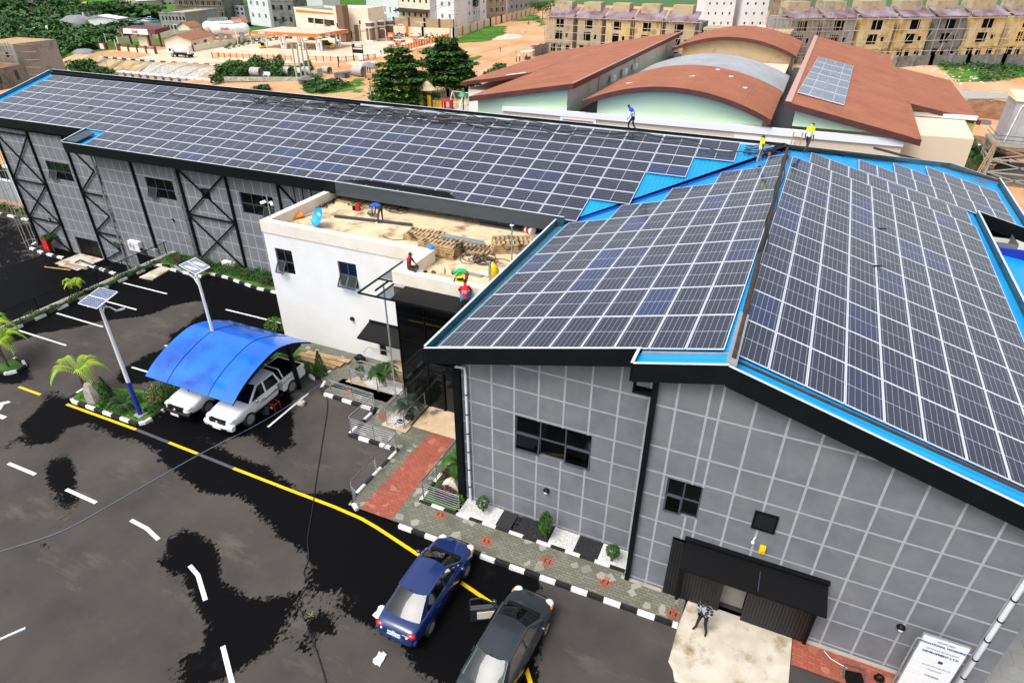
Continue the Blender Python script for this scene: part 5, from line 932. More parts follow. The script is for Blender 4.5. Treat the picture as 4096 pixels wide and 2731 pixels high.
# ================================================================ CARPORT
cpt=thing('carport','curved bright blue sheet carport over the white pickups','carport',(-24.5,20.9,0))
prof=[onx(zc(*p),-21.62) for p in ((715,722),(745,655),(800,570),(860,490),(950,385),(1050,290),(1180,247),(1315,245))]
prof=[(p.y,p.z) for p in prof]
ys=np.linspace(0,1,29); pa_=np.array(prof); tt=np.concatenate([[0],np.cumsum(np.linalg.norm(np.diff(pa_,axis=0),axis=1))]); tt/=tt[-1]
PY=np.interp(ys,tt,pa_[:,0]); PZ=np.interp(ys,tt,pa_[:,1])
for _ in range(5): PY[1:-1]=(PY[:-2]+PY[2:]+2*PY[1:-1])/4; PZ[1:-1]=(PZ[:-2]+PZ[2:]+2*PZ[1:-1])/4
XL,XR=-27.4,-21.62
for k,(xa,xb) in enumerate(((XL,-25.92),(-25.92,-23.22),(-23.22,XR))):
    b=MB(); g=[[(xa+(xb-xa)*j/4,y,z) for y,z in zip(PY,PZ)] for j in range(5)]; b.loft(g,closed=False,caps=False); b.loft([[(x,y,z-.012) for x,y,z in r_] for r_ in g],closed=False,caps=False); b.build('roof_sheet','carport_blue',cpt,smooth=50)
for x in (-25.92,-23.22): b=MB(); b.tube([(x,y,z+.012) for y,z in zip(PY,PZ)],.014,5); b.build('sheet_joint','charcoal',cpt)
for x in (XL+.06,-24.5,XR-.05):
    b=MB(); b.loft([[(x-.04,y,z-.02),(x+.04,y,z-.02),(x+.04,y,z-.10-.12*math.sin(math.pi*min(1,i/20))),(x-.04,y,z-.10-.12*math.sin(math.pi*min(1,i/20)))] for i,(y,z) in enumerate(zip(PY,PZ))]); b.build('roof_arch','charcoal',cpt)
    b=MB(); b.beam((x,20.95,0),(x,20.75,float(np.interp(20.75,PY,PZ))-.05),.2,.16); b.build('post','charcoal',cpt)
    for s in (-1,1):
        b=MB(); b.loft([[(x-.03,20.8+s*q,float(np.interp(min(20.8+s*q,PY[-1]),PY,PZ))-.08),(x+.03,20.8+s*q,float(np.interp(min(20.8+s*q,PY[-1]),PY,PZ))-.08),(x+.03,20.8+s*q,float(np.interp(min(20.8+s*q,PY[-1]),PY,PZ))-.75+q*.65),(x-.03,20.8+s*q,float(np.interp(min(20.8+s*q,PY[-1]),PY,PZ))-.75+q*.65)] for q in (.02,.2,.4,.6,.85)]); b.build('knee_brace','charcoal',cpt)
for y in (17.6,19.2,20.8):
    z=float(np.interp(y,PY,PZ))-.06; b=MB(); b.beam((XL+.1,y,z),(XR-.1,y,z),.07,.07); b.build('purlin','charcoal',cpt)
# ================================================================ SOLAR STREET LAMPS
def streetlamp(label,base,htop,corners,split,arm_to,armz,blue,group='solar street lamps in the car park'):
    t=thing('solar_street_lamp',label,'street lamp',base,0,group); B_=Vector(base)
    b=MB(); b.tube([B_+Vector((0,0,blue)),B_+Vector((0,0,htop))],[.095,.065],12); b.build('pole','white_paint',t,smooth=40)
    b=MB(); b.tube([B_,B_+Vector((0,0,blue))],[.115,.098],12); b.build('pole_base','royal_blue',t,smooth=40); b=MB(); b.obox(B_,.45,.45,.08); b.build('footing','concrete',t)
    P=[Vector(c) for c in corners]; n=(P[1]-P[0]).cross(P[3]-P[0]).normalized(); n=n if n.z>0 else -n
    for k in range(2):
        a0,a1=(0.,.495) if k==0 else (.505,1.); L_=lambda f,g:(P[0].lerp(P[1],g)).lerp(P[3].lerp(P[2],g),f) if split==0 else (P[0].lerp(P[1],f)).lerp(P[3].lerp(P[2],f),g)
        q=[L_(a0,0),L_(a1,0),L_(a1,1),L_(a0,1)]; b=MB(); b.hexa([x-n*.04 for x in q],q); pn=b.build('solar_panel','white',t)
        c=sum(q,Vector())/4; g=MB(); qq=[x+(c-x)*.06+n*.004 for x in q]; nx,ny=5,9
        if (qq[1]-qq[0]).length>(qq[3]-qq[0]).length: nx,ny=ny,nx
        for i in range(nx):
            for j in range(ny):
                f=lambda a,b_:(qq[0].lerp(qq[1],a)).lerp(qq[3].lerp(qq[2],a),b_); e=.06
                g.quad(f((i+e)/nx,(j+e)/ny),f((i+1-e)/nx,(j+e)/ny),f((i+1-e)/nx,(j+1-e)/ny),f((i+e)/nx,(j+1-e)/ny))
        g.build('cells','cell_blue',pn)
    c=sum(P,Vector())/4; b=MB(); b.tube([B_+Vector((0,0,htop)),c-n*.05],.05,8); b.beam(P[0].lerp(P[3],.5)-n*.06,P[1].lerp(P[2],.5)-n*.06,.06,.05); b.build('panel_bracket','white_paint',t)
    A=B_+Vector((0,0,armz)); E_=Vector(arm_to); d=E_-A; b=MB(); b.tube([A,A+d*.25+Vector((0,0,.35)),A+d*.6+Vector((0,0,.28)),E_],.03,8); b.tube([A+Vector((0,0,.25)),A+d*.25+Vector((0,0,.5)),A+d*.5+Vector((0,0,.32))],.018,6); b.build('arm','white_paint',t,smooth=40)
    b=MB(); e=d.normalized(); b.loft([[E_+e*o+Vector((-e.y*w*s,e.x*w*s,z)) for s,z in ((-1,0),(-.7,.05),(.7,.05),(1,0),(.7,-.03),(-.7,-.03))] for o,w in ((-.1,.03),(.05,.09),(.3,.1),(.45,.04))]); b.build('lamp_head','galv',t,smooth=50)
mat('cell_blue',(.02,.045,.14),(.03,.06,.18),3,.15)
pz=6.75; cs=[onz(r5(*p),pz+dz) for p,dz in (((712,1216),-.1),((910,1070),.1),((1082,1110),.12),((888,1264),-.08))]
streetlamp('white and royal blue solar lamp standing on the grass island',(-27.36,15.74,.1),6.3,cs,1,onz(r5(1075,1285),6.15),5.8,2.05)
L2=onz(r5(1806,955),6.35); cs=[onz(r5(*p),pz+dz) for p,dz in (((1640,866),-.05),((1795,795),.1),((1930,880),.1),((1795,952),-.08))]
streetlamp('white solar lamp rising behind the blue carport',(L2.x,L2.y,.0),6.3,cs,1,onz(r5(1665,925),6.3),5.6,.9)
# ================================================================ PLANTS
def frond(c,az,l,arch,w,n,leafl,droop=.5):
    b=MB(); pts=[]
    for i in range(n+1): t=i/n; r_=l*t*(1-.12*t); pts.append(Vector((c[0]+r_*math.cos(az),c[1]+r_*math.sin(az),c[2]+arch*l*math.sin(t*2.3)*.75-droop*l*t*t*.5)))
    b.tube(pts,[.022*(1-.8*i/n) for i in range(n+1)],4)
    for i in range(2,n+1):
        d=(pts[i]-pts[i-1]).normalized(); sd=d.cross(Vector((0,0,1))).normalized()
        for s in (-1,1):
            for h in (0,.5): b.leaf(pts[i-1].lerp(pts[i],h),sd*s*.8+d*.55+Vector((0,0,.1)),leafl*(.5+.6*math.sin(math.pi*min(1,.12+i/n*.95))),w,bend=.35)
    return b
def palm(name,label,cat,base,h,nf,l,leafm,trunk_r=.07,arch=.75,leafl=.42,w=.05,seed=1,droop=.9,lean=(0,0),group=None,n=14,skip=()):
    rd=random.Random(seed); t=thing(name,label,cat,base,0,group); c=Vector(base)+Vector((lean[0],lean[1],h))
    b=MB(); b.tube([Vector(base),Vector(base).lerp(c,.5)+Vector((0,0,.0)),c],[trunk_r*1.2,trunk_r,trunk_r*.8],8); b.build('trunk','bark',t,smooth=50)
    for k in range(nf):
        if k in skip: continue
        frond(c,2*math.pi*k/nf+rd.uniform(-.2,.2),l*rd.uniform(.85,1.1),arch*rd.uniform(.7,1.2),w,n,leafl,droop).build('frond',leafm,t)
    return t
def cycad(label,base,r,h=.1,nf=16,seed=1,m='leaf_cycad',group=None,cat='cycad'):
    return palm('cycad',label,cat,base,h,nf,r,m,.09,.75,.2,.035,seed,.55,group=group,n=11)
def scatter_bush(c,rx,ry,h,n,shape='dome'):
    p=rng.normal(size=(n,3)); p/=np.linalg.norm(p,axis=1)[:,None]; p*=rng.uniform(.45,1,n)[:,None]**.5; p[:,2]=np.abs(p[:,2])
    if shape=='cone': z=rng.uniform(0,1,n)**1.4; a=rng.uniform(0,6.283,n); rr=(1-z)**.85*np.sqrt(rng.uniform(.35,1,n)); p=np.stack([rr*np.cos(a),rr*np.sin(a),z],1)
    if shape=='ball': p[:,2]*=np.sign(rng.normal(size=n)); p[:,2]=p[:,2]*.5+.5
    return np.array(c)+p*[rx,ry,h]
def bush(name,label,cat,c,rx,ry,h,n,mats,size,shape='dome',stem=None,group=None,stemr=.03):
    t=thing(name,label,cat,c,0,group); k=len(mats); b=MB(); cc=(c[0],c[1],c[2]+(stem or 0)); P=scatter_bush(cc,rx,ry,h,n,shape)
    lump=np.sin(P[:,0]*9/rx)+np.sin(P[:,1]*8/ry+1)+np.sin(P[:,2]*7/h); mi=((lump+rng.normal(size=n)*.8)>.3).astype(int) if k>1 else np.zeros(n,int)
    b.leaves(P,size,mi.tolist()); b.build('foliage',list(mats),t)
    b=MB()
    for i in range(3): b.tube([(c[0]+.03*i-.03,c[1],c[2]),(c[0]+random.uniform(-.3,.3)*rx,c[1]+random.uniform(-.3,.3)*ry,c[2]+(stem or 0)+h*.7)],[stemr,stemr*.5],5)
    b.build('stem','bark',t); return t
palm('young_palm','young palm with lime yellow fronds beside the rock on the island','palm',tuple(onz(q1(800,480),.12)),1.35,6,1.5,'leaf_lime',.06,.8,.5,.05,3,1.0,skip=(5,))
palm('young_palm','lime palm in the small kerbed island at the left edge','palm',tuple(onz(q1(80,235),.12)),1.3,7,1.5,'leaf_lime',.06,.8,.5,.05,5,1.0)
palm('young_palm','tall lime palm at the left edge behind the first','palm',(-39.0,16.2,.12),1.9,7,1.7,'leaf_lime',.06,.8,.5,.05,8,1.0)
palm('young_palm','small yellow palm growing in the hedge beside the black railing','palm',tuple(onz(r5(715,1125),.4)),.55,7,.8,'leaf_lime',.04,1.0,.3,.05,9,.7)
c=onz(q1(865,535),.12); b=MB(); b.loft([[(c.x+dx*k,c.y+dy*k*.8,.1+z) for dx,dy in ((-.45,-.2),(-.1,-.42),(.4,-.3),(.5,.1),(.2,.35),(-.3,.3))] for z,k in ((0,1),(.35,.98),(.75,.72),(1.05,.42),(1.12,.2))]); tag(b.build('boulder','rock',smooth=25),'tall pale grey boulder standing on the island beside the palm','boulder')
bush('cone_shrub','narrow clipped cone conifer on the island beside the boulder','shrub',tuple(onz(q1(1015,575),.12)),.55,.5,1.75,1500,('leaf_dark','leaf_mid'),.10,'cone')
cycad('low green cycad at the foot of the blue lamp pole',tuple(onz(q1(1150,600),.12)),.95,.12,18,4,'leaf_dark')
bush('variegated_shrub','pale yellowish shrub on the island beside the dark bush','shrub',tuple(onz(q1(1450,600),.12)),.42,.42,1.1,420,('leaf_pale','leaf_mid'),.10,'ball',.3)
bush('leafy_bush','dark leafy bush at the end of the island by the pickup','bush',tuple(onz(q1(1560,500),.12)),.75,1.1,.95,1300,('leaf_dark','leaf_mid'),.11)
bush('leafy_bush','low bush under the pale shrub on the island','bush',tuple(onz(q1(1400,620),.12)),.5,.4,.35,400,('leaf_mid','leaf_light'),.09)
# strips of low hedge
def strip_leaves(name,path,w,h,dens,size,mats,label=None,kind=None,z=.12,cat='hedge'):
    b=MB(); P=[]
    for a,c in zip(path,path[1:]):
        a=np.array(a);c=np.array(c);L_=np.linalg.norm(c-a); n=int(L_*w*dens); t=rng.uniform(0,1,n)[:,None]; d=(c-a)/L_; nn=np.array([-d[1],d[0]])
        q=a+(c-a)*t+nn*(rng.uniform(-.5,.5,n)*w)[:,None]; hh=h*(.55+.3*np.sin(q[:,0]*2.1+q[:,1]*1.7)+.2*np.sin(q[:,0]*5.3-q[:,1]*4.1)); P.append(np.concatenate([q,(z+np.abs(hh)*rng.uniform(.2,1.1,n))[:,None]],1))
    P=np.concatenate(P); mi=((np.sin(P[:,0]*3.1)+np.sin(P[:,1]*2.7)+rng.normal(size=len(P)))>0).astype(int); b.leaves(P,size,mi.tolist()); return tag(b.build(name,list(mats)),label,cat if label else None,None,kind)
strip_leaves('hedge',[(-42.15,14.4),(-42.2,29.6)],.5,.45,520,.10,('leaf_mid','leaf_dark'),'low clipped hedge strip between the black railing and the striped kerb')
strip_leaves('hedge',[(-41.9,30.4),(-37.3,30.4),(-36.8,30.6),(-26.4,30.5)],1.5,.55,420,.11,('leaf_mid','leaf_dark'),'dense low hedge along the foot of the long grey wall')
strip_leaves('hedge',[(-66.5,37.3),(-95,37.3)],1.0,.8,160,.2,('leaf_mid','leaf_dark'),'clipped hedge along the far kerb of the lower yard',z=-3.1)
for nm,pts,w in (('island_ground_cover',[(-31.7,15.8),(-27.2,15.75)],.8),('island_ground_cover',[(-27.3,15.9),(-27.2,18.9)],.8),('island_ground_cover',[(-30.6,16.4),(-28,16.9)],.7),('garden_ground_cover',[(-10.6,16.7),(-10.55,20.2)],1.3),('post_bed_ground_cover',[(-24.8,22.7),(-22.3,22.9)],.9)):
    strip_leaves(nm,pts,w,.12,500,.07,('leaf_mid','leaf_light'),None,'stuff',.1)
for i,(x,y) in enumerate(((1640,850),(1890,930))): bush('purple_shrub',('purple shrub in the hedge behind the near lamp panel','purple shrub in the hedge between the lamp and the right air conditioner')[i],'shrub',tuple(onz(r5(x,y),.3)),.4,.4,.6,220,('leaf_purple',),.10)
bush('purple_shrub','purple shrub beside the annex corner above the kerb','shrub',tuple(onz(r6(75,1040),.25)),.5,.4,.6,260,('leaf_purple','leaf_dark'),.1)
bush('flower_bush','flowering bush against the annex corner behind the carport','bush',tuple(onz(r6(190,1440),.15)),.9,.6,.7,700,('leaf_mid','leaf_light'),.1)
bush('cone_shrub','green cone conifer behind the white pickup beside the carport post','shrub',tuple(onz(q2(598,300),.1)),.42,.42,1.55,1200,('leaf_mid','leaf_dark'),.09,'cone')
bush('leafy_bush','clipped bush beside the cone conifer and carport post','bush',tuple(onz(q2(490,270),.1)),.7,.4,.6,800,('leaf_mid','leaf_light'),.09)
palm('potted_palm','broad dark green palm inside the steel railing by the steps','palm',(-17.4,22.75,.2),.55,11,.95,'leaf_dark',.07,1.05,.3,.09,6,.5,n=10)
bush('leafy_bush','small leafy plant inside the railing next to the broad palm','bush',(-18.9,22.75,.2),.3,.25,.75,220,('leaf_dark','leaf_mid'),.12,'ball',.2)
cycad('dark cycad in the white pebble planter beside the marble landing',(-15.0,21.3,.3),.95,.2,20,7)
for nm,x0,x1,y0,y1 in (('planter_pebbles',-15.5,-14.6,20.1,22.1),('railing_pebbles',-18.6,-16.2,22.45,22.95)):
    b=MB(); n=500;
    for i in range(n): b.ball((random.uniform(x0,x1),random.uniform(y0,y1),.19+random.uniform(0,.05)),random.uniform(.03,.055),None,.03,5,3)
    tag(b.build(nm,'white',smooth=60),None,None,None,'stuff')
c=Vector((-15.0,20.5,.2)); tag(coil((c.x,c.y,.2),.2,3,.02,'black',seed=5,spread=.02).build('hose_coil','black'),'black ring of hose on the white pebbles','hose')
b=MB(); b.lathe([(0,0),(.22,0),(.24,.1),(.12,.14),(0,.12)],(-14.75,20.95,.2),12); tag(b.build('stone_bowl','pebble_dark',smooth=40),'dark round bowl beside the cycad trunk','bowl')
# garden by the corner
palm('garden_palm','small green palm in the railed garden by the building corner','palm',(-10.35,18.2,.1),.9,8,1.1,'leaf_mid',.06,.85,.35,.06,4,.9)
b=MB(); b.loft([[(-10.5+dx*k,17.5+dy*k,.1+z) for dx,dy in ((-.42,-.1),(0,-.35),(.45,-.15),(.4,.3),(-.1,.35))] for z,k in ((0,1),(.3,.9),(.55,.6),(.66,.3))]); tag(b.build('boulder','rock_white',smooth=25),'pale boulder among the purple shrubs in the railed garden','boulder')
bush('purple_shrub','big purple shrub in front of the pale boulder','shrub',(-10.45,16.95,.1),.62,.4,.7,700,('leaf_purple',),.09)
bush('purple_shrub','purple shrub behind the pale boulder near the garden palm','shrub',(-10.8,18.1,.1),.45,.45,.85,450,('leaf_purple',),.09)
bush('leafy_bush','green bush at the column base in the railed garden','bush',(-9.95,17.0,.1),.35,.35,.45,300,('leaf_mid','leaf_light'),.09)
for lab,f,x,y,rx,h,st,n,cat in (('slim upright shrub between white and dark pebbles under the long window',q7,305,235,.28,1.25,.18,750,'shrub'),('small round ball shrub on the last white pebbles by the black column',q7,915,445,.28,.5,.32,420,'shrub'),('wispy shrub on the first white pebbles beside the white downpipe',q2,2085,1560,.28,.65,.2,300,'shrub')):
    c=onz(f(x,y),.13); bush('young_shrub',lab,cat,tuple(c),rx,rx,h,n,('leaf_mid','leaf_dark'),.09,'ball',st)
# pebbles in relief
for x0,x1,m in ((-9.55,-7.95,'pebble_white'),(-5.55,-4.6,'pebble_white'),(-3.5,-2.35,'pebble_white'),(-7.2,-5.65,'pebble_dark'),(-4.5,-3.6,'pebble_dark')):
    b=MB()
    for i in range(int((x1-x0)*330)): b.ball((random.uniform(x0,x1),random.uniform(16.48,17.28),.13+random.uniform(0,.03)),random.uniform(.02,.045),random.uniform(.02,.04),.025,5,3,jit=.2)
    tag(b.build('pebbles',m,smooth=60),None,None,None,'stuff')
# ================================================================ RAILINGS
def railing(name,label,path,h=.95,z=.1,nr=6,m='steel',pr=.024,rr=.011,posts=None,curve=None,cat='railing',sp=1.4):
    t=thing(name,label,cat,(path[0][0],path[0][1],z)); P=[Vector((*p,z)) for p in path]
    b=MB(); b.tube([p+Vector((0,0,h)) for p in P],pr,8); b.build('handrail',m,t,smooth=40)
    for k in range(nr): b=MB(); b.tube([p+Vector((0,0,.16+(h-.26)*k/(nr-1))) for p in P],rr,5); b.build('rail',m,t)
    for i in range(len(P)-1):
        L_=(P[i+1]-P[i]).length; n=max(1,int(L_/sp+.5))
        if L_<.6: continue
        for k in range(n+(1 if i==len(P)-2 else 0)): q=P[i].lerp(P[i+1],min(.985,k/n+.015)); b=MB(); b.tube([q,q+Vector((0,0,h))],pr,8); b.lathe([(0,0),(.05,0),(.05,.02),(0,.03)],q,8); b.build('post',m,t,smooth=40)
    return t
railing('steel_railing','stainless railing stepping along the walkway edge beside the car park',[(-19.66,21.08),(-16.85,21.02),(-16.82,20.9),(-16.86,18.95),(-16.78,18.87),(-14.12,18.86),(-14.05,18.7),(-14.16,15.65),(-14.1,15.35),(-13.9,15.1),(-13.6,14.97)])
railing('steel_railing','stainless railing around the small garden at the building corner',[(-11.25,20.1),(-11.4,16.6),(-11.3,16.48),(-9.55,16.46)])
railing('steel_railing','stainless railing looping round the broad palm by the steps',[(-16.6,23.25),(-19.2,23.3),(-19.5,23.1),(-19.5,22.5),(-19.35,22.36),(-15.9,22.36)])
railing('steel_railing','stainless railing around the cycad planter before the glass front',[(-15.62,22.2),(-15.62,20.2),(-15.5,20.08),(-14.7,20.05),(-14.58,20.2),(-14.55,22.2)])
railing('black_railing','long black metal railing above the lower yard',[(-42.55,12),(-42.55,31.0)],1.0,.2,6,'black',.03,.014,cat='railing',sp=2.1)
# ================================================================ SIGNBOARD
yb=15.4; c0=ony(q8(1430,1130),yb); c1=ony(q8(1860,1250),yb); Wd=c1.x-c0.x; x0=c0.x; zt=(c0.z+c1.z)/2; rowh=.365
sg=thing('site_signboard','white site signboard with blue writing against the grey wall','signboard',(x0+Wd/2,yb,0))
b=MB(); b.box(x0-.03,yb+.01,zt-7*rowh,x0+Wd+.03,yb+.07,zt+.03); b.build('frame','galv',sg)
LN=[(('PROPOSED',.13,.105,'plate_grey',0),('VOCATIONAL WORKSHOP',.145,.255,'sign_blue',.005)),(('OPTIMUM PETROLEUM',.115,.10,'plate_grey',0),('DEVELOPMENT L.T.D',.14,.25,'sign_blue',.005)),(),(('F.C.D.A/D.C/B.P/C.I.D',.115,.10,'plate_grey',0),('/PHSII/27472',.10,.27,'plate_grey',0)),(('17/5/2022',.14,.19,'plate_grey',.002),),(),()]
mat('sign_blue',(.02,.07,.26),None,r=.6); mat('plate_grey',(.10,.11,.15),None,r=.6)
for i,ln in enumerate(LN):
    z1=zt-i*rowh; b=MB(); b.box(x0,yb-.02,z1-rowh+.012,x0+Wd,yb+.008,z1-.012); bd=b.build('board','white',sg)
    for s,sz,dz,m,bo in ln: text(s,sz*.72,m,bd,frame(Vector((x0+Wd*(.52 if i<3 else .58),yb-.023,z1-dz))-Vector((x0+Wd/2,yb,0)),(1,0,0),(0,0,1)),bold=bo,spacing=.98)
    if i==2: b=MB(); b.box(x0+Wd*.55,yb-.03,z1-.24,x0+Wd*.65,yb-.021,z1-.14); b.build('emblem','royal_blue',bd)
for x in (x0-.12,x0+Wd+.12):
    s=1 if x>x0 else -1; b=MB(); b.tube([(x,yb,0),(x,yb,zt-.25),(x-s*.03,yb,zt-.2),(x-s*.1,yb,zt-.2)],.03,8); b.build('post','galv',sg,smooth=40)
b=MB(); c=onz((3300+300/2.688,2560+420/2.688),.1); fl=thing('floodlight','black floodlight unit lying on the red pavers at the wall','floodlight',c); b.obox((c.x,c.y,c.z+.02),.5,.34,.16,.2); b.build('housing','black',fl); b=MB(); b.tube([c+Vector((-.3,-.1,.1)),c+Vector((-.3,.25,.3)),c+Vector((.3,.3,.3)),c+Vector((.3,-.05,.1))],.03,6); b.build('bracket','channel',fl)
b=MB(); b.tube([onz((3300+x/2.688,2560+y/2.688),.12) for x,y in ((-10,110),(60,195),(240,300))],.012,5); tag(b.build('wire','white'),'thin pale wire running along the plinth to the floodlight','wire')
lump('floodlight',onz((3300+570/2.688,2560+430/2.688),.1),.16,.12,.16,'black','small black spotlight on the red pavers beside the signboard','floodlight',.15)
# ================================================================ YARD THINGS
def acunit(label,x,y,z,w=1.0,h=.72):
    t=thing('air_conditioner',label,'air conditioner',(x,y,z),0,'outdoor air conditioners'); b=MB(); b.box(x-w/2,y-.35,z,x+w/2,y,z+h); b.build('casing','white',t)
    b=MB();
    for rr in (.30,.24,.18,.12,.06): b.tube([(x-w*.14+rr*math.cos(a),y-.36,z+h/2+rr*math.sin(a)) for a in np.linspace(0,2*math.pi,17)],.012,4)
    b.build('fan_grille','pole_grey',t); b=MB(); b.ball((x+w*.33,y-.352,z+h*.75),.05,.01,.05); b.build('badge','red',t)
    b=MB(); b.box(x+w/2,y-.28,z+.1,x+w/2+.06,y-.1,z+.3); b.build('valve_cover','black',t); b=MB(); b.tube([(x+w/2+.03,y-.2,z+.2),(x+w/2+.12,y-.1,z+.05),(x+w/2+.1,y,z-.3)],.03,5); b.build('hose','black',t)
acunit('white air conditioner unit on the long wall above the black railing',-46.7,31.42,-.35,1.2,.8); acunit('white air conditioner unit standing in the hedge on the right',-36.6,31.3,-.28,1.15,.85)
x,y,z=onz(lf(630,575),-3.2); cb=thing('hose_cabinet','red fire hose cabinet standing against the wall in the lower yard','cabinet',(x,y,z)); b=MB(); b.obox((x,y,z),.75,.35,1.15,.0); b.build('body','red_paint',cb)
for zz in (.04,.6): b=MB(); b.box(x-.33,y-.19,z+zz,x+.33,y-.177,z+zz+.5); d_=b.build('door','red',cb); b=MB(); b.box(x+.22,y-.21,z+zz+.25,x+.26,y-.19,z+zz+.32); b.build('latch','white',d_)
palm('frangipani','glossy dark plant beside the red cabinet','plant',tuple(onz(lf(700,590),-3.2)),.8,12,.75,'leaf_dark',.05,1.3,.3,.1,3,.2,n=8); palm('frangipani','glossy dark plant beside the galvanised downpipe by the railing','plant',tuple(onz(r5(1130,880),-3.2)+Vector((0,.6,0))),1.4,12,.9,'leaf_dark',.06,1.3,.35,.1,5,.2,n=8)
for i,(p,q,lab) in enumerate((((410,883),(650,912),'pale batten lying alone on the lower yard'),((540,872),(700,900),'pale batten lying at the yard slab edge'),((590,860),(800,905),'pale plank lying against the yard slab'),((600,850),(810,895),'grey plank lying on the yard slab edge'))): rod('timber_batten',onz(r5(*p),-3.1),onz(r5(*q),-3.1),.1,.05,'plank_wood' if i<3 else 'galv',lab,'plank','battens lying in the lower yard')
b=MB(); q=[onz(r5(*p),-2.95) for p in ((690,845),(740,820),(850,865),(885,845))];
for a,c in zip(q,q[1:]): b.beam(a,c,.1,.1)
tag(b.build('steelwork','channel'),'dark open steel frame lying on the yard slab','steelwork')
# scaffold ladder at the far left corner
x,y,z=onz(lf(440,510),-3.2); sc_=thing('scaffold_tower','thin pipe scaffold ladder rising at the far left corner of the building','scaffold',(x,y,z))
for dx,dy in ((0,0),(.5,0),(0,-.7),(.5,-.7)): b=MB(); b.tube([(x+dx,y+dy,z),(x+dx,y+dy,z+9.5)],.03,5); b.build('upright','pole_grey',sc_)
for k in range(6): b=MB(); b.tube([(x,y,z+.6+1.6*k),(x+.5,y,z+.6+1.6*k)],.025,5); b.tube([(x,y-.7,z+.6+1.6*k),(x,y,z+.6+1.6*k)],.025,5); b.build('rung','pole_grey',sc_)
# gate piers and fence beyond the lower yard
gy=40.2
gw_=thing('boundary_fence','white panelled boundary wall with black spiked top at the far left','fence',(-72,gy,-3.4)); b=MB(); b.box(-110,gy,-3.6,-66,gy+.2,-1.2); b.build('wall','grey_far',gw_)
for x in np.arange(-108,-65,.45): b=MB() if x==-108 else b; b.box(x,gy+.05,-1.0,x+.3,gy+.12,.6)
b.build('spiked_panel','black',gw_)
for x in (-70.4,-76.2,-82,-88): b=MB(); b.box(x-.55,gy-.25,-3.6,x-.2,gy+.45,.5); b.box(x+.2,gy-.25,-3.6,x+.55,gy+.45,.5); b.box(x-.2,gy-.15,-3.6,x+.2,gy+.4,.45); b.box(x-.8,gy-.4,.5,x+.8,gy+.6,.75); b.build('pier','white_far',gw_)
b=MB(); b.box(-110,gy-.06,-1.25,-66,gy+.24,-1.0); b.build('rail','white_far',gw_)
# cables and litter on the car park
def ground_cable(label,pts,r=.022,z=.025,m='cable'): b=MB(); b.tube([(p[0],p[1],z) for p in pts],r,6); tag(b.build('power_cable',m,smooth=50),label,'cable')
def smooth_path(P,n=8):
    P=[np.array(p,float) for p in P]; out=[]
    for i in range(len(P)-1):
        p0=P[max(i-1,0)];p1=P[i];p2=P[i+1];p3=P[min(i+2,len(P)-1)]
        for k in range(n): t=k/n; out.append(.5*((2*p1)+(-p0+p2)*t+(2*p0-5*p1+4*p2-p3)*t*t+(-p0+3*p1-3*p2+p3)*t**3))
    return out+[P[-1]]
ground_cable('thick black cable winding down the car park past the blue sedan',smooth_path([(-20.47,23.48),(-21.06,22.38),(-19.38,20.4),(-17.5,17.49),(-16.24,15.5),(-15.28,14.05),(-14.5,12.81),(-13.86,12.09),(-13.56,11.44),(-13.12,11.15),(-12.94,10.32),(-12.54,10.08),(-12.16,10.08)]))
ground_cable('black cable end running out of the frame below the taped joint',smooth_path([(-12.1,10.0),(-11.99,10.11),(-11.94,9.67),(-11.27,9.21),(-10.65,8.76),(-10.11,8.33),(-9.6,7.9)]))
ground_cable('thin blue black cable crossing the lot toward the lower left corner',smooth_path([(-20.88,21.78),(-21.17,19.49),(-21.57,17.56),(-22.43,14.79),(-23.38,10.83),(-23.89,9.06),(-25.09,7.42),(-26.5,5.5)]),.018,.022,'cable_grey')
c=(-12.12,10.08,.05); b=MB()
for k in range(9): a=k*.7; b.tube([c,(c[0]+.12*math.cos(a),c[1]+.12*math.sin(a),.06+.05*(k%3))],.012,4)
tag(b.build('wire_joint','leaf_pale'),'splayed bare wire joint between the two black cables','wire joint')
rod('plastic_pipe',(-21.6,4.4,.03),(-20.85,5.68,.03),.06,.06,'pipe_white','white plastic pipe lying on the asphalt at the lower left edge','pipe')
def paper(c,s,lab,seed,m='paper'):
    rd=random.Random(seed); b=MB(); g=[[(c[0]+s*(i-2)*.25+rd.uniform(-.03,.03),c[1]+s*1.5*(j-2)*.25+rd.uniform(-.03,.03),.012+rd.uniform(0,.07)) for j in range(5)] for i in range(5)]; b.loft(g,closed=False,caps=False); tag(b.build('litter',m,smooth=30),lab,'litter')
paper((-9.95,11.2),.35,'crumpled white sheet on the asphalt beside the blue sedan',1); paper((-9.0,9.7),.3,'crumpled white litter on the asphalt below the blue sedan',2)
lump('stone',onz(q2(420,580),0),.22,.2,.15,'rock_white','pale stone beside the white line near the walkway','stone')
x,y,z=onz(q2(170,620),0); gn=thing('generator','small red-framed generator beside the near pickup','generator',(x,y,0)); b=MB(); b.obox((x,y,.08),.4,.3,.28,.3); b.build('engine','black',gn)
for p,q in (((-.25,-.2,0),(-.25,-.2,.45)),((.25,-.2,0),(.25,-.2,.45)),((-.25,.2,0),(-.25,.2,.45)),((.25,.2,0),(.25,.2,.45)),((-.25,-.2,.45),(.25,-.2,.45)),((-.25,.2,.45),(.25,.2,.45)),((-.25,-.2,.45),(-.25,.2,.45)),((.25,-.2,.45),(.25,.2,.45))): b=MB(); b.tube([Vector((x,y,0))+Vector(p),Vector((x,y,0))+Vector(q)],.018,5); b.build('frame_tube','red_paint',gn)
b=MB(); b.ball((x-.02,y-.17,.2),.09,.03,.09); b.build('starter','yellow',gn)
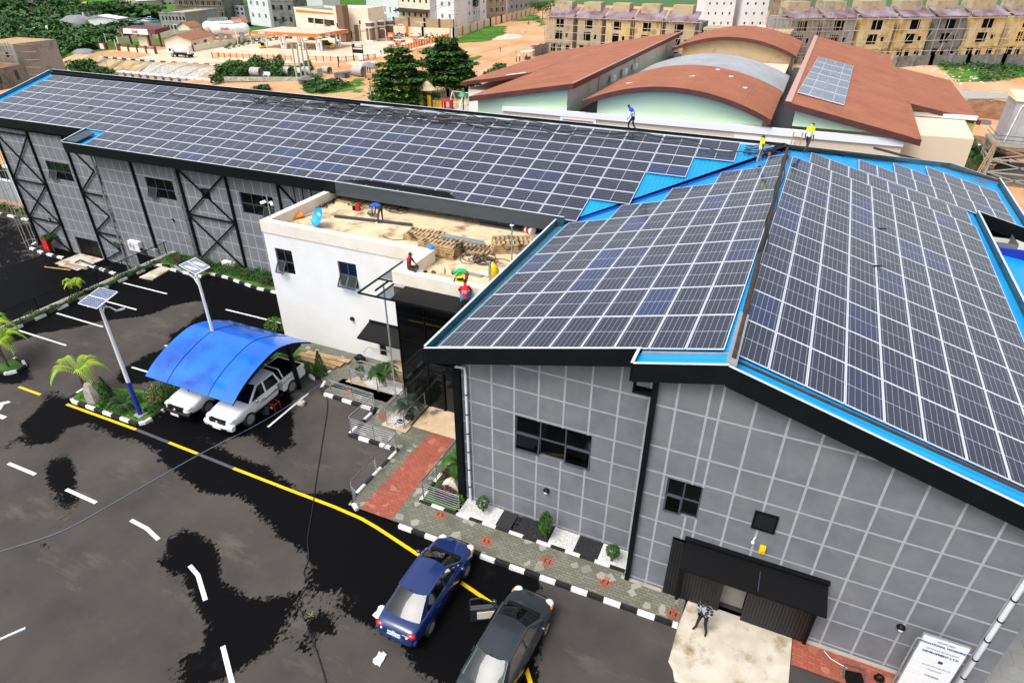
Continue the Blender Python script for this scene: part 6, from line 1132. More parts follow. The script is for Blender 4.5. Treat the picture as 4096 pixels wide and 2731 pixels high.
c=onz(q2(95,660),0); b=MB(); b.obox((c.x,c.y,.0),.32,.2,.4,.5); b.tube([c+Vector((-.08,0,.4)),c+Vector((0,0,.46)),c+Vector((.08,0,.4))],.02,5); tag(b.build('fuel_can','black'),'dark blue fuel can beside the red-framed generator','fuel can')
mat('jerry',(.02,.06,.10),None,r=.4)
for o in bpy.data.objects:
    if o.name.startswith('fuel_can'): o.data.materials[0]=M['jerry']
for i,(p,q,w_,lab) in enumerate((((465,95),(860,185),.35,'orange plank on top of the timber pile by the annex wall'),((400,110),(790,215),.4,'grey plank in the timber pile by the annex wall'),((400,150),(735,235),.35,'weathered plank at the front of the timber pile'),((560,210),(720,250),.2,'short plank end at the front of the timber pile'))): rod('timber_plank',onz(q2(*p),.22-.04*i),onz(q2(*q),.24-.04*i),w_*.8,.05,'plank_wood',lab,'plank','planks piled by the annex wall')
lump('rubble_bag',onz(q2(960,185),.1),.35,.25,.25,'black','black bag lying at the railing corner by the annex wall','bag')
b=MB(); P=[onz(r5(*p),.0) for p in ((1280,985),(1400,1008),(1570,905),(1490,882))]; b.hexa(P,[p+Vector((0,0,.08)) for p in P]); mh=b.build('manhole_slab','apron'); tag(mh,'pale concrete manhole slab in the corner of the car park','manhole cover'); c=sum(P,Vector())/4; b=MB(); b.obox((c.x,c.y,.081),.9,.7,.05); ORG[mh]=Vector((0,0,0)); b.build('lid','apron',mh)
# ================================================================ PEOPLE
BASEJ=dict(pel=(0,0,.93),waist=(0,0,1.06),chest=(.01,0,1.28),neck=(0,0,1.46),chin=(.02,0,1.55),head=(.015,0,1.64),crown=(0,0,1.71),
 shL=(0,.17,1.42),shR=(0,-.17,1.42),elL=(-.02,.23,1.14),elR=(-.02,-.23,1.14),wrL=(.04,.24,.90),wrR=(.04,-.24,.90),haL=(.06,.24,.81),haR=(.06,-.24,.81),
 hiL=(0,.095,.90),hiR=(0,-.095,.90),knL=(.02,.11,.50),knR=(.02,-.11,.50),anL=(-.02,.12,.08),anR=(-.02,-.12,.08),toL=(.15,.14,.035),toR=(.15,-.14,.035))
RAD=dict(pel=(.15,.11),waist=(.135,.10),chest=(.165,.115),neck=(.06,.055),chin=(.075,.08),head=(.085,.10),crown=(.06,.07),sh=(.065,.065),el=(.047,.047),wr=(.032,.032),ha=(.038,.022),hi=(.085,.085),kn=(.06,.06),an=(.043,.043),to=(.042,.03))
BON=[('pel','waist','shirt'),('waist','chest','shirt'),('chest','neck','shirt'),('neck','chin','skin'),('chin','head','skin'),('head','crown','skin')]+[(a+s,b+s,m) if a!='chest' else (a,b+s,m) for s in 'LR' for a,b,m in (('sh','el','sleeve'),('el','wr','fore'),('wr','ha','skin'),('hi','kn','legs'),('kn','an','shin'),('an','to','shoe'))]+[('chest','shL','shirt'),('chest','shR','shirt'),('pel','hiL','legs'),('pel','hiR','legs')]
def person(label,loc,rz,J=None,cols=None,vest=None,hair='hair',cap=None,scale=1.,group=None,detail=True,tilt=None,fl=0):
    j={k:Vector(v) for k,v in BASEJ.items()}; j.update({k:Vector(v) for k,v in (J or {}).items()})
    c=dict(skin='skin',shirt='cloth_black',sleeve=None,fore='skin',legs='cloth_black',shin=None,shoe='shoe'); c.update(cols or {}); c['sleeve']=c['sleeve'] or c['shirt']; c['shin']=c['shin'] or c['legs']
    ks=list(j); me=bpy.data.meshes.new('tmp'); me.from_pydata([j[k] for k in ks],[(ks.index(a),ks.index(b)) for a,b,_ in BON],[])
    o=bpy.data.objects.new('tmp',me); C.objects.link(o); o.modifiers.new('s','SKIN'); sm=o.modifiers.new('d','SUBSURF'); sm.levels=sm.render_levels=1 if detail else 0
    sk=me.skin_vertices[0].data
    for i,k in enumerate(ks): r_=RAD.get(k) or RAD[k[:2]]; sk[i].radius=r_; sk[i].use_root=(k=='pel')
    bpy.context.view_layer.update(); ev=o.evaluated_get(bpy.context.evaluated_depsgraph_get()); m2=ev.to_mesh(); V=[v.co.copy() for v in m2.vertices]; F=[tuple(p.vertices) for p in m2.polygons]; ev.to_mesh_clear(); bpy.data.objects.remove(o)
    mats=sorted(set(c.values())|{hair}|({cap} if cap else set())); mi=[]; reg=[]
    hd=(j['crown']-j['chin']).normalized(); fwd=(j['chin']-j['neck']); fx=Vector((1,0,0)); fx=(fx-hd*fx.dot(hd)).normalized()
    for f in F:
        p=sum((V[i] for i in f),Vector())/len(f); best=None
        for a,b,m in BON:
            A,B=j[a],j[b]; d=B-A; t=max(0,min(1,(p-A).dot(d)/max(1e-9,d.length_squared))); q=(p-(A+d*t)).length/((RAD.get(a) or RAD[a[:2]])[0])
            if best is None or q<best[0]: best=(q,m,a)
        m=best[1]; reg.append(m if best[2] in ('pel','waist','chest') or m!='shirt' else 'shirt'); nm=c[m]
        if best[2] in ('chin','head'):
            up=(p-j['head']).dot(hd); fr=(p-j['head']).dot(fx)
            if up>.035 or (fr<-.015 and up>-.06): nm=cap or hair
        mi.append(mats.index(nm))
    b=MB(); b.v=[tuple(v) for v in V]; b.f=list(F); b.m=mi; si=mats.index('skin') if 'skin' in mats else 0
    if detail:
        side=hd.cross(fx); H=j['head']; b.ball(H+fx*.105-hd*.02,.018,.018,.026,6,4,si)
        for s in (-1,1): b.ball(H+side*.088*s-hd*.01,.022,.012,.03,6,4,si); b.ball(H+side*.035*s+fx*.088+hd*.012,.012,.012,.009,6,4,mats.index(hair))
        b.beam(H+fx*.092-hd*.065-side*.025,H+fx*.092-hd*.065+side*.025,.012,.010,mats.index(hair))
        for s in 'LR':
            w,h=j['wr'+s],j['ha'+s]; d=(h-w).normalized(); x=d.cross(Vector((1,.2,.1))).normalized(); y=d.cross(x)
            for k,l in zip((-1.5,-.5,.5,1.5),(.062,.074,.070,.055)): p=h+x*.017*k+d*.02; b.tube([p,p+d*l*.55,p+d*l*.85+y*.02,p+d*l+y*.035],[.010,.009,.008,.006],5,si)
            p=h+x*.03-d*.03; b.tube([p,p+x*.025+d*.03,p+x*.03+d*.055+y*.012],[.012,.010,.007],5,si)
    t=b.build('person',mats,smooth=70); tag(t,label,'person',group); t.location=loc; t.rotation_euler=(tilt[0] if tilt else 0,tilt[1] if tilt else 0,rz); t.scale=(scale,)*3
    if vest:
        nr=[Vector() for _ in V]
        for f in F:
            n=(V[f[1]]-V[f[0]]).cross(V[f[2]]-V[f[0]]);
            if n.length>0:
                n.normalize()
                for i in f: nr[i]+=n
        ax=(j['neck']-j['pel']); keep=[(f,m) for f,m in zip(F,reg) if m=='shirt']; used={}; vb=MB(); vm=['cloth','band']
        for f,_ in keep:
            ids=[]
            for i in f:
                if i not in used: used[i]=len(vb.v); vb.v.append(tuple(V[i]+nr[i].normalized()*.018))
                ids.append(used[i])
            p=sum((V[i] for i in f),Vector())/len(f); h=(p-j['pel']).dot(ax)/ax.length_squared
            vb.f.append(tuple(ids)); vb.m.append(1 if (.12<h<.26 or .40<h<.5) else 0)
        vb.build('vest',[vest[0],vest[1]],t,world=False,smooth=70)
    return t
# the eight near figures
fA,fB=onz(q7(1690,1058),.1),onz(q7(1768,1120),.1); mid=(fA+fB)/2; dv=fB-fA; rz=math.atan2(dv.y,dv.x)-R(90)
hw=min(.34,max(.18,dv.length/2))
person('man in dark plaid shirt and black trousers looking at a phone on the concrete apron',(mid.x,mid.y,.11),rz,dict(anL=(-.06,hw,.08),toL=(.10,hw+.06,.035),anR=(.02,-hw,.08),toR=(.19,-hw-.03,.035),knL=(.03,hw*.7,.5),knR=(.07,-hw*.7,.5),chin=(.10,0,1.53),head=(.125,0,1.61),crown=(.13,0,1.69),neck=(.03,0,1.45),elL=(.02,.27,1.16),elR=(.02,-.27,1.16),wrL=(.24,.11,1.10),haL=(.30,.05,1.12),wrR=(.24,-.10,1.10),haR=(.30,-.04,1.12)),dict(shirt='cloth_plaid',fore='cloth_plaid'))
m_=Matrix.Rotation(rz,3,'Z'); p=Vector((mid.x,mid.y,.11))+m_@Vector((.33,0,1.16)); b=MB(); b.obox(p,.17,.085,.012,rz+R(90)); tag(b.build('mobile_phone','black'),'dark phone held in both hands by the man in plaid','phone')
P_=ony(r3(1100,1200),40.55); person('man in blue vest and white shirt stooping along the roof ridge',(P_.x,40.55,10.62),R(172),dict(pel=(-.02,0,.86),waist=(.0,0,1.0),chest=(.12,0,1.2),neck=(.24,0,1.36),chin=(.33,0,1.42),head=(.36,0,1.5),crown=(.37,0,1.57),shL=(.18,.17,1.33),shR=(.18,-.17,1.33),elL=(.14,.22,1.06),elR=(.20,-.21,1.07),wrL=(.26,.20,.84),haL=(.29,.2,.75),wrR=(.3,-.19,.86),haR=(.33,-.18,.77),hiL=(-.02,.09,.84),hiR=(-.02,-.09,.84),knL=(.22,.1,.5),anL=(.18,.1,.08),toL=(.35,.11,.03),knR=(.02,-.1,.46),anR=(-.26,-.1,.1),toR=(-.1,-.1,.03)),dict(shirt='cloth_white',fore='cloth_white'),('vest_blue','reflective'))
P_=onp(d2(1108,578),(-.257,-.004,1),(0,0,10.3)); person('man in yellow vest, red shirt and pale jeans standing in the roof valley',tuple(P_),R(195),dict(toL=(.2,.12,.03),knL=(.12,.1,.5),anL=(.08,.1,.08),anR=(-.2,-.08,.09),toR=(-.02,-.09,.03),knR=(-.06,-.1,.49)),dict(shirt='cloth_maroon',sleeve='cloth_maroon',legs='cloth_jean'),('vest_yellow','reflective'),scale=1.04)
P_=ony(d2(1750,368),40.6); person('man in yellow vest and white shirt walking the ridge with his back turned',(P_.x,40.6,10.35),R(62),dict(anL=(.2,.1,.08),toL=(.36,.1,.03),knL=(.2,.1,.5),anR=(-.34,-.06,.16),toR=(-.26,-.06,.03),knR=(-.08,-.09,.48),chin=(.06,-.02,1.54),head=(.08,-.03,1.62),crown=(.07,-.03,1.7)),dict(shirt='cloth_white',fore='skin',legs='cloth_charcoal',shoe='shoe_tan'),('vest_yellow','reflective'))
BEND=dict(pel=(-.12,0,.92),waist=(-.02,0,1.02),chest=(.2,0,1.06),neck=(.38,0,1.0),chin=(.47,0,.95),head=(.54,0,.93),crown=(.6,0,.9),shL=(.32,.17,1.0),shR=(.32,-.17,1.0),elL=(.34,.2,.73),elR=(.3,-.2,.74),wrL=(.36,.12,.5),wrR=(.34,-.12,.5),haL=(.38,.1,.41),haR=(.36,-.1,.41),hiL=(-.12,.1,.88),hiR=(-.12,-.1,.88))
fA,fB=oz(an,912,352,ZR),oz(an,972,316,ZR); mid=(fA+fB)/2
person('man in blue shirt and black trousers bending over the long channel on the annex roof',(mid.x,mid.y,ZR),R(188),dict(BEND,anL=(.0,.25,.08),toL=(.17,.27,.03),anR=(-.05,-.25,.08),toR=(.12,-.27,.03),knL=(-.02,.2,.5),knR=(-.06,-.2,.5)),dict(shirt='cloth_blue',legs='cloth_charcoal',shoe='cloth_white'))
S0=onz(an2(85,490),ZP); person('man in red sleeveless shirt and dark shorts seated on the annex parapet corner',(S0.x,S0.y,ZP),R(8),dict(pel=(0,0,.10),waist=(-.01,0,.24),chest=(.03,0,.45),neck=(.04,0,.63),chin=(.09,0,.72),head=(.10,0,.81),crown=(.09,0,.88),shL=(.03,.17,.59),shR=(.03,-.17,.59),elL=(.14,.22,.34),elR=(.14,-.22,.34),wrL=(.33,.08,.28),haL=(.40,.03,.27),wrR=(.33,-.12,.27),haR=(.41,-.06,.26),hiL=(.02,.09,.09),hiR=(.02,-.09,.09),knL=(.44,.12,.17),knR=(.46,-.1,.15),anL=(.22,.16,.06),toL=(.36,.18,.03),anR=(.30,-.2,.05),toR=(.45,-.22,.03)),dict(shirt='cloth_red',sleeve='skin',fore='skin',legs='cloth_charcoal',shin='skin',shoe='skin'))
G0=oz(an2,552,590,ZP); person('man in green shirt and blue cap bending over the parapet with the yellow reel',(G0.x+.03,22.98,ZR),R(205),dict(BEND,wrL=(.48,.30,.66),haL=(.52,.33,.62),elL=(.40,.26,.82),elR=(.22,-.24,.86),wrR=(.18,-.3,.72),haR=(.2,-.32,.66),knL=(-.03,.11,.5),knR=(-.03,-.11,.5),anL=(-.06,.12,.08),anR=(-.06,-.12,.08)),dict(shirt='cloth_green',legs='cloth_print',shin='skin'),cap='cloth_navy')
K0=oz(an2,585,795,6.84); sq=dict(pel=(-.05,0,.27),waist=(-.02,0,.40),chest=(.08,0,.60),neck=(.14,0,.78),chin=(.20,0,.86),head=(.23,0,.95),crown=(.23,0,1.02),shL=(.10,.17,.74),shR=(.10,-.17,.74),elL=(.22,.27,.5),elR=(.22,-.25,.5),wrL=(.45,.22,.45),haL=(.53,.2,.45),wrR=(.45,-.2,.44),haR=(.53,-.18,.44),hiL=(-.05,.1,.25),hiR=(-.05,-.1,.25),knL=(.36,.22,.42),knR=(.36,-.2,.42),anL=(.04,.17,.08),toL=(.2,.2,.03),anR=(.04,-.16,.08),toR=(.2,-.19,.03))
jm=person('man in red number 23 jersey and jeans crouching on the black canopy',(K0.x,min(22.0,K0.y),6.85),R(112),sq,dict(shirt='cloth_jersey',sleeve='skin',fore='skin',legs='cloth_jean_blue',shoe='skin'),scale=1.05)
bk=(Vector(sq['neck'])-Vector(sq['waist'])).normalized(); text('23',.19,'black',jm,frame(Vector((-.098,0,.56)),(0,-1,0),tuple(bk)),bold=.004); text('23',.19,'white',jm,frame(Vector((-.092,0,.56)),(0,-1,0),tuple(bk)),bold=.014)
# far figures, a few pixels each
POSE=[dict(toL=(.22,.1,.03),anL=(.1,.1,.08),knL=(.12,.1,.5),anR=(-.2,-.1,.1),toR=(-.05,-.1,.03)),{}]
FAR=[(t3,498,622,'cloth_maroon','cloth_navy','person in dark clothes walking left by the station fence with a red bag',0),(t3,553,612,'cloth_white','cloth_charcoal','person in white walking by the station fence',0),(t3,572,612,'cloth_navy','cloth_navy','person in navy walking beside the person in white',0),(t3,1093,650,'cloth_black','cloth_black','person in black walking on the road near the concrete ring',0),
(t4,299,530,'cloth_purple','cloth_purple','person in a long purple gown at the station gate',1),(t4,605,580,'cloth_black','cloth_black','person in black on the dirt road behind the tall trees',0),(t4,670,428,'cloth_maroon','cloth_charcoal','person in red by the right fuel pump',1),(t6,242,500,'cloth_black','cloth_black','person in black alone on the orange dirt field',0),(t6,393,514,'cloth_yellow','cloth_charcoal','person in ochre top standing on the dirt field',1),(t6,397,598,'cloth_green','cloth_charcoal','person in green top near the white market stall',1),(t6,428,594,'cloth_maroon','cloth_maroon','person in a dark red wrap carrying a white bundle',1),(t6,458,344,'cloth_white','cloth_jean','person in white on the grey gravel patch',1),(t6,483,346,'cloth_purple','cloth_white','person in lilac on the grey gravel patch',1),(t6,562,205,'cloth_black','cloth_black','person in black beside the dark umbrella',1),(t6,512,240,'cloth_black','cloth_navy','person on a motorbike on the far dirt track',1),(t6,495,572,'cloth_black','cloth_black','person in black under the market stall roof',1),
(t4,150,690,'cloth_navy','cloth_black','left of three people sitting near the big concrete ring',1),(t4,172,700,'cloth_black','cloth_navy','middle of three people sitting near the big concrete ring',1),(t4,195,705,'cloth_black','cloth_black','right of three people sitting near the big concrete ring',1)]
for i,(f,x,y,a,l,lab,ps) in enumerate(FAR):
    p=onz(f(x,y),-8); person(lab,(p.x,p.y,-8.02),random.uniform(0,6.28) if ps else R(200),POSE[ps],dict(shirt=a,legs=l,fore=a if a==l else 'skin'),scale=.93,detail=False,group='people far across the site')
p=onz(t6(425,594),-8); lump('head_bundle',(p.x,p.y,-6.5),.35,.35,.28,'white','white bundle carried on the head of the person in red','bundle',.1)
# umbrellas, motorbike, stall
def parasol(label,f,x,y,m): p=onz(f(x,y),-8); t=thing('parasol',label,'umbrella',tuple(p)); b=MB(); b.lathe([(1.5,1.75),(1.1,2.05),(.5,2.25),(.02,2.35)],p,10); b.build('canopy',m,t,smooth=60); b=MB(); b.tube([p,p+Vector((0,0,2.2))],.04,5); b.build('pole','pole_grey',t); return t
parasol('dark blue umbrella sheltering people on the far track',t6,594,215,'cloth_navy'); parasol('purple umbrella beside the white market stall',t6,566,505,'cloth_purple')
p=onz(t6(515,240),-8); mb=thing('motorbike','small motorbike under the rider on the far dirt track','motorbike',tuple(p));
for s in (-.6,.6): b=MB(); b.tube([p+Vector((s-.05+.3*math.cos(a),0.02*a,.3+.3*math.sin(a))) for a in np.linspace(0,6.28,13)],.06,5); b.build('wheel','rubber',mb)
b=MB(); b.beam(p+Vector((-.5,0,.6)),p+Vector((.5,0,.7)),.3,.3); b.build('body','red_paint',mb)
p=onz(t6(505,575),-8); st_=thing('market_stall','small market stall with a slanting white roof','stall',tuple(p)); b=MB(); b.hexa([p+Vector(v) for v in ((-2.2,-1.5,2.1),(1.8,-1.5,2.6),(1.8,1.5,2.8),(-2.2,1.5,2.3))],[p+Vector(v) for v in ((-2.2,-1.5,2.2),(1.8,-1.5,2.7),(1.8,1.5,2.9),(-2.2,1.5,2.4))]); b.build('roof','white',st_)
for v in ((-2,-1.3),(1.6,-1.3),(1.6,1.3),(-2,1.3)): b=MB(); b.tube([p+Vector((*v,0)),p+Vector((*v,2.4))],.06,5); b.build('post','pole_wood',st_)
b=MB(); b.box(p.x-.8,p.y-.6,-8,p.x+1,p.y+.4,-7.1); b.build('counter','rust',st_)
# ================================================================ NEIGHBOUR: BROWN-ROOFED HALLS
NG=-6.0
def hallroof(parent,poly,thk,m,edge='roof_fascia'):
    n=len(poly); P=[Vector(p) for p in poly]; b=MB(); b.add([*P],[tuple(range(n))]); r_=b.build('roof',m,parent); b=MB(); d=Vector((0,0,-thk))
    for i in range(n): a,c=P[i],P[(i+1)%n]; b.quad(a+d,c+d,c-Vector((0,0,.02)),a-Vector((0,0,.02)))
    b.build('fascia',edge,r_); return r_
Y0=55.
h1=thing('left_hall','long pale green hall with a brown sheet roof, left of the vaulted hall','hall',(-24,Y0,NG))
za=lambda x:10.82+.179*(x+18.25)
hallroof(h1,[(-28.2,Y0-.6,za(-28.2)),(-18.2,Y0-.6,za(-18.2)),(-18.2,103,za(-18.2)),(-28.2,103,za(-28.2))],.45,'brown_roof_x')
hallroof(h1,[(-37.4,70,za(-37.4)),(-28.2,70,za(-28.2)+.02),(-28.2,101,za(-28.2)+.02),(-37.4,101,za(-37.4))],.4,'brown_roof_x')
b=MB(); b.hexa([(-27.6,Y0,NG),(-18.9,Y0,NG),(-18.9,102,NG),(-27.6,102,NG)],[(-27.6,Y0,za(-27.6)-.2),(-18.9,Y0,za(-18.9)-.2),(-18.9,102,za(-18.9)-.2),(-27.6,102,za(-27.6)-.2)]); b.build('wall','pale_green',h1)
b=MB(); b.quad((-18.88,Y0+.05,8.9),(-18.88,102,8.9),(-18.88,102,za(-18.9)-.2),(-18.88,Y0+.05,za(-18.9)-.2)); b.build('side_wall','stained_cream',h1)
for y in (64,78): b=MB(); b.tube([(-18.8,y,8.7),(-18.8,y,10.3)],.05,6); b.build('downpipe','pole_grey',h1)
b=MB(); b.box(-36.6,70.5,NG,-27.6,100.5,6.6); b.build('wall','white_wall',h1)
b=MB(); b.hexa([(-18.35,Y0-.6,10.83),(-18.2,Y0-.6,10.83),(-18.2,103,10.83),(-18.35,103,10.83)],[(-18.35,Y0-.6,10.88),(-18.2,Y0-.6,10.88),(-18.2,103,10.88),(-18.35,103,10.88)]); b.build('edge_flashing','roof_edge',h1)
b=MB(); b.beam((-29.2,70.4,za(-29.2)+.05),(-31.6,70.3,za(-31.6)+.08),.12,.08); b.build('edge_flashing','white',h1)
for i,y in enumerate((68,72.5,77)):
    b=MB(); b.obox((-18.45,y,9.1),.35,.9,.6); ac=tag(b.build('air_conditioner','white'),('nearest of three white air conditioners on the left hall wall','middle of three white air conditioners on the left hall wall','farthest of three white air conditioners on the left hall wall')[i],'air conditioner','air conditioners on the left hall wall')
h2=thing('vaulted_hall','pale green hall with three stepped barrel-vault roofs, brown, grey and brown','hall',(-9.8,Y0,NG))
AX=[(-17.34,9.52),(-15.27,10.29),(-13.95,10.69),(-11.97,11.0),(-9.77,11.15),(-8.02,11.07),(-6.29,10.79),(-4.53,10.27),(-2.0,9.35)]
xs=np.linspace(-17.4,-2.0,25); zs=np.polyval(np.polyfit([a for a,_ in AX],[c for _,c in AX],3),xs)
def vault(y0,y1,dz,m,k=1.,name='roof'):
    X=(xs+9.7)*k-9.7; b=MB(); b.loft([[(x,y,z+dz) for x,z in zip(X,zs)] for y in (y0,y1)],closed=False,caps=False); r_=b.build('roof',m,h2,smooth=50)
    b=MB(); b.loft([[(x,y0,z+dz-.02) for x,z in zip(X,zs)],[(x,y0,z+dz-.42) for x,z in zip(X,zs)]],closed=False,caps=False); b.loft([[(x,y1,z+dz-.02) for x,z in zip(X,zs)],[(x,y1,z+dz-.42) for x,z in zip(X,zs)]],closed=False,caps=False)
    b.quad((X[-1],y0,zs[-1]+dz-.25),(X[-1],y1,zs[-1]+dz-.25),(X[-1],y1,zs[-1]+dz),(X[-1],y0,zs[-1]+dz)); b.build('fascia','roof_fascia',r_)
def vwall(y,dz,m,x0=-16.6,x1=-2.6): q=[(x,z) for x,z in zip(xs,zs) if x0<x<x1]; b=MB(); b.add([(x0,y,NG)]+[(x1,y,NG)]+[(x,y,z+dz-.05) for x,z in q[::-1]],[tuple(range(len(q)+2))]); b.build('wall',m,h2)
vault(Y0-.7,67.6,0,'brown_roof_y'); vault(67.6,80,-.35,'grey_roof'); vault(92,109,.3,'brown_roof_y')
vwall(Y0,0,'pale_green'); vwall(92.6,.3,'stained_ochre' if 'stained_ochre' in M else 'bare_render')
b=MB(); b.quad((-2.6,Y0,NG),(-2.6,109,NG),(-2.6,109,9.0),(-2.6,Y0,9.0)); b.box(-16.6,80,NG,-2.6,92.5,8.6); b.build('wall','cream',h2)
b=MB(); b.beam((-14.6,58.2,10.55),(-9.2,60.6,11.18),.12,.05); b.build('roof_batten','white',h2)
for x,y in ((-6.5,64),(-4.9,61),(-8,66)): b=MB(); b.obox((x,y,float(np.interp(x,xs,zs))+.0),.35,.3,.06); b.build('roof_patch','white',h2)
h3=thing('right_hall','pale green hall with brown mono-pitch roof carrying a block of panels','hall',(3.5,Y0,NG))
zb_=lambda x:10.72-.1945*(x+1.28)
hallroof(h3,[(-1.3,Y0-.6,zb_(-1.3)),(8.35,Y0-.6,zb_(8.35)),(8.9,69.6,zb_(8.9)),(9.4,108,zb_(9.4)),(-.6,108,zb_(-.6))],.45,'brown_roof_x')
hallroof(h3,[(8.6,69.7,zb_(8.6)+.02),(15,71,zb_(15)),(15.7,96.5,zb_(15.7)),(9.2,95.5,zb_(9.2)+.02)],.4,'brown_roof_x')
b=MB(); b.add([(-1.32,Y0-.6,10.75),(-.85,Y0-.6,10.72),(-.15,108,10.62),(-.62,108,10.68)],[(0,1,2,3)]); b.build('edge_flashing','roof_edge',h3)
b=MB(); b.hexa([(-.45,Y0,8.9),(7.4,Y0,8.9),(8.2,107,NG),(.2,107,NG)],[(-.45,Y0,10.45),(7.4,Y0,8.9+.02),(8.2,107,8.7),(.2,107,10.3)]); b.build('wall','pale_green',h3)
b=MB(); b.hexa([(7.2,62.0,NG),(13.4,62.6,NG),(15,95,NG),(8.5,95,NG)],[(7.2,62.0,7.6),(13.2,62.6,7.6),(15,95,7.5),(8.5,95,7.5)]); b.build('wall','cream',h3); b=MB(); b.hexa([(8.4,70.6,NG),(14.6,70.9,NG),(15,95,NG),(8.5,95,NG)],[(8.4,70.6,8.55),(14.6,70.9,7.4),(15,95,7.4),(8.5,95,8.5)]); b.build('wall','lime_wall',h3)if 'lime_wall' in M else None
b=MB(); b.box(8.3,70.35,8.0-.35,14.5,70.55,8.0); b.build('band','band_white',h3)
h4=thing('low_block','low cream block with a white ledge running in front of the three halls','building',(-8,Y0-1,NG))
b=MB(); b.box(-24.9,Y0-.25,NG,7.3,Y0-.03,8.3); b.build('wall','cream',h4); b=MB(); b.hexa([(-24.95,Y0-.4,8.02),(7.35,Y0-.4,8.2),(7.35,Y0-.04,8.2),(-24.95,Y0-.04,8.02)],[(-24.95,Y0-.4,8.42),(7.35,Y0-.4,8.75),(7.35,Y0-.04,8.75),(-24.95,Y0-.04,8.42)]); b.build('ledge','band_white',h4)
for x0,x1,z0,z1,l in ((-19.1,-16.3,6.7,7.85,0),(-4.3,-.3,6.4,7.6,0)):
    b=MB(); b.box(x0-.25,Y0-.36,z0,x1+.25,Y0-.26,z1+.28); w_=b.build('window','band_white',h4); n=3
    for i in range(n): a=x0+(x1-x0)*i/n; c=x0+(x1-x0)*(i+1)/n; b=MB(); b.box(a,Y0-.40,z0,c,Y0-.37,z1); b.build('frame','wood_frame',w_); b=MB(); b.quad((a+.1,Y0-.41,z0+.1),(c-.1,Y0-.41,z0+.1),(c-.1,Y0-.41,z1-.12),(a+.1,Y0-.41,z1-.12)); b.build('pane','window_far',w_)
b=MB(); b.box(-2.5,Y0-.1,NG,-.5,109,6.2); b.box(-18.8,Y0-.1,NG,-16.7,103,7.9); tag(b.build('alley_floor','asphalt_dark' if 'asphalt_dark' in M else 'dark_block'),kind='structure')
# panels on the right hall: 4 columns x 6 rows of pale modules in two blocks
A=[onp(r4(*p),(.1945,0,1),(-1.28,55,10.80)) for p in ((460,530),(785,610),(700,975),(270,855))]
f=lambda s,t:(A[0].lerp(A[1],s)).lerp(A[3].lerp(A[2],s),t); k=0
mat('pale_cells',(.16,.19,.26),(.22,.25,.31),.5,.15)
for blk in (0,1):
    for i in range(2):
        for j in range(6):
            s0=.505*blk+.2475*i; s1=s0+.243; ta=j/6; tb=ta+.16; q=[f(s0,ta),f(s1,ta),f(s1,tb),f(s0,tb)]; q=[q[3],q[2],q[1],q[0]]
            b=MB(); b.hexa(q,[p+Vector((0,0,.06)) for p in q]); m_=b.build('solar_module','alu'); tag(m_,f'pale panel on brown hall roof, {("left","right")[blk]} block, {("outer","inner")[i] if blk==0 else ("inner","outer")[i]} column, row {NUM[j]} from top','solar panel','solar panels on the right hall roof')
            c=sum(q,Vector())/4+Vector((0,0,.065)); b=MB(); qq=[(p+Vector((0,0,.065)))*.95+c*.05 for p in q]; b.quad(*qq); ORG[m_]=Vector((0,0,0)); b.build('cell_glass','pale_cells',m_)
# ladder against the low block
l0=ony(r4(215,1365),Y0-1.3); l1=ony(r4(240,1212),Y0-1.1); ld=thing('ladder','orange wooden ladder leaning on the cream block behind the ridge','ladder',(l0.x,l0.y,l0.z-2.5))
for dx in (0,.62): b=MB(); b.tube([(l0.x+dx-.15,l0.y-.4,l0.z-2.5),(l1.x+dx,l1.y,l1.z)],.045,5); b.build('rail','ochre_steel',ld)
for k in range(6): t=k/5.5; p=Vector((l0.x-.15,l0.y-.4,l0.z-2.5)).lerp(l1,t); b=MB(); b.tube([p,p+Vector((.62,0,0))],.03,5); b.build('rung','ochre_steel',ld)
# ================================================================ RIGHT EDGE: LEAN-TO, GANTRY, WATER TOWER
ln=thing('lean_to_roof','bright blue ribbed lean-to roof below the right eave','roof',(11,30,0)); b=MB(); b.add([(10.5,18,6.75),(12.3,18,6.5),(12.3,38.8,6.5),(10.5,38.8,6.75)],[(0,1,2,3)]); b.build('sheet','blue_sheet',ln); b=MB(); b.box(12.26,18,6.35,12.34,38.8,6.5); b.build('gutter','rust',ln); b=MB(); b.box(10.4,38.8,6.5,12.5,38.95,7.0); b.build('end_flashing','royal_blue',ln)
b=MB(); b.quad((10.4,41.7,0),(13.0,41.7,0),(13.0,41.7,6.6),(10.4,41.7,6.6)); ORG[bld]=Vector((-9.7,17.3,0)); b.build('wall','white_wall',bld)
gt_=thing('steel_gantry','black lattice steel gantry standing beside the blue lean-to','gantry',(14.2,36,0))
L4=[(13.6,35),(15.4,35),(15.4,38.5),(13.6,38.5)]
for p in L4: b=MB(); b.beam((*p,0),(*p,9),.16,.16); b.build('leg','black',gt_)
for z in (1.5,3.5,5.5,7.5):
    for i in range(4): a,c=L4[i],L4[(i+1)%4]; b=MB(); b.beam((*a,z),(*c,z),.1,.1); b.build('girt','black',gt_); b=MB(); b.beam((*a,z-1.8),(*c,z),.07,.07); b.build('brace','black',gt_)
b=MB(); b.box(12.6,26,-.1,24,34,.0); b.box(12.5,20,0,12.6,40,2.4); tag(b.build('side_yard_wall','dark_block'),'low dark wall of the side yard under the lean-to','wall')
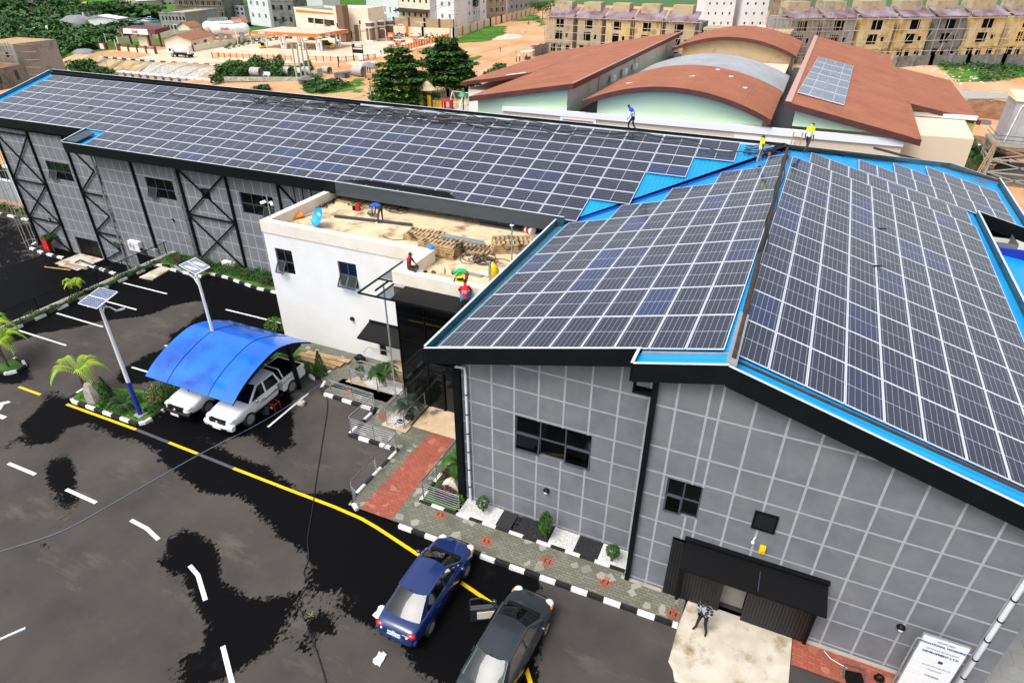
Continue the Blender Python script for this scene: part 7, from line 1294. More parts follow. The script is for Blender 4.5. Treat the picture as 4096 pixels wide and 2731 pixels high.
# water tower
tl=onz(wt(265,745),-6.5); tr=onz(wt(350,775),-6.5)
D_=Vector((tr.x-tl.x,tr.y-tl.y,0));
wtw=thing('water_tower','grey sheet metal water tank on a rusty lattice tower at the right edge','water tower',(tl.x+3,tl.y+3,-8))
YT=tl.y; pbL=ony(wt(355,505),YT+1.0)
zp=pbL.z; X0=pbL.x; TWd=7.5; TD=5.5
b=MB(); b.box(X0-.5,YT+.2,zp-.35,X0+TWd+.5,YT+.2+TD+1.0,zp); b.build('platform','tower_steel',wtw)
b=MB(); b.box(X0+.4,YT+.8,zp+.02,X0+TWd,YT+.8+TD,zp+5.6); b.build('tank','tank_grey',wtw)
for i in range(7): x=X0+.4+(TWd-.4)*i/6; b=MB(); b.box(x-.04,YT+.70,zp+.02,x+.04,YT+.8,zp+5.6); b.build('seam','tank_grey',wtw)
b=MB(); b.hexa([(X0+.2,YT+.6,zp+5.62),(X0+TWd+.2,YT+.6,zp+5.62),(X0+TWd+.2,YT+1+TD,zp+5.62),(X0+.2,YT+1+TD,zp+5.62)],[(X0+.3,YT+.7,zp+5.75),(X0+TWd,YT+.7,zp+5.75),(X0+TWd,YT+.9+TD,zp+6.3),(X0+.3,YT+.9+TD,zp+6.3)]); b.build('lid','tent_cream',wtw)
b=MB(); b.tube([(X0+1.2,YT+.6,zp+5.2),(X0+1.0,YT+.5,zp+4.9),(X0+.6,YT+.5,zp+.3)],.09,6); b.build('pipe','white',wtw)
for z in (zp+.55,zp+1.1): b=MB(); b.tube([(X0-.45,YT+.25,z),(X0+TWd+.4,YT+.25,z)],.04,5); b.tube([(X0-.45,YT+.25,z),(X0-.45,YT+TD+1.1,z)],.04,5); b.build('guard_rail','rust',wtw)
lg=[(X0-.2,YT+.5),(X0+TWd,YT+.5),(X0+TWd,YT+TD+.8),(X0-.2,YT+TD+.8)]
for p in lg: b=MB(); b.beam((p[0],p[1],-8),(p[0],p[1],zp-.35),.32,.32); b.build('leg','tower_steel',wtw)
for k in range(3):
    z0=-8+(zp+7.6)*k/3; z1=-8+(zp+7.6)*(k+1)/3
    for i in range(4):
        a,c=lg[i],lg[(i+1)%4]; b=MB(); b.beam((*a,z1),(*c,z1),.2,.2); b.build('girt','tower_steel',wtw)
        for u,v in ((a,c),(c,a)): b=MB(); b.beam((*u,z0),(*v,z1),.13,.13); b.build('brace','tower_steel',wtw)
for dx in (-.9,-.65): b=MB(); b.tube([(X0+dx-.8,YT-.5,-8),(X0+dx+.5,YT+.2,zp+.5)],.09,5); b.build('inclined_pole','ochre_steel',wtw)
# ground things right of the halls
def pile(name,label,c,rx,ry,h,m,cat='heap',jit=.12): b=MB(); b.ball((c[0],c[1],c[2]-.1),rx,ry,h,22,12,jit=jit); return tag(b.build(name,m,smooth=70),label,cat)
p=onz(t8(980,860),-8); pile('soil_heap','brown heap of soil behind the right hall roof',(p.x,p.y,-8.2),7,5,3.0,'soil_pile')
p=onz(wt(240,560),-8); pile('soil_heap','broad brown soil heap between the pale wall and the water tower',(p.x,p.y,-8.2),8,6,2.2,'soil_pile')
p=onz(wt(500,800),-8); pile('gravel_heap','grey gravel heap under the water tower',(p.x+2,p.y+2,-8.2),6,4.5,2.5,'gravel')
p=onz(t8(1120,840),-8); tg=thing('scrap_timber','stack of scrap timber beside the soil heap','scrap pile',tuple(p));
for k in range(9): a=random.uniform(0,3.1); q=p+Vector((random.uniform(-2,2),random.uniform(-1,1),.15+.12*k)); b=MB(); b.beam(q-Vector((1.6*math.cos(a),1.6*math.sin(a),0)),q+Vector((1.6*math.cos(a),1.6*math.sin(a),.2)),.3,.1); b.build('plank','plank_wood',tg)
p=onz(wt(255,365),-8); b=MB(); b.lathe([(0,0),(1.1,0),(1.1,.6),(.9,.6),(.9,.3),(0,.3)],p,14); tag(b.build('concrete_ring','dark_block'),'dark concrete well ring beside the roof corner','concrete ring')
# pale buttressed wall, lamp, palms behind the hip
P=[onz(wt(*q),-8) for q in ((30,640),(110,640),(215,720),(260,760))]
w0=onz(wt(20,650),-8); w1=onz(wt(240,745),-8); bw=thing('compound_wall','pale buttressed compound wall behind the far roof corner','wall',tuple(w0)); H_=3.6
b=MB(); b.beam((w0.x,w0.y,-8+H_/2),(w1.x,w1.y,-8+H_/2),.25,H_); b.build('wall','white_wall',bw)
for k in range(6): q=w0.lerp(w1,k/5); b=MB(); b.obox((q.x-.1,q.y-.25,-8),.5,.6,H_+.25); b.build('buttress','cream_wall',bw)
p=onz(wt(165,665),-8); sl_=thing('street_light','grey street light with a horizontal arm behind the far roof corner','street light',tuple(p)); h=hgt(p,wt(213,522)); b=MB(); b.tube([p,p+Vector((0,0,h))],.09,6); b.build('pole','pole_grey',sl_); b=MB(); b.tube([p+Vector((0,0,h)),p+Vector((-3.6,0,h+.1))],.06,5); b.build('arm','pole_grey',sl_); b=MB(); b.beam(p+Vector((-3.5,0,h+.1)),p+Vector((-4.6,0,h+.05)),.3,.15); b.build('lamp_head','black',sl_)
for i,(x,y) in enumerate(((60,700),(140,690),(215,740))): p=onz(wt(x,y),-8); palm('bushy_palm',('left of three dark palms behind the far roof corner','middle of three dark palms behind the far roof corner','right of three dark palms behind the far roof corner')[i],'palm',(p.x,p.y,-8),1.6,14,4.0,'leaf_dark',.3,.9,1.2,.22,30+i,.9,n=10,group='palms behind the far roof corner')
# ================================================================ FAR SIDE: STATION, STREET, HOUSES, TREES
GZ=-8.
def facade(p0,p1):
    u=(p1-p0); u.z=0; L_=u.length; u.normalize(); n=Vector((u.y,-u.x,0))
    if n.dot(Vector((0,0,0))-p0)<0: n=-n
    return u,n,L_
def bldg(name,label,f,b0,b1,top,depth,wm,wins=(),cat='building',roof=None,rm='dark_block',group=None,z=GZ,par=.0,wmat='window_far',frame_m=None,t=None,fr=None):
    # b0,b1: foot of the front in the survey picture; top: point over b0 giving the height (or metres)
    p0=onz(f(*b0),z); p1=onz(f(*b1),z); h=top if isinstance(top,(int,float)) else hgt(p0,f(*top)); u,n,L_=facade(p0,p1)
    t=t or thing(name,label,cat,tuple((p0+p1)/2),0,group); q=[p0,p1,p1-n*depth,p0-n*depth]
    if (q[1]-q[0]).cross(q[3]-q[0]).z<0: q=q[::-1]
    b=MB(); b.hexa(q,[p+Vector((0,0,h)) for p in q]); b.build('wall',wm,t)
    b=MB(); qq=[p+(sum(q,Vector())/4-p)*.03 for p in q]; b.hexa([p+Vector((0,0,h+.01)) for p in qq],[p+Vector((0,0,h+.06)) for p in qq]); b.build('roof',rm,t)
    if par:
        for i in range(4): a,c=q[i],q[(i+1)%4]; b=MB(); b.beam(a+Vector((0,0,h+par/2)),c+Vector((0,0,h+par/2)),.3,par); b.build('parapet',wm,t)
    for w in wins:
        if len(w)==4: s0,s1,h0,h1=w[0]*L_,w[1]*L_,w[2]*h,w[3]*h
        else:
            (xa,ya),(xb,yb)=w; A=onp(f(xa,ya),n,p0); B_=onp(f(xb,yb),n,p0); s0,s1=sorted(((A-p0).dot(u),(B_-p0).dot(u))); h1,h0=max(A.z,B_.z)-z,min(A.z,B_.z)-z
        a=p0+u*s0+n*.04; c=p0+u*s1+n*.04; b=MB(); b.hexa([a+Vector((0,0,h0)),c+Vector((0,0,h0)),c-n*.3+Vector((0,0,h0)),a-n*.3+Vector((0,0,h0))],[a+Vector((0,0,h1)),c+Vector((0,0,h1)),c-n*.3+Vector((0,0,h1)),a-n*.3+Vector((0,0,h1))]); w_=b.build('window',wmat,t)
        if frame_m:
            b=MB()
            for k in (0,.5,1): q0=a.lerp(c,k)+n*.03; b.beam(q0+Vector((0,0,h0)),q0+Vector((0,0,h1)),.12,.08)
            b.beam(a+n*.03+Vector((0,0,h1)),c+n*.03+Vector((0,0,h1)),.12,.12); b.build('frame',frame_m,w_)
    return t,p0,p1,h,u,n,L_
def scaffold(label,p0,p1,n,h,bays,levels,off=1.0,m='pole_wood',group=None,r=.055):
    t=thing('scaffold',label,'scaffold',tuple((p0+p1)/2),0,group); rd=random.Random(int(p0.x*7))
    for i in range(bays+1): q=p0.lerp(p1,i/bays)+n*off; b=MB(); b.tube([q,q+Vector((rd.uniform(-.2,.2),0,h+rd.uniform(-.5,1.3)))],r,4); b.build('upright',m,t)
    for k in range(1,levels+1):
        z=Vector((0,0,h*k/levels-.3)); b=MB(); b.tube([p0-(p1-p0).normalized()*.8+n*(off+.1)+z+Vector((0,0,rd.uniform(-.15,.15))),p1+(p1-p0).normalized()*.6+n*(off+.1)+z],r,4); b.build('ledger',m,t)
    for i in range(0,bays,2): q=p0.lerp(p1,(i+.5)/bays)+n*off; b=MB(); b.tube([q+Vector((0,0,h*.1)),q+(p1-p0)/bays*1.2+Vector((0,0,h*.7))],r*.8,4); b.build('prop',m,t)
    return t
# ---- station canopy
st=thing('filling_station_canopy','flat orange-edged filling station canopy on paired white columns','canopy',tuple(onz(t3(735,480),GZ))); hc=4.4
CNR=[onz(t3(*p),GZ+hc+1.0) for p in ((250,300),(905,330),(1182,285),(545,258))]
b=MB(); b.hexa([p-Vector((0,0,1.05)) for p in CNR],CNR); b.build('fascia','orange',st); b=MB(); c=sum(CNR,Vector())/4; q=[p+(c-p)*.015 for p in CNR]; b.hexa([p+Vector((0,0,.005)) for p in q],[p+Vector((0,0,.05)) for p in q]); b.build('roof','apron',st)
b=MB(); b.hexa([p-Vector((0,0,1.12)) for p in q],[p-Vector((0,0,1.06)) for p in q]); b.build('soffit','white',st)
def onfas(a,c,s,h,body,sz):
    u=(c-a).normalized(); n=Vector((u.y,-u.x,0)); text(body,sz,'white',st,frame(a+u*s+Vector((0,0,-.5))+n*.06-ORG[st],u,(0,0,1)),bold=.02,name='sign_lettering')
onfas(CNR[0],CNR[1],4.2,0,'AXMIS',1.0); onfas(CNR[0],CNR[1],8.0,0,'FUEL  GAS',.45); onfas(CNR[1],CNR[2],4.5,0,'AXMIS',1.0); onfas(CNR[1],CNR[2],8.5,0,'FUEL  GAS',.45)
PMP=[(390,462),(570,470),(735,480),(910,490),(1092,458)]
for i,p in enumerate(PMP):
    q=onz(t3(*p),GZ)
    for s in (-1,1): b=MB(); b.beam(q+Vector((s*.9,0,0)),q+Vector((s*1.0,0,hc-.1)),.45,.5); b.build('column','white',st)
    pu=thing('fuel_pump',('fuel pump under the canopy at its far left end','second fuel pump from the left under the canopy','middle fuel pump under the canopy','fuel pump under the nearest corner of the canopy','fuel pump under the right rear corner of the canopy')[i],'fuel pump',tuple(q),0,'fuel pumps'); b=MB(); b.obox(q+Vector((0,-.3,.15)),.8,.55,1.9); b.build('cabinet','white',pu); b=MB(); b.obox(q+Vector((0,-.59,.5)),.5,.05,.5); b.build('dispenser','yellow',pu); b=MB(); b.obox(q+Vector((0,-.59,1.2)),.5,.05,.6); b.build('display','black',pu); b=MB(); b.obox(q,2.6,1.1,.15); b.build('plinth','concrete',pu)
for i,(x,y) in enumerate(((468,475),(630,432))):
    q=onz(t4(x,y),GZ); k=thing('gas_kiosk',('white pump kiosk with a small orange canopy beside the red price sign','white pump kiosk with a small orange canopy near the white car')[i],'kiosk',tuple(q),0,'pump kiosks'); h=hgt(q,t4(x,y-85))
    for s in (-1,1): b=MB(); b.beam(q+Vector((s*.8,0,0)),q+Vector((s*.8,0,h-.4)),.5,.6); b.build('column','white',k)
    b=MB(); b.obox(q+Vector((0,0,h-.5)),4.2,3,.7); b.build('canopy','orange',k); b=MB(); b.obox(q+Vector((0,0,h+.21)),4,2.8,.04); b.build('top','white',k); b=MB(); b.obox(q+Vector((0,-.35,.0)),.9,.6,1.9); b.build('pump','galv',k)
q=onz(t4(402,478),GZ); tt_=thing('price_sign','red and grey fuel price totem beside the station exit','price sign',tuple(q)); h=hgt(q,t4(390,315)); b=MB(); b.obox(q+Vector((0,0,h*.5)),2.1,.4,h*.5); b.build('price_board','orange',tt_); b=MB(); b.obox(q+Vector((0,0,h*.34)),2.1,.38,h*.16); b.build('logo_board','white',tt_); b=MB(); b.obox(q,2.1,.36,h*.34); b.build('base','grey_far',tt_)
for k,(s,z) in enumerate((('AXMIS',.86),('MARKET',.79))): text(s,.5,'white',tt_,frame(Vector((0,-.22,h*z)),(1,0,0),(0,0,1)),bold=.01)
for k in range(3): b=MB(); b.obox(q+Vector((.25,-.22,h*(.55+.07*k))),1.3,.03,h*.045); b.build('price_window','black',tt_)
# ---- shop building
sh,p0,p1,h,u,n,L_=bldg('station_shop','two-storey cream station building with brown brick piers and open gallery',t3,(700,330),(1140,392),(690,90),14,'cream_wall',[((795,170),(1105,255)),((1010,330),(1075,372)),((930,350),(965,370)),((1100,325),(1135,375))],par=.8)
for x in (862,955,1072): A=onp(t3(x,175),n,p0); B_=onp(t3(x,258),n,p0); b=MB(); b.beam(A+n*.1,B_+n*.1,.5,.4); b.build('gallery_column','cream_wall',sh)
for (xa,ya),(xb,yb) in (((832,187),(856,220)),((920,196),(945,228)),((1035,203),(1060,235)),((962,198),(1016,258))): A=onp(t3(xa,ya),n,p0); B_=onp(t3(xb,yb),n,p0); b=MB(); b.hexa([A+n*.06,B_+Vector((0,0,A.z-B_.z))+n*.06,B_+n*.06,Vector((A.x,A.y,B_.z))+n*.06],[v-n*.02 for v in (A+n*.06,B_+Vector((0,0,A.z-B_.z))+n*.06,B_+n*.06,Vector((A.x,A.y,B_.z))+n*.06)]); b.build('gallery_door','rust',sh)
A=onp(t3(680,85),n,p0); B_=onp(t3(1105,125),n,p0); b=MB(); b.beam(A+n*.05-Vector((0,0,.5)),B_+n*.05,.12,1.6); b.build('orange_band','orange',sh)
pz=onz(t3(1160,403),GZ); b=MB(); b.obox(pz,3.0,3.5,hgt(pz,t3(1130,52))); b.build('brick_pier','brown_brick',sh)
b=MB(); e0=onz(t4(-130,388),GZ); e1=onz(t4(200,402),GZ); u2,n2,L2_=facade(e0,e1); hh=hgt(e1,t4(200,80)); q_=[e0,e1,e1-n2*13,e0-n2*13]; b.hexa(q_,[p+Vector((0,0,hh)) for p in q_]); b.build('wing','cream_wall',sh)
b=MB(); f0=onz(t4(110,398),GZ); f1=onz(t4(330,378),GZ); hh=hgt(f0,t4(50,165)); q_=[f0,f1,f1+Vector((-4,9,0)),f0+Vector((-4,9,0))]; b.hexa([p+Vector((0,0,hh*.52)) for p in q_],[p+Vector((0,0,hh)) for p in q_]); b.build('porch','cream_wall',sh)
for x,y,tp in ((208,400,220),(300,382,210),(383,360,205)): q=onz(t4(x,y),GZ); hq=hgt(q,t4(x-18,tp)); b=MB(); b.obox(q,2.4,2.4,hq); b.build('brick_pier','brown_brick',sh); b=MB(); b.obox(q+Vector((0,0,hq*.72)),2.8,2.8,.5); b.obox(q+Vector((0,0,hq)),2.8,2.8,.5); b.obox(q,2.8,2.8,.5); b.build('pier_band','white',sh)
for x in (72,92,112): q=onz(t4(x,396),GZ); hq=hgt(q,t4(x-10,240)); b=MB(); b.beam(q+Vector((0,-.5,0)),q+Vector((0,-.5,hq)),.9,.4); b.build('brick_fin','brown_brick',sh)
for (xa,ya),(xb,yb) in (((-130,225),(-100,265)),((-90,208),(-70,242)),((85,198),(104,236)),((-130,300),(-95,380)),((0,298),(25,378))): A=onp(t4(xa,ya),n2,e0); B_=onp(t4(xb,yb),n2,e0); b=MB(); b.hexa([A+n2*.05,Vector((B_.x,B_.y,A.z))+n2*.05,B_+n2*.05,Vector((A.x,A.y,B_.z))+n2*.05],[v-n2*.2 for v in (A,Vector((B_.x,B_.y,A.z)),B_,Vector((A.x,A.y,B_.z)))]); b.build('window','window_far',sh)
# ---- fences, walls
def fence(name,label,pts,h,post,m,mp=None,cat='fence',lattice=True,sp=2.2,wall=0.,wm=None):
    P=[Vector(p) for p in pts]; t=thing(name,label,cat,tuple(P[0]))
    for a,c in zip(P,P[1:]):
        L_=(c-a).length; k=max(1,round(L_/sp))
        if wall: b=MB(); b.beam(a+Vector((0,0,wall/2)),c+Vector((0,0,wall/2)),.25,wall); b.build('wall',wm,t)
        b=MB()
        if lattice:
            for z in (wall+.15,h-.1): b.beam(a+Vector((0,0,z)),c+Vector((0,0,z)),.08,.1)
            for i in range(k*6): q=a.lerp(c,(i+.5)/(k*6)); b.beam(q+Vector((0,0,wall+.1)),q+Vector((0,0,h)),.1,.06)
        else: b.beam(a+Vector((0,0,wall+(h-wall)/2)),c+Vector((0,0,wall+(h-wall)/2)),.12,h-wall)
        b.build('panel',m,t); b=MB()
        for i in range(k+1): q=a.lerp(c,i/k); b.obox(q,post,post,h+.25)
        b.build('posts',mp or m,t)
    return t
g3=lambda f,pts,z=GZ: [onz(f(*p),z) for p in pts]
fence('station_fence','low orange fence on a pale kerb before the left half of the forecourt',g3(t3,[(-60,565),(300,578),(640,592)]),1.5,.3,'orange',wall=.45,wm='cream_wall'); fence('station_fence','orange fence before the right half of the forecourt',g3(t3,[(808,592),(1090,603),(1240,590)])+g3(t4,[(105,585),(245,572)]),1.5,.3,'orange',wall=.35,wm='cream_wall')
fence('station_fence','orange fence climbing beside the price sign to the poles',g3(t4,[(330,520),(400,500),(510,490),(690,440),(860,400),(950,372)]),1.7,.3,'orange'); fence('station_fence','short orange fence end beside the tanker',g3(t2,[(1082,560),(1150,562)]),1.5,.3,'orange')
fence('perimeter_wall','cream wall with orange pilasters behind the forecourt',g3(t4,[(410,330),(700,350),(1000,360),(1344,250)])+g3(t6,[(250,225),(600,125)]),3.2,.9,'cream_wall','orange',lattice=False,sp=9.5,cat='wall')
fence('perimeter_wall','stained brown wall behind the cream wall',[p+Vector((-3,7,0)) for p in g3(t4,[(400,325),(700,343),(990,352)])],5.5,.7,'stained_ochre','rust',lattice=False,sp=8,cat='wall')
fence('gate_wall','cream gate wall with maroon railing at the gas depot entrance',g3(t2,[(200,490),(540,520)]),2.0,.6,'maroon','maroon',wall=1.3,wm='cream_wall',sp=4,cat='wall'); fence('gate','maroon sliding gate at the left end of the gas depot',g3(t2,[(65,478),(190,488)]),1.9,.9,'maroon',sp=9,cat='gate'); fence('gate_wall','cream wall end with a maroon pier at the far left',g3(t2,[(0,470),(60,475)]),1.7,.5,'cream_wall','maroon',lattice=False,sp=6,cat='wall')
fence('gate_wall','cream depot wall running from the tanker to the white tanks',g3(t2,[(672,535),(900,500),(1344,420)])+g3(t3,[(250,385),(540,330)]),1.9,.4,'cream_wall','cream_wall',lattice=False,sp=9,cat='wall'); fence('gate_wall','cream rear wall of the gas depot',g3(t2,[(180,425),(500,375),(900,345)]),2.2,.4,'cream_wall','cream_wall',lattice=False,sp=12,cat='wall')
hd=g3(t3,[(0,465),(240,410),(380,390),(520,372)]); strip_leaves('hedge',[tuple(p[:2]) for p in hd],1.6,1.5,7,.7,('leaf_mid','leaf_dark'),'clipped hedge along the cream depot wall',z=GZ); strip_leaves('hedge',[tuple(p[:2]) for p in g3(t4,[(420,345),(700,372),(920,365)])],1.8,1.6,6,.8,('leaf_dark','leaf_mid'),'dark hedge along the cream wall behind the forecourt',z=GZ)
kerb('depot_kerb',[tuple(p[:2]) for p in g3(t3,[(0,478),(240,425),(400,400),(540,378)])],1.6,.25,.5,GZ); kerb('road_kerb',[tuple(p[:2]) for p in g3(t2,[(0,552),(480,592),(860,612),(1340,642)])],2.,.3,.4,GZ)
# compound fence below the embankment: stone piers with maroon panels
pf=thing('compound_fence','stone piers with maroon panels along the foot of the embankment','fence',(-160,133,-11.4)); X=np.linspace(-180,-141,14)
for i,x in enumerate(X):
    b=MB(); b.box(x-.9,132.5,-12,x+.9,134,-8.7); b.build('pier','stone_pier',pf); b=MB(); b.box(x-1.2,132.3,-8.7,x+1.2,134.2,-8.4); b.build('coping','white_far',pf)
    if i<13: b=MB(); b.box(x+.9,133,-12,X[i+1]-.9,133.2,-9.2); b.build('panel','maroon',pf)
# embankment facing: concrete ribs and stone pitching laid 5 cm over the slope
mat('pitching',(.55,.52,.47),(.33,.31,.28),1.1,.95,bp=1.,bs=1.6,dirt=(.16,.16,.1),ds=.8,dlo=.55,dhi=.7,bdist=.3); mat('slope_soil',(.42,.27,.12),(.5,.36,.2),.3,.95,dirt=(.12,.09,.05),ds=.25,dlo=.48,dhi=.66,stretch=(1,.3,1),bp=.5,bs=1.)
def land1(x,y): return float(landz(np.array([[x]],float),np.array([[y]],float))[0,0])
def drape(name,x0,x1,y0,y1,m,up,kind='structure',nx=10,ny=12,skew=0.):
    b=MB(); b.loft([[(x0+(x1-x0)*i/nx+skew*(y1-(y0+(y1-y0)*j/ny)),y0+(y1-y0)*j/ny,land1(x0+(x1-x0)*i/nx+skew*(y1-(y0+(y1-y0)*j/ny)),y0+(y1-y0)*j/ny)+up) for i in range(nx+1)] for j in range(ny+1)],closed=False,caps=False); return tag(b.build(name,m),kind=kind)
drape('embankment_soil',-222,-185,137,149.6,'slope_soil',.12,nx=14); drape('embankment_pitching',-185,-157,138,147.5,'pitching',.14,nx=14); drape('embankment_soil',-185,-157,147.5,149.6,'slope_soil',.13)
er=thing('embankment_ribs','concrete ribs running down the stone-pitched embankment','ribs',(-175,144,-9))
for x in (-205,-185,-178,-171,-164,-158): b=MB(); pts=[(x-.5*(149.5-y),y,land1(x-.5*(149.5-y),y)+.25) for y in np.linspace(138.5,149.5,9)]; b.loft([[(p[0]-.35,p[1],p[2]-.4),(p[0]+.35,p[1],p[2]-.4),(p[0]+.35,p[1],p[2]),(p[0]-.35,p[1],p[2])] for p in pts]); b.build('rib','concrete',er)
b=MB(); b.box(-222,149.3,-8.4,-156,149.8,-7.75); tag(b.build('kerb_beam','concrete'),kind='structure'); p=onz(t1(1070,720),-10.5); b=MB(); b.tube([p,p+Vector((-1.5,0,6.0))],.14,6); tag(b.build('utility_pole','pole_grey'),'leaning grey pole on the embankment slope','pole');
# ---- poles, lamps
for i,(x,y,tx,ty) in enumerate(((690,745,640,425),(735,740,692,425),(775,740,740,355),(820,740,785,430))):
    p=onz(t3(x,y),GZ); h=hgt(p,t3(tx,ty)); t_=thing('utility_pole',('leftmost pole of the group of four beside the road','second from left of the four poles beside the road','third from left of the four poles, the tallest one','rightmost pole of the group of four beside the road')[i],'utility pole',tuple(p),0,'group of four utility poles'); b=MB(); b.tube([p,p+Vector((0,0,h))],[.26,.18],7); b.build('pole','pole_grey',t_)
    if i in (1,3): b=MB(); b.beam(p+Vector((-1.3,0,h-.4)),p+Vector((1.3,0,h-.4)),.12,.14); b.build('crossarm','pole_wood',t_)
p=onz(t3(712,720),GZ); b=MB(); b.beam(p+Vector((-1.1,-.4,1.2)),p+Vector((1.1,-.4,1.2)),.08,1.5); tag(b.build('banner','white'),'small blue and white banner tied between the poles','banner')
for i,(f,x,y,tx,ty,arm) in enumerate(((t3,280,540,255,345,1),(t3,585,550,565,350,1),(t3,910,560,880,365,1),(t3,1340,560,1325,340,0),(t4,210,580,178,270,0),(t4,358,490,310,292,-1),(t4,530,450,490,250,-1),(t4,692,420,665,225,2),(t4,945,310,935,190,-1),(t2,170,505,155,380,0),(t2,62,408,45,350,0),(t2,232,405,212,325,2),(t2,368,350,355,285,1),(t2,730,370,708,245,1),(t2,880,440,858,320,0),(t3,130,445,100,260,0),(t4,530,250,490,175,-1),(t4,620,190,600,150,-1))):
    p=onz(f(x,y),GZ); h=max(3.,hgt(p,f(tx,ty))); t_=thing('lamp_post','lamp post','lamp post',tuple(p),0,'white lamp posts of the station and depot')
    t_['label']=('white lamp post at the left forecourt fence','white lamp post before the middle of the canopy','white lamp post before the right corner of the canopy','white lamp post beside the tyre rack','tall pale post at the end of the right forecourt fence','curved lamp post left of the price sign','curved lamp post behind the price sign','twin-armed lamp post beside the white car','curved lamp post by the poles at the cream wall','white lamp post behind the tanker truck gate','white post at the far left of the depot wall','twin-armed lamp post left of the gate hut','lamp post on grass behind the gate hut','tall lamp post on the rear depot wall','thin lamp post beside the brown-roofed depot house','lamp post before the white gas tanks','lamp post before the black awning house','small lamp post under the black awning')[i]
    b=MB(); b.tube([p,p+Vector((0,0,h))],.11,5); b.build('pole','white',t_)
    for s in ((-1,1) if arm==2 else ((arm,) if arm else ())): b=MB(); q=p+Vector((0,0,h)); b.tube([q,q+Vector((s*.6,0,.4)),q+Vector((s*1.6,0,.35))],.07,5); b.build('arm','white',t_); b=MB(); b.beam(q+Vector((s*1.3,0,.38)),q+Vector((s*2.1,0,.3)),.28,.14); b.build('lamp_head','white',t_)
for i,(x,y,tx,ty) in enumerate(((1012,378,990,120),(1025,330,1000,85),(965,380,950,165))): p=onz(t4(x,y),GZ); h=hgt(p,t4(tx,ty)); t_=thing('utility_pole',('concrete power pole at the corner of the cream wall','taller power pole behind the corner of the cream wall','pale power pole before the cream wall corner')[i],'utility pole',tuple(p),0,'power poles at the wall corner'); b=MB(); b.tube([p,p+Vector((0,0,h))],[.3,.2],6); b.build('pole','pole_grey',t_); b=MB(); b.beam(p+Vector((-2,0,h-.8)),p+Vector((2,0,h-.8)),.15,.15); b.build('crossarm','pole_wood',t_)
for a,c,z in ((0,1,7.4),(0,2,7.6)):
    A=onz(t3(785,700),GZ)+Vector((0,0,8.)); B_=onz(t4(1012,378),GZ)+Vector((0,0,12+c)); b=MB(); b.tube([A.lerp(B_,k/12)-Vector((0,0,2.0*math.sin(math.pi*k/12))) for k in range(13)],.05,4); tag(b.build('power_line','cable'),('lower','upper')[c-1]+' overhead wire strung across the forecourt to the wall corner','power line')
# tyre rack, rings, bench
p=onz(t3(1285,585),GZ); tr_=thing('tyre_rack','rack of tyres with a white poster at the forecourt fence','tyre rack',tuple(p));
for s in (-1.9,1.9): b=MB(); b.beam(p+Vector((s,0,0)),p+Vector((s,0,4.6)),.15,.15); b.build('upright','black',tr_)
for z in (2.2,3.7):
    b=MB(); b.beam(p+Vector((-1.9,0,z)),p+Vector((1.9,0,z)),.12,.12); b.build('shelf','black',tr_)
    for k in range(7): b=MB(); b.lathe([(.28,-.1),(.5,-.1),(.5,.1),(.28,.1)],(0,0,0),10); b.v=[(p.x-1.6+.53*k+v[2],p.y+v[1],p.z+z+.55+v[0]) for v in b.v]; b.build('tyre','rubber' if z<3 or k<2 else 'white',tr_)
b=MB(); b.beam(p+Vector((-.2,-.3,1.2)),p+Vector((1.9,-.3,1.2)),.05,1.7); b.build('poster','white',tr_)
for i,(f,x,y,ax,r_,m) in enumerate(((t3,310,735,0,1.15,'stone_pier'),(t3,600,725,.3,1.1,'pole_grey'),(t3,800,715,.2,1.0,'pole_grey'),(t3,980,705,.5,.9,'stone_pier'),(t3,1290,735,.1,1.3,'pole_grey'))):
    p=onz(f(x,y),GZ); d=Vector((math.cos(ax),-math.sin(ax)*.6,0))*1.6; b=MB(); c=p+Vector((0,0,r_)); n_=14
    b.tube([c-d,c+d],r_,n_,caps=False); b.tube([c+d*.999,c-d*.999],r_*.84,n_,caps=False); tag(b.build('concrete_pipe',m,smooth=50),('large pale concrete pipe in the bushes left of the bench','grey concrete pipe half hidden in the roadside bushes','grey concrete pipe between the bushes and the poles','pale concrete pipe right of the poles','large concrete pipe near the sitting people')[i],'concrete pipe','concrete pipes along the road')
for i,(x,y,s) in enumerate(((870,735,1.6),(1125,745,1.7),(1195,720,1.3))): p=onz(t3(x,y),GZ); b=MB(); b.hexa([p+Vector(v)*s for v in ((-1,-.7,0),(1,-.7,0),(1,.7,0),(-1,.7,0))],[p+Vector(v)*s for v in ((-1,-.7,.7),(1.1,-.7,1.3 if i==0 else .8),(1,.7,1.3 if i==0 else .8),(-1,.7,.7))]); tag(b.build('concrete_slab',('stone_pier','dark_block','dark_block')[i]),('tilted pale concrete slab right of the four poles','low dark concrete box beside the road','small dark concrete block by the big pipe')[i],'concrete block')
p=onz(t3(785,800),-8.2); b=MB(); b.lathe([(0,0),(2.0,0),(2.2,1.1),(1.5,1.2),(1.2,1.6),(0,1.6)],p,14); tag(b.build('well_head','dark_block'),'dark stepped stone well head in the grass below the poles','well')
p=onz(t3(400,742),GZ); bn=thing('bench','small white bench beside the roadside bushes','bench',tuple(p)); b=MB(); b.obox(p+Vector((0,0,.5)),2.2,.6,.12); b.build('seat','white',bn); b=MB(); b.obox(p+Vector((0,.35,.6)),2.2,.1,.7); b.build('backrest','white',bn)
for s in (-.8,.8): b=MB(); b.obox(p+Vector((s,0,0)),.15,.5,.5); b.build('leg','white',bn)
w=g3(t3,[(0,770),(350,775),(740,775)]); b=MB(); b.beam(w[0]+Vector((0,0,.3)),w[2]+Vector((0,0,.3)),.8,.9); tag(b.build('drain_wall','pitching'),'rough stone drain wall running below the roadside bushes','wall')
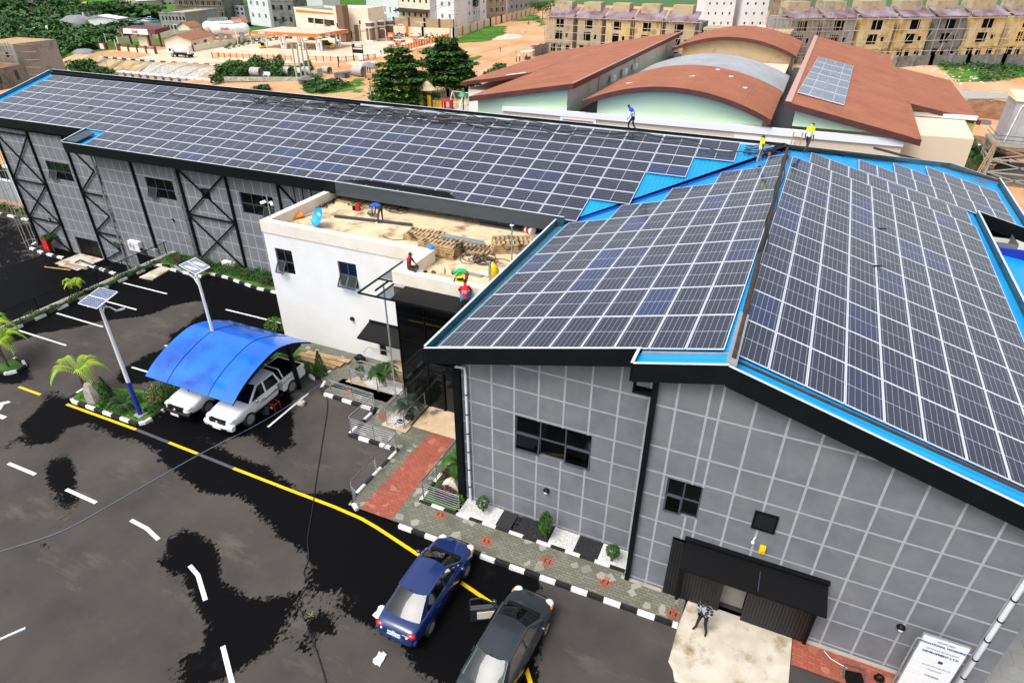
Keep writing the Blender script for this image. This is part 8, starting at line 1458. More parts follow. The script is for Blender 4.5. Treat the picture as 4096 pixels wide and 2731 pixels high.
p=onz(t4(185,655),GZ); pile('gravel_heap','pale grey heap beside the sitting people',(p.x,p.y,GZ-.2),2.6,2.2,1.8,'gravel')
# ---- vehicles far away
def small_car(label,p,rz,m,s=.86,kind='car',group='cars far across the site'):
    t=thing('parked_car',label,kind,tuple(p),rz,group); t.scale=(s,)*3; suv=kind=='suv'
    st=[(-2.2,.35,.85,.72,0),(-2.05,.25,.98,.80,.02),(-1.2,.22,1.0,.86,.02),(.3,.22,.97,.87,.02),(1.2,.22,.94,.85,.04),(1.9,.26,.82,.80,.04),(2.2,.36,.62,.66,.02)]
    b=MB(); b.loft(hull(st)); b.build('body',m,t,smooth=60,world=False)
    xr=-2.0 if suv else -1.75; b=MB(); b.hexa([(1.15,-.76,.95),(1.15,.76,.95),(xr,.76,.98),(xr,-.76,.98)],[(.35,-.6,1.44),(.35,.6,1.44),(xr+.5,.6,1.47),(xr+.5,-.6,1.47)]); b.build('windows','dark_glass',t,world=False)
    b=MB(); b.hexa([(.42,-.62,1.43),(.42,.62,1.43),(xr+.45,.62,1.46),(xr+.45,-.62,1.46)],[(.3,-.56,1.51),(.3,.56,1.51),(xr+.55,.56,1.53),(xr+.55,-.56,1.53)]); b.build('roof',m,t,world=False)
    for x in (-1.3,1.3):
        for y in (-.76,.76): wheel(t,x,y,.32,.2,'alu')
    lightpair(t,-2.12,.6,.82,(.08,.14,.09),'taillight','taillight'); lightpair(t,2.0,.6,.68,(.14,.14,.08),'lamp_glass','headlight'); return t
carpaint('paint_sky',(.12,.30,.48)); carpaint('paint_black',(.01,.01,.012))
small_car('white sedan on the dirt road right of the tall trees',onz(t4(1235,850),GZ),R(30),'paint_white',.88); small_car('light blue hatchback beside the price sign',onz(t4(440,372),GZ),R(20),'paint_sky',1.); small_car('white car parked near the pump kiosk and cream wall',onz(t4(660,385),GZ),R(25),'paint_white',1.05); small_car('black car under the canopy beside the yellow tricycle',onz(t3(960,432),GZ),R(160),'paint_black',1.05); small_car('dark car behind the canopy near the depot wall',onz(t3(600,372),GZ),R(190),'paint_black',.9,'suv'); small_car('dark car behind the middle of the canopy',onz(t3(835,388),GZ),R(175),'paint_black',.9)
def tuktuk(label,p,rz):
    t=thing('tricycle_taxi',label,'tricycle taxi',tuple(p),rz,'tricycle taxis'); b=MB(); b.loft([[(x,y*w,z) for y,z in ((-1,.35),(1,.35),(1,h),(-1,h))] for x,w,h in ((-1.3,.65,.95),(.2,.65,.9),(1.0,.5,.95),(1.35,.3,.8))]); b.build('body','yellow',t,world=False); b=MB(); b.loft([[(x,y*w,z) for y,z in ((-1,1.55),(1,1.55),(.9,1.8),(-.9,1.8))] for x,w in ((-1.35,.66),(0,.68),(.75,.55))]); b.build('hood','black',t,world=False); b=MB(); b.box(-1.3,-.62,.9,-1.2,.62,1.6);
    for y in (-.6,.6): b.beam((.9,y*.8,.9),(.7,y*.9,1.6),.06,.06)
    b.build('frame','black',t,world=False)
    for x,y in ((-.9,-.62),(-.9,.62),(1.15,.05)): wheel(t,x,y,.26,.14,'rubber')
    return t
tuktuk('yellow tricycle taxi leaving the canopy on the right',onz(t3(1022,468),GZ),R(-20)); tuktuk('dark yellow tricycle taxi at the left end of the canopy',onz(t3(350,465),GZ),R(160))
p=onz(t2(800,552),GZ); tk=thing('tanker_truck','white gas tanker truck at the depot gate','tanker truck',tuple(p),0); L0=6.8
b=MB(); n_=14
def capx(x,y,z,r_,l,cap): return [[(x+dx,y+rr*math.cos(2*math.pi*j/n_),z+rr*math.sin(2*math.pi*j/n_)) for j in range(n_)] for dx,rr in ((-l/2-cap,.05),(-l/2-cap*.8,r_*.6),(-l/2,r_),(l/2,r_),(l/2+cap*.8,r_*.6),(l/2+cap,.05))]
b.loft(capx(.3,0,2.25,1.15,4.4,.7)); b.build('tank','tank_white',tk,smooth=50,world=False); b=MB(); b.box(-3.7,-1.15,.8,3.5,1.15,1.15); b.build('chassis','black',tk,world=False)
b=MB(); b.hexa([(-4.3,-1.15,.7),(-2.7,-1.15,.7),(-2.7,1.15,.7),(-4.3,1.15,.7)],[(-4.1,-1.1,3.0),(-2.75,-1.1,3.0),(-2.75,1.1,3.0),(-4.1,1.1,3.0)]); b.build('cab','white',tk,world=False); b=MB(); b.box(-3.9,-1.17,1.8,-3.1,-1.14,2.6); b.build('cab_window','window_far',tk,world=False); b=MB(); b.box(2.9,-1.1,1.1,3.5,1.1,1.9); b.build('rear_box','tank_white',tk,world=False)
for x in (-3.2,1.4,2.6):
    for y in (-.95,.95): wheel(tk,x,y,.5,.35,'galv')
tk.rotation_euler=(0,0,R(6))
# ---- gas tanks on saddles
for i,(x0_,x1_,y_,lab,top) in enumerate(((1110,1440,415,'nearer of two long white gas tanks on concrete saddles',1),(1035,1300,385,'rear white gas tank partly behind the nearer one',0))):
    a=onz(t2(x0_,y_),GZ); c=onz(t2(x1_,y_-12*(1)),GZ); d=(c-a).normalized(); L_=(c-a).length; m_=(a+c)/2; t_=thing('gas_tank',lab,'gas tank',tuple(m_),math.atan2(d.y,d.x),'white gas tanks'); r_=1.9; zc_=4.6; b=MB(); n_=18; b.loft(capx(0,0,zc_,r_,L_*.86,1.6)); b.build('shell','tank_white',t_,smooth=50,world=False)
    for s in (-.3,.3): b=MB(); b.box(s*L_-.9,-1.5,0,s*L_+.9,1.5,zc_-1.2); b.build('saddle','grey_far',t_,world=False)
    b=MB();
    for k in range(9): x=-L_*.35+L_*.7*k/8; b.tube([(x,-.5,zc_+r_-.1),(x,-.5,zc_+r_+.9)],.05,4)
    b.tube([(-L_*.35,-.5,zc_+r_+.9),(L_*.35,-.5,zc_+r_+.9)],.05,4); b.tube([(-L_*.35,-.5,zc_+r_+.45),(L_*.35,-.5,zc_+r_+.45)],.05,4); b.build('guard_rail','white',t_,world=False)
    b=MB(); b.box(-L_*.3,-.9,zc_+r_-.12,L_*.3,-.2,zc_+r_-.02); b.build('walkway','galv',t_,world=False)
    if top: text('Shafa',1.4,'taillight',t_,frame((-L_*.16,-r_-.03,zc_+.2),(1,0,0),(0,0,1)),bold=.03)
def gable_house(label,f,b0,b1,top,depth,wm,rm,wins=(),name='house',ov=.5,rise=1.6,z=GZ):
    p0=onz(f(*b0),z); p1=onz(f(*b1),z); h=top if isinstance(top,(int,float)) else hgt(p0,f(*top)); u,n,L_=facade(p0,p1); t=thing(name,label,'house',tuple((p0+p1)/2)); q=[p0,p1,p1-n*depth,p0-n*depth]; zz=Vector((0,0,1))
    b=MB(); b.hexa(q,[p+zz*h for p in q]); r0=(p0-n*depth/2)+zz*(h+rise*.9); r1_=(p1-n*depth/2)+zz*(h+rise*.9); b.add([p0+zz*h,(p0-n*depth)+zz*h,r0],[(0,1,2)]); b.add([p1+zz*h,(p1-n*depth)+zz*h,r1_],[(0,1,2)]); b.build('wall',wm,t)
    e0=p0-u*ov+n*ov+zz*(h-.2); e1=p1+u*ov+n*ov+zz*(h-.2); g0=p0-n*(depth+ov)-u*ov+zz*(h-.2); g1=p1-n*(depth+ov)+u*ov+zz*(h-.2); k0=p0-n*depth/2-u*ov+zz*(h+rise); k1=p1-n*depth/2+u*ov+zz*(h+rise)
    b=MB(); b.hexa([e0,e1,k1,k0],[v+zz*.12 for v in (e0,e1,k1,k0)]); b.hexa([k0,k1,g1,g0],[v+zz*.12 for v in (k0,k1,g1,g0)]); b.build('roof',rm,t)
    for s0,s1,h0,h1 in wins: a=p0+u*L_*s0+n*.03; c=p0+u*L_*s1+n*.03; b=MB(); b.hexa([a+zz*h*h0,c+zz*h*h0,c-n*.2+zz*h*h0,a-n*.2+zz*h*h0],[a+zz*h*h1,c+zz*h*h1,c-n*.2+zz*h*h1,a-n*.2+zz*h*h1]); b.build('window','window_far',t)
    return t
mat('brown_far',(.26,.10,.05),(.33,.135,.07),.6,.7)
gable_house('small cream house with brown gable roof beside the tanker',t2,(890,490),(1098,432),3.4,9,'cream_wall','brown_far',[(.1,.22,.35,.65),(.55,.7,.45,.7)]); gable_house('small brown-roofed house behind the gas depot wall',t2,(880,345),(990,330),3.2,6,'cream_wall','brown_far'); gable_house('small brown-roofed house right of the white tanks',t3,(110,325),(230,320),4.2,8,'cream_wall','brown_far',[(.55,.75,.3,.8)])
p=onz(t2(440,440),GZ); gh=thing('gate_hut','depot gate canopy with maroon ends and a white name board','gate hut',tuple(p))
for s in (-7,-2.5,2.5,8): b=MB(); b.beam(p+Vector((s,0,0)),p+Vector((s*1.02,0,4.3)),.5,.5); b.build('post','maroon',gh)
b=MB(); b.hexa([p+Vector(v) for v in ((-9,-2.5,4.0),(9.5,-2.5,4.2),(9.5,4,5.2),(-9,4,5.0))],[p+Vector(v) for v in ((-8.5,-2.2,5.4),(9.2,-2.2,5.7),(9.2,4,6.2),(-8.5,4,6.0))]); b.build('roof','maroon',gh)
b=MB(); b.hexa([p+Vector(v) for v in ((-6.5,-2.62,3.9),(6,-2.62,4.0),(6,-2.45,4.0),(-6.5,-2.45,3.9))],[p+Vector(v) for v in ((-6.2,-2.35,5.5),(5.6,-2.35,5.7),(5.6,-2.2,5.7),(-6.2,-2.2,5.5))]); b.build('name_board','white',gh); text('Shafa',1.5,'taillight',gh,frame((-.6,-2.6,4.75),(1,0,0),(0,.18,1)),bold=.03)
b=MB(); b.box(p.x-2,p.y-.8,GZ,p.x+2.3,p.y+2.5,GZ+3); b.build('booth','cream_wall',gh)
# ---- big buildings along the top, left to right
W3=lambda c,r,sx=.45,sy=.42,x0=.06,y0=.1: [((x0+(1-x0)*(i+.25)/c),(x0+(1-x0)*(i+.25+sx)/c),(y0+(1-y0)*(j+.28)/r),(y0+(1-y0)*(j+.28+sy)/r)) for i in range(c) for j in range(r)]
FB=[('unfinished_block','low unfinished grey concrete block with bare slab roof behind the gas depot',t2,(610,320),(855,325),(585,130),26,'block',W3(7,2,.5,.4),'bare_render'),
('unfinished_block','long grey rendered side of the unfinished block facing the tanks',t2,(858,318),(1150,250),(850,170),8,'grey_far',[],'bare_render'),
('unfinished_tower','tall unfinished concrete frame wrapped in bamboo scaffold',t2,(760,200),(1215,215),17.,16,'dark_block',W3(8,4,.55,.6),'bare_render'),
('unfinished_block','grey unfinished three-storey house beside the white flats',t3,(30,195),(205,215),(15,55),12,'grey_far',W3(4,3,.5,.5),'dark_block'),
('apartment_block','tall white apartment block with grey ground floor behind the station',t3,(255,240),(450,265),22.,14,'white_far',W3(3,4,.3,.35),'grey_far'),
('stained_house','dark stained concrete house with climbing plant behind the canopy',t3,(452,262),(690,268),10.5,13,'dark_block',W3(3,2,.35,.4),'grey_far'),
('apartment_block','white apartment block rising behind the station shop roof',t3,(640,190),(960,205),20.,14,'white_far',W3(5,3,.3,.4),'grey_far'),
('apartment_block','white apartment wall with small windows right of the shop',t4,(170,170),(480,215),21.,16,'white_far',W3(6,3,.25,.4),'grey_far'),
('terrace_house','beige house with black awning between two white blocks',t4,(485,215),(778,245),13.5,12,'cream_wall',W3(5,2,.3,.35),'grey_far'),
('apartment_block','grey and white apartment block with a dark stair strip',t4,(782,250),(1005,262),22.,12,'white_far',W3(3,4,.3,.35),'grey_far'),
('apartment_block','long white apartment block behind the cream wall',t4,(1012,240),(1312,190),20.,13,'white_far',W3(6,4,.28,.35),'grey_far'),
('scaffolded_house','ochre unfinished house with grey scaffold behind the cream wall',t6,(118,185),(300,168),19.,14,'bare_render',W3(3,4,.4,.45),'dark_block'),
('apartment_block','grey terrace with white windows far behind the green verge',t6,(312,140),(640,95),14.,12,'grey_far',W3(7,3,.3,.4),'dark_block'),
('concrete_store','far flat concrete building among the bushes at the top left edge',t1,(330,50),(720,25),10.,20,'dark_block',W3(8,2,.5,.4),'grey_far'),
('unfinished_house','grey concrete house standing behind the white-roofed one',t2,(560,95),(760,105),10.,14,'dark_block',W3(4,2,.4,.4),'bare_render')]
SC={}
for nm,lab,f,b0,b1,top,dp,wm,wn,rm in FB: SC[lab]=bldg(nm,lab,f,b0,b1,top,dp,wm,wn,rm=rm,frame_m='white' if 'white' in wm else None,par=.5)
for lab,m,bays,lev,sl_ in (('tall unfinished concrete frame wrapped in bamboo scaffold','pole_wood',26,7,'dense bamboo scaffold on the tall unfinished concrete frame'),('ochre unfinished house with grey scaffold behind the cream wall','pole_grey',9,7,'grey scaffold before the ochre unfinished house')):
    t_,p0,p1,h,u,n,L_=SC[lab]; scaffold(sl_,p0,p1,n,h,bays,lev,1.2,m,r=.12)
t_,p0,p1,h,u,n,L_=SC['beige house with black awning between two white blocks']; b=MB(); q=[p0+n*.1,p1+n*.1,p1+n*4,p0+n*4]; b.hexa([v+Vector((0,0,6.2 if i<2 else 5.0)) for i,v in enumerate(q)],[v+Vector((0,0,6.4 if i<2 else 5.2)) for i,v in enumerate(q)]); b.build('awning','black',t_)
t_,p0,p1,h,u,n,L_=SC['grey and white apartment block with a dark stair strip']; b=MB(); b.hexa([p0-u*.2+n*.2,p0+u*3.2+n*.2,p0+u*3.2-n*3,p0-u*.2-n*3],[v+Vector((0,0,h+1)) for v in (p0-u*.2+n*.2,p0+u*3.2+n*.2,p0+u*3.2-n*3,p0-u*.2-n*3)]); b.build('stair_strip','grey_far',t_)
for i,(f,x,y) in enumerate(((t4,380,193),(t4,765,100),(t4,1082,185))): p=onz(f(x,y+60),GZ); q=ony(f(x,y),p.y); b=MB(); b.ball(q,.9,.25,.9,12,8); tag(b.build('satellite_dish','dish_blue',smooth=60),('blue dish above the brick piers of the shop','blue dish on the beige house','blue dish on a post before the long white flats')[i],'satellite dish','far satellite dishes')
for i,(f,x,y,tx,ty,w_) in enumerate(((t3,680,255,660,75,2.2),(t4,235,150,215,0,3.0),(t4,1205,210,1200,15,3.2))):
    p=onz(f(x,y),GZ); h=min(24,hgt(p,f(tx,ty))); t_=thing('lattice_tower',('grey lattice mast beside the stained house','lattice mast before the white flats behind the shop','lattice tower with a black tank before the long white flats')[i],'lattice tower',tuple(p)); Q=[p+Vector((a*w_/2,c*w_/2,0)) for a,c in ((-1,-1),(1,-1),(1,1),(-1,1))]
    for q in Q: b=MB(); b.tube([q,q+Vector((0,0,h))],.12,4); b.build('leg','galv',t_)
    for k in range(7):
        for j in range(4): a,c=Q[j],Q[(j+1)%4]; b=MB(); b.tube([a+Vector((0,0,h*k/7)),c+Vector((0,0,h*(k+1)/7))],.07,4); b.build('brace','galv',t_)
    if i==2: b=MB(); b.lathe([(0,0),(1.6,0),(1.6,2.6),(.5,3),(0,3)],p+Vector((0,0,h*.75)),12); b.build('tank','black',t_)
gable_house('white-roofed bungalow among trees at the upper left',t2,(385,112),(705,92),5.5,20,'cream_wall','white',[(.1,.16,.3,.7)],rise=3.5,ov=1.5)
gable_house('white sheet shed with a dark opening in the grass',t2,(75,242),(172,232),3.6,9,'white_far','white',[(.15,.5,0,.7)],'shed',rise=.6,z=-10.2); gable_house('long white shed beside the scrapped cars',t2,(195,275),(288,262),4.2,16,'white_far','white',(),'shed',rise=.8,z=-10.2)
for i,(x,y,m) in enumerate(((300,235,'paint_white'),(330,240,'paint_sky'),(365,225,'paint_white'),(405,210,'paint_black'),(440,215,'paint_white'),(475,200,'paint_sky'),(515,222,'paint_sky'),(470,218,'paint_white'),(570,190,'paint_black'))): small_car(f'old {("white","sky blue","white","black","white","pale blue","pale blue","white","black")[i]} scrapped car, number {NUM[i]} from the left in the scrap yard',onz(t2(x,y),GZ-1),R(20+37*i),m,1.25,group='scrapped cars beside the long shed')
fence('yard_wall','dark block wall bounding the scrap yard',g3(t2,[(440,270),(620,295),(850,330)]),2.6,.4,'dark_block','dark_block',lattice=False,cat='wall'); fence('yard_wall','dark block wall before the white-roofed bungalow',g3(t2,[(250,140),(450,120),(740,110)]),3.4,.5,'dark_block','dark_block',lattice=False,cat='wall'); fence('yard_wall','row of pale posts along a far wall at upper left',g3(t1,[(810,170),(1000,155),(1120,140)]),2.2,.8,'grey_far','white_far',lattice=False,cat='wall',sp=3)
p=onz(t1(370,325),-10.2); ap=thing('wrecked_aeroplane','small white aircraft wreck lying in the green field','aircraft',tuple(p)); b=MB(); b.tube([p+Vector((-5,0,1)),p+Vector((-2,0,1.3)),p+Vector((3,0,1.2)),p+Vector((7,0,1.4))],[.4,1.1,.9,.3],10); b.build('fuselage','white',ap,smooth=60); b=MB(); b.hexa([p+Vector(v) for v in ((-2,-6,1.2),(1,-6,1.2),(1,5,1.2),(-2,5,1.2))],[p+Vector(v) for v in ((-2,-6,1.4),(1,-6,1.4),(1,5,1.4),(-2,5,1.4))]); b.build('wing','white',ap); b=MB(); b.hexa([p+Vector(v) for v in ((5.5,-.1,1.4),(7.3,-.1,1.4),(7.3,.1,1.4),(5.5,.1,1.4))],[p+Vector(v) for v in ((6.8,-.1,3.6),(8,-.1,3.6),(8,.1,3.6),(6.8,.1,3.6))]); b.build('tail_fin','white',ap)
p=onz(t1(745,220),-9.5); pile('gravel_heap','dark gravel heap in the green field',(p.x,p.y,-10),9,7,4,'gravel'); p=onz(t1(810,512),-8.2); pile('gravel_heap','pale gravel heap at the corner of the embankment top',(p.x,p.y,-8.1),4.5,3,1.3,'gravel')
# left: scaffolded house and roofless block
t_,p0,p1,h,u,n,L_=bldg('unfinished_house','pale block house wrapped in bamboo poles at the far left edge',t1,(-120,735),(245,765),(-140,400),12,'block',[((45,503),(100,550)),((105,645),(150,680)),((-30,650),(20,680)),((-60,500),(-10,545))],rm='plank_wood'); scaffold('bamboo poles around the pale block house at the far left',p0,p1,n,h,12,4,1.0,'pole_wood',r=.09)
b=MB(); q=p1-n*1+u*2.5
for k in range(5): b.tube([q-u*3+Vector((0,0,1.8*k+1)),q+u*3.5+Vector((0,0,1.8*k+1.3))],.09,4)
tag(b.build('scaffold_pole','pole_wood'),'bamboo poles jutting right of the pale block house','scaffold')
rb=onz(t1(130,800),GZ); t_,p0,p1,h,u,n,L_=bldg('roofless_block','dark roofless block walls below the scaffolded house',t1,(-100,895),(300,800),4.5,10,'dark_block',[(.3,.36,.3,.8),(.7,.78,.3,.8)],rm='soil_pile')
rl2=thing('footbridge_rail','pale concrete rail on posts crossing the grass at left','rail',tuple(onz(t1(440,690),GZ))); a=onz(t1(220,720),GZ); c=onz(t1(510,690),GZ); b=MB(); b.tube([a+Vector((0,0,2.3)),a.lerp(c,.75)+Vector((0,0,3.6)),c+Vector((0,0,3.4))],.18,5); b.build('rail','pole_grey',rl2)
for k in (.72,.93): q=a.lerp(c,k); b=MB(); b.tube([q,q+Vector((0,0,3.5))],.25,5); b.build('post','pole_grey',rl2)
# ---- terraces of unfinished houses
def townhouse(label,group,p0,p1,h,depth,wm,gap=.16,z=GZ,wins=None,rm='maroon_roof',fm=None,low=None):
    p0=p0.copy(); p1=p1.copy(); u,n,L_=facade(p0,p1); t=thing('terraced_house',label,'house',tuple((p0+p1)/2),0,group); zz=Vector((0,0,1)); w=L_*(1-gap)
    a,c=p0,p0+u*w; q=[a,c,c-n*depth,a-n*depth]; b=MB(); b.hexa(q if (q[1]-q[0]).cross(q[3]-q[0]).z>0 else q[::-1],[v+zz*h for v in (q if (q[1]-q[0]).cross(q[3]-q[0]).z>0 else q[::-1])]); b.build('wall',wm,t)
    b=MB(); g=[c-n*2.5,p0+u*L_-n*2.5,p0+u*L_-n*depth,c-n*depth]; b.hexa(g[::-1] if (g[1]-g[0]).cross(g[3]-g[0]).z<0 else g,[v+zz*(h-.2) for v in (g[::-1] if (g[1]-g[0]).cross(g[3]-g[0]).z<0 else g)]); b.build('recess_wall','dark_block',t)
    ea,ec=a-u*.4+n*.7,c+u*.4+n*.7; r0,r1_=a-u*.4-n*5.5,c+u*.4-n*5.5; b=MB(); b.hexa([ea+zz*(h-.1),ec+zz*(h-.1),r1_+zz*(h+2.4),r0+zz*(h+2.4)],[ea+zz*(h+.1),ec+zz*(h+.1),r1_+zz*(h+2.6),r0+zz*(h+2.6)]); b.build('roof',rm,t)
    pa_,pc_=a+u*w*.08-n*3.2,a+u*w*.78-n*3.2; g=[pa_,pc_,pc_-n*4.5,pa_-n*4.5]; g=g if (g[1]-g[0]).cross(g[3]-g[0]).z>0 else g[::-1]; b=MB(); b.hexa([v+zz*(h+.6) for v in g],[v+zz*(h+4.2) for v in g]); b.build('penthouse_wall','bare_render' if wm!='grey_far' else 'block',t)
    for s0,s1,h0,h1 in (wins or [(.32,.62,.72,.93),(.28,.56,.40,.62),(.70,.80,.45,.56),(.12,.3,.06,.26),(.4,.54,.0,.24),(.72,.88,.08,.24)]):
        A=a+u*w*s0+n*.05; B_=a+u*w*s1+n*.05; b=MB(); b.hexa([A+zz*h*h0,B_+zz*h*h0,B_-n*.4+zz*h*h0,A-n*.4+zz*h*h0],[A+zz*h*h1,B_+zz*h*h1,B_-n*.4+zz*h*h1,A-n*.4+zz*h*h1]); wd=b.build('window','void',t)
        if fm and h0>.3:
            b=MB()
            for k in (0,.33,.66,1): q_=A.lerp(B_,k)+n*.03; b.beam(q_+zz*h*h0,q_+zz*h*h1,.16,.1)
            b.beam(A+n*.03+zz*h*(h0+h1)/2,B_+n*.03+zz*h*(h0+h1)/2,.1,.16); b.build('frame',fm,wd)
    b=MB(); b.beam(a+n*.08+zz*h*.30,c+n*.08+zz*h*.30,.2,.35); b.build('string_course',wm,t)
    for k in (.05,.95): b=MB(); q_=a.lerp(c,k); b.beam(q_+n*.3+zz*(h-.3),q_-n*.2+zz*(h-.3),.35,.5); b.build('corbel','dark_block',t)
    return p0,p1,n
# right terrace: feet read off the boundary wall line
R0=onz(t8(160,345),GZ); R1=onz(t8(1170,318),GZ)
ROWR=[('block','grey block house under scaffold at the left end of the right terrace',None),('block','second grey block house from the left in the right terrace',None),('yellow_render','yellow stained house left of the middle of the right terrace',None),('yellow_render','yellow house with the darkest ochre stains in the right terrace',None),('dark_block','dark grey block house between two yellow houses',None),('yellow_render','yellow house right of the dark block house',None),('yellow_render','yellow house with bright yellow window frames at the right edge','yellow')]
# eave-line picture positions give equal bays: unit line through the survey feet
P_=[(r4(120,560)),(r4(440,560)),(r4(770,560)),(r4(1125,560)),(r4(1440,560)),(r4(1755,555)),(r4(2120,540)),(r4(2480,530))]
ua,na,La=facade(R0,R1); FE=[]
for uv in P_:
    d=Vector(ray(*uv)); FE.append(R0+ua*((Vector((d.x,d.y,0))*(na.dot(R0)/na.dot(Vector((d.x,d.y,0))))-R0).dot(ua)))
idf=lambda x,y:(x,y)
for k,(wm,lab,fm) in enumerate(ROWR):
    townhouse(lab,'houses of the right terrace',FE[k],FE[k+1],12.6,12,wm,fm=fm)
scaffold('grey pole scaffold along the right terrace',FE[0],FE[-1],na,12.5,26,4,1.2,'pole_grey',r=.09); scaffold('dense wooden props before the two grey block houses',FE[0]-ua*6,FE[1]+ua*4,na,13,16,5,2.2,'pole_wood',r=.10)
fence('block_wall','grey block boundary wall with tall piers before the right terrace',[onz(t8(*p),GZ+.6) for p in ((80,425),(430,412),(780,408),(1120,405),(1500,395))],3.4,1.0,'dark_block','dark_block',lattice=False,sp=7.4,cat='wall')
rd_=[onz(t8(*p),GZ) for p in ((640,625),(1250,655),(1250,712),(740,712))]; b=MB(); b.add([v+Vector((0,0,.06)) for v in rd_],[(0,1,2,3)]); tag(b.build('far_road','concrete'),kind='structure')
b=MB()
for k in range(60): q=onz(t8(random.uniform(300,1100),random.uniform(430,560)),GZ+.4); b.obox((q.x,q.y,land1(q.x,q.y)),random.uniform(.2,.7),random.uniform(.2,.5),.2,random.uniform(0,3))
tag(b.build('rubbish','white'),None,None,None,'stuff')
# left terrace
a0=onz(t6(702,508),GZ)
ux=Vector((1,-.045,0)).normalized(); PL=[r3(330,490),r3(590,490),r3(848,490),r3(1105,490),r3(1385,480),r3(1700,470)]
nl_=Vector((ux.y,-ux.x,0)); nl_=nl_ if nl_.dot(-a0)>0 else -nl_; FL=[]
for uv in PL: d=Vector(ray(*uv)); d=Vector((d.x,d.y,0)); FL.append(d*(nl_.dot(a0)/nl_.dot(d))+Vector((0,0,GZ)))
for k,(lab,wm) in enumerate((('leftmost house of the left terrace with pale bare walls','bare_render'),('second house from the left in the left terrace','bare_render'),('middle ochre house of the left terrace','yellow_render'),('fourth house from the left in the left terrace','yellow_render'),('rightmost house of the left terrace beside the propped frame','bare_render'))):
    townhouse(lab,'houses of the left terrace',FL[k],FL[k+1],11.2,11,wm)
scaffold('grey pole scaffold across the front of the left terrace',FL[0],FL[-1],nl_,11.5,22,5,1.3,'pole_grey',r=.085); scaffold('scaffold on the left end wall of the left terrace',FL[0]-nl_*9,FL[0],-ux,11.5,5,5,1.2,'pole_grey',r=.085)
# propped concrete frame between the terraces
A=FL[-1]+ux*1.5; fr=thing('propped_frame','unfinished concrete frame held up by a forest of wooden props between the terraces','unfinished building',tuple(A)); wF=24
for i in range(6):
    for j in (0,6): b=MB(); b.obox(A+ux*(wF*i/5)-nl_*j,.6,.6,9.2); b.build('column','concrete',fr)
for z in (5.2,9.2): b=MB(); q=[A-ux*.5+nl_*.5,A+ux*(wF+.5)+nl_*.5,A+ux*(wF+.5)-nl_*9,A-ux*.5-nl_*9]; b.hexa([v+Vector((0,0,z)) for v in q],[v+Vector((0,0,z+.7)) for v in q]); b.build('slab','bare_render' if z>6 else 'dark_block',fr)
pr=MB(); rd2=random.Random(5)
for k in range(90): q=A+ux*rd2.uniform(.3,wF)-nl_*rd2.uniform(-.2,5); b=MB(); b.tube([q+Vector((0,0,5.9)),q+ux*rd2.uniform(-.4,.4)+Vector((0,0,9.2))],.11,4); b.build('prop','pole_wood',fr)
bldg('apartment_block','white apartment block rising behind the propped frame',idf,r3(1740,300),r3(2010,300),21.,12,'white_far',W3(4,5,.2,.25),rm='grey_far'); bldg('apartment_block','white apartment block behind the right end of the propped frame',idf,r3(2080,300),r3(2310,300),21.,12,'white_far',W3(3,5,.2,.25),rm='grey_far')
bldg('unfinished_house','dark unfinished house behind the scaffold between the terraces',idf,r3(2330,300),r4(110,330),15.,12,'dark_block',W3(3,3,.4,.4),rm='bare_render'); scaffold('tangle of wooden poles at the gap before the right terrace',onz(r3(2320,330),GZ),onz(r4(120,360),GZ),nl_,14,18,6,1.0,'pole_wood',r=.1)
gable_house('pale orange roofed shed at the gap between the terraces',idf,r3(2270,330),r4(60,330),2.8,7,'white_far','tent_cream',(),'shed',rise=.8)
fence('block_wall','dark wall stub beside the market stall',[onz(t6(565,545),GZ),onz(t6(690,515),GZ)],3.2,.8,'dark_block','dark_block',lattice=False,cat='wall',sp=4)
# ---- trees
def tier_tree(label,base,h,r,seed,tiers=7,n=4200,lean=0.,dens=1.,low=.16,group='tall trees beside the playground',mats=('leaf_dark','leaf_mid','leaf_light'),size=.62):
    rd=np.random.default_rng(seed); t=thing('shade_tree',label,'tree',tuple(base),0,group); B_=Vector(base)
    b=MB(); b.tube([B_,B_+Vector((.1,0,h*.4)),B_+Vector((lean,0,h*.95))],[.28,.2,.05],7); b.build('trunk','bark',t)
    P=[];Mi=[]; lb=MB()
    for k in range(tiers):
        f=k/(tiers-1); z=h*(low+(1-low)*f); rr=r*(1-.62*f**1.7)*(.82+.3*rd.uniform()); nb=max(5,int(10*(1-f*.45)))
        for a in range(nb):
            an_=2*math.pi*a/nb+rd.uniform(-.35,.35)+k; L_=rr*rd.uniform(.65,1.12); e=B_+Vector((lean*f+L_*math.cos(an_),L_*math.sin(an_),z+.12*L_)); lb.tube([B_+Vector((lean*f,0,z-.1*h)),e],[.07,.02],4)
            m=int(n/tiers/nb*dens*(.5+L_/r)); s=rd.uniform(.25,1.05,m)**.8; w=.62*L_*(.4+.6*np.sin(np.pi*np.clip(s,0,1)))
            side=rd.normal(size=m)*w*.55; x=s*L_*math.cos(an_)-side*math.sin(an_); y=s*L_*math.sin(an_)+side*math.cos(an_); zz=z+.12*L_*s+rd.normal(size=m)*.16-.10*np.abs(side)-.35*np.maximum(0,s-.75)*L_*.5
            P.append(np.stack([B_.x+lean*f+x,B_.y+y,B_.z+zz],1)); Mi.append(np.clip(np.round(.75+rd.normal(size=m)*.55+(rd.uniform()-.5)*1.0),0,2).astype(int))
    lb.build('limb','bark',t); b=MB(); b.leaves(np.concatenate(P),size,np.concatenate(Mi).tolist(),flat=1.6); b.build('crown',list(mats),t); return t
p=onz(t5(460,700),GZ); h=hgt(p,t5(400,185)); tier_tree('broad layered tree left of the playground, nearest the roof ridge',tuple(p),h,7.4,1,8,11000,low=.14,size=.8)
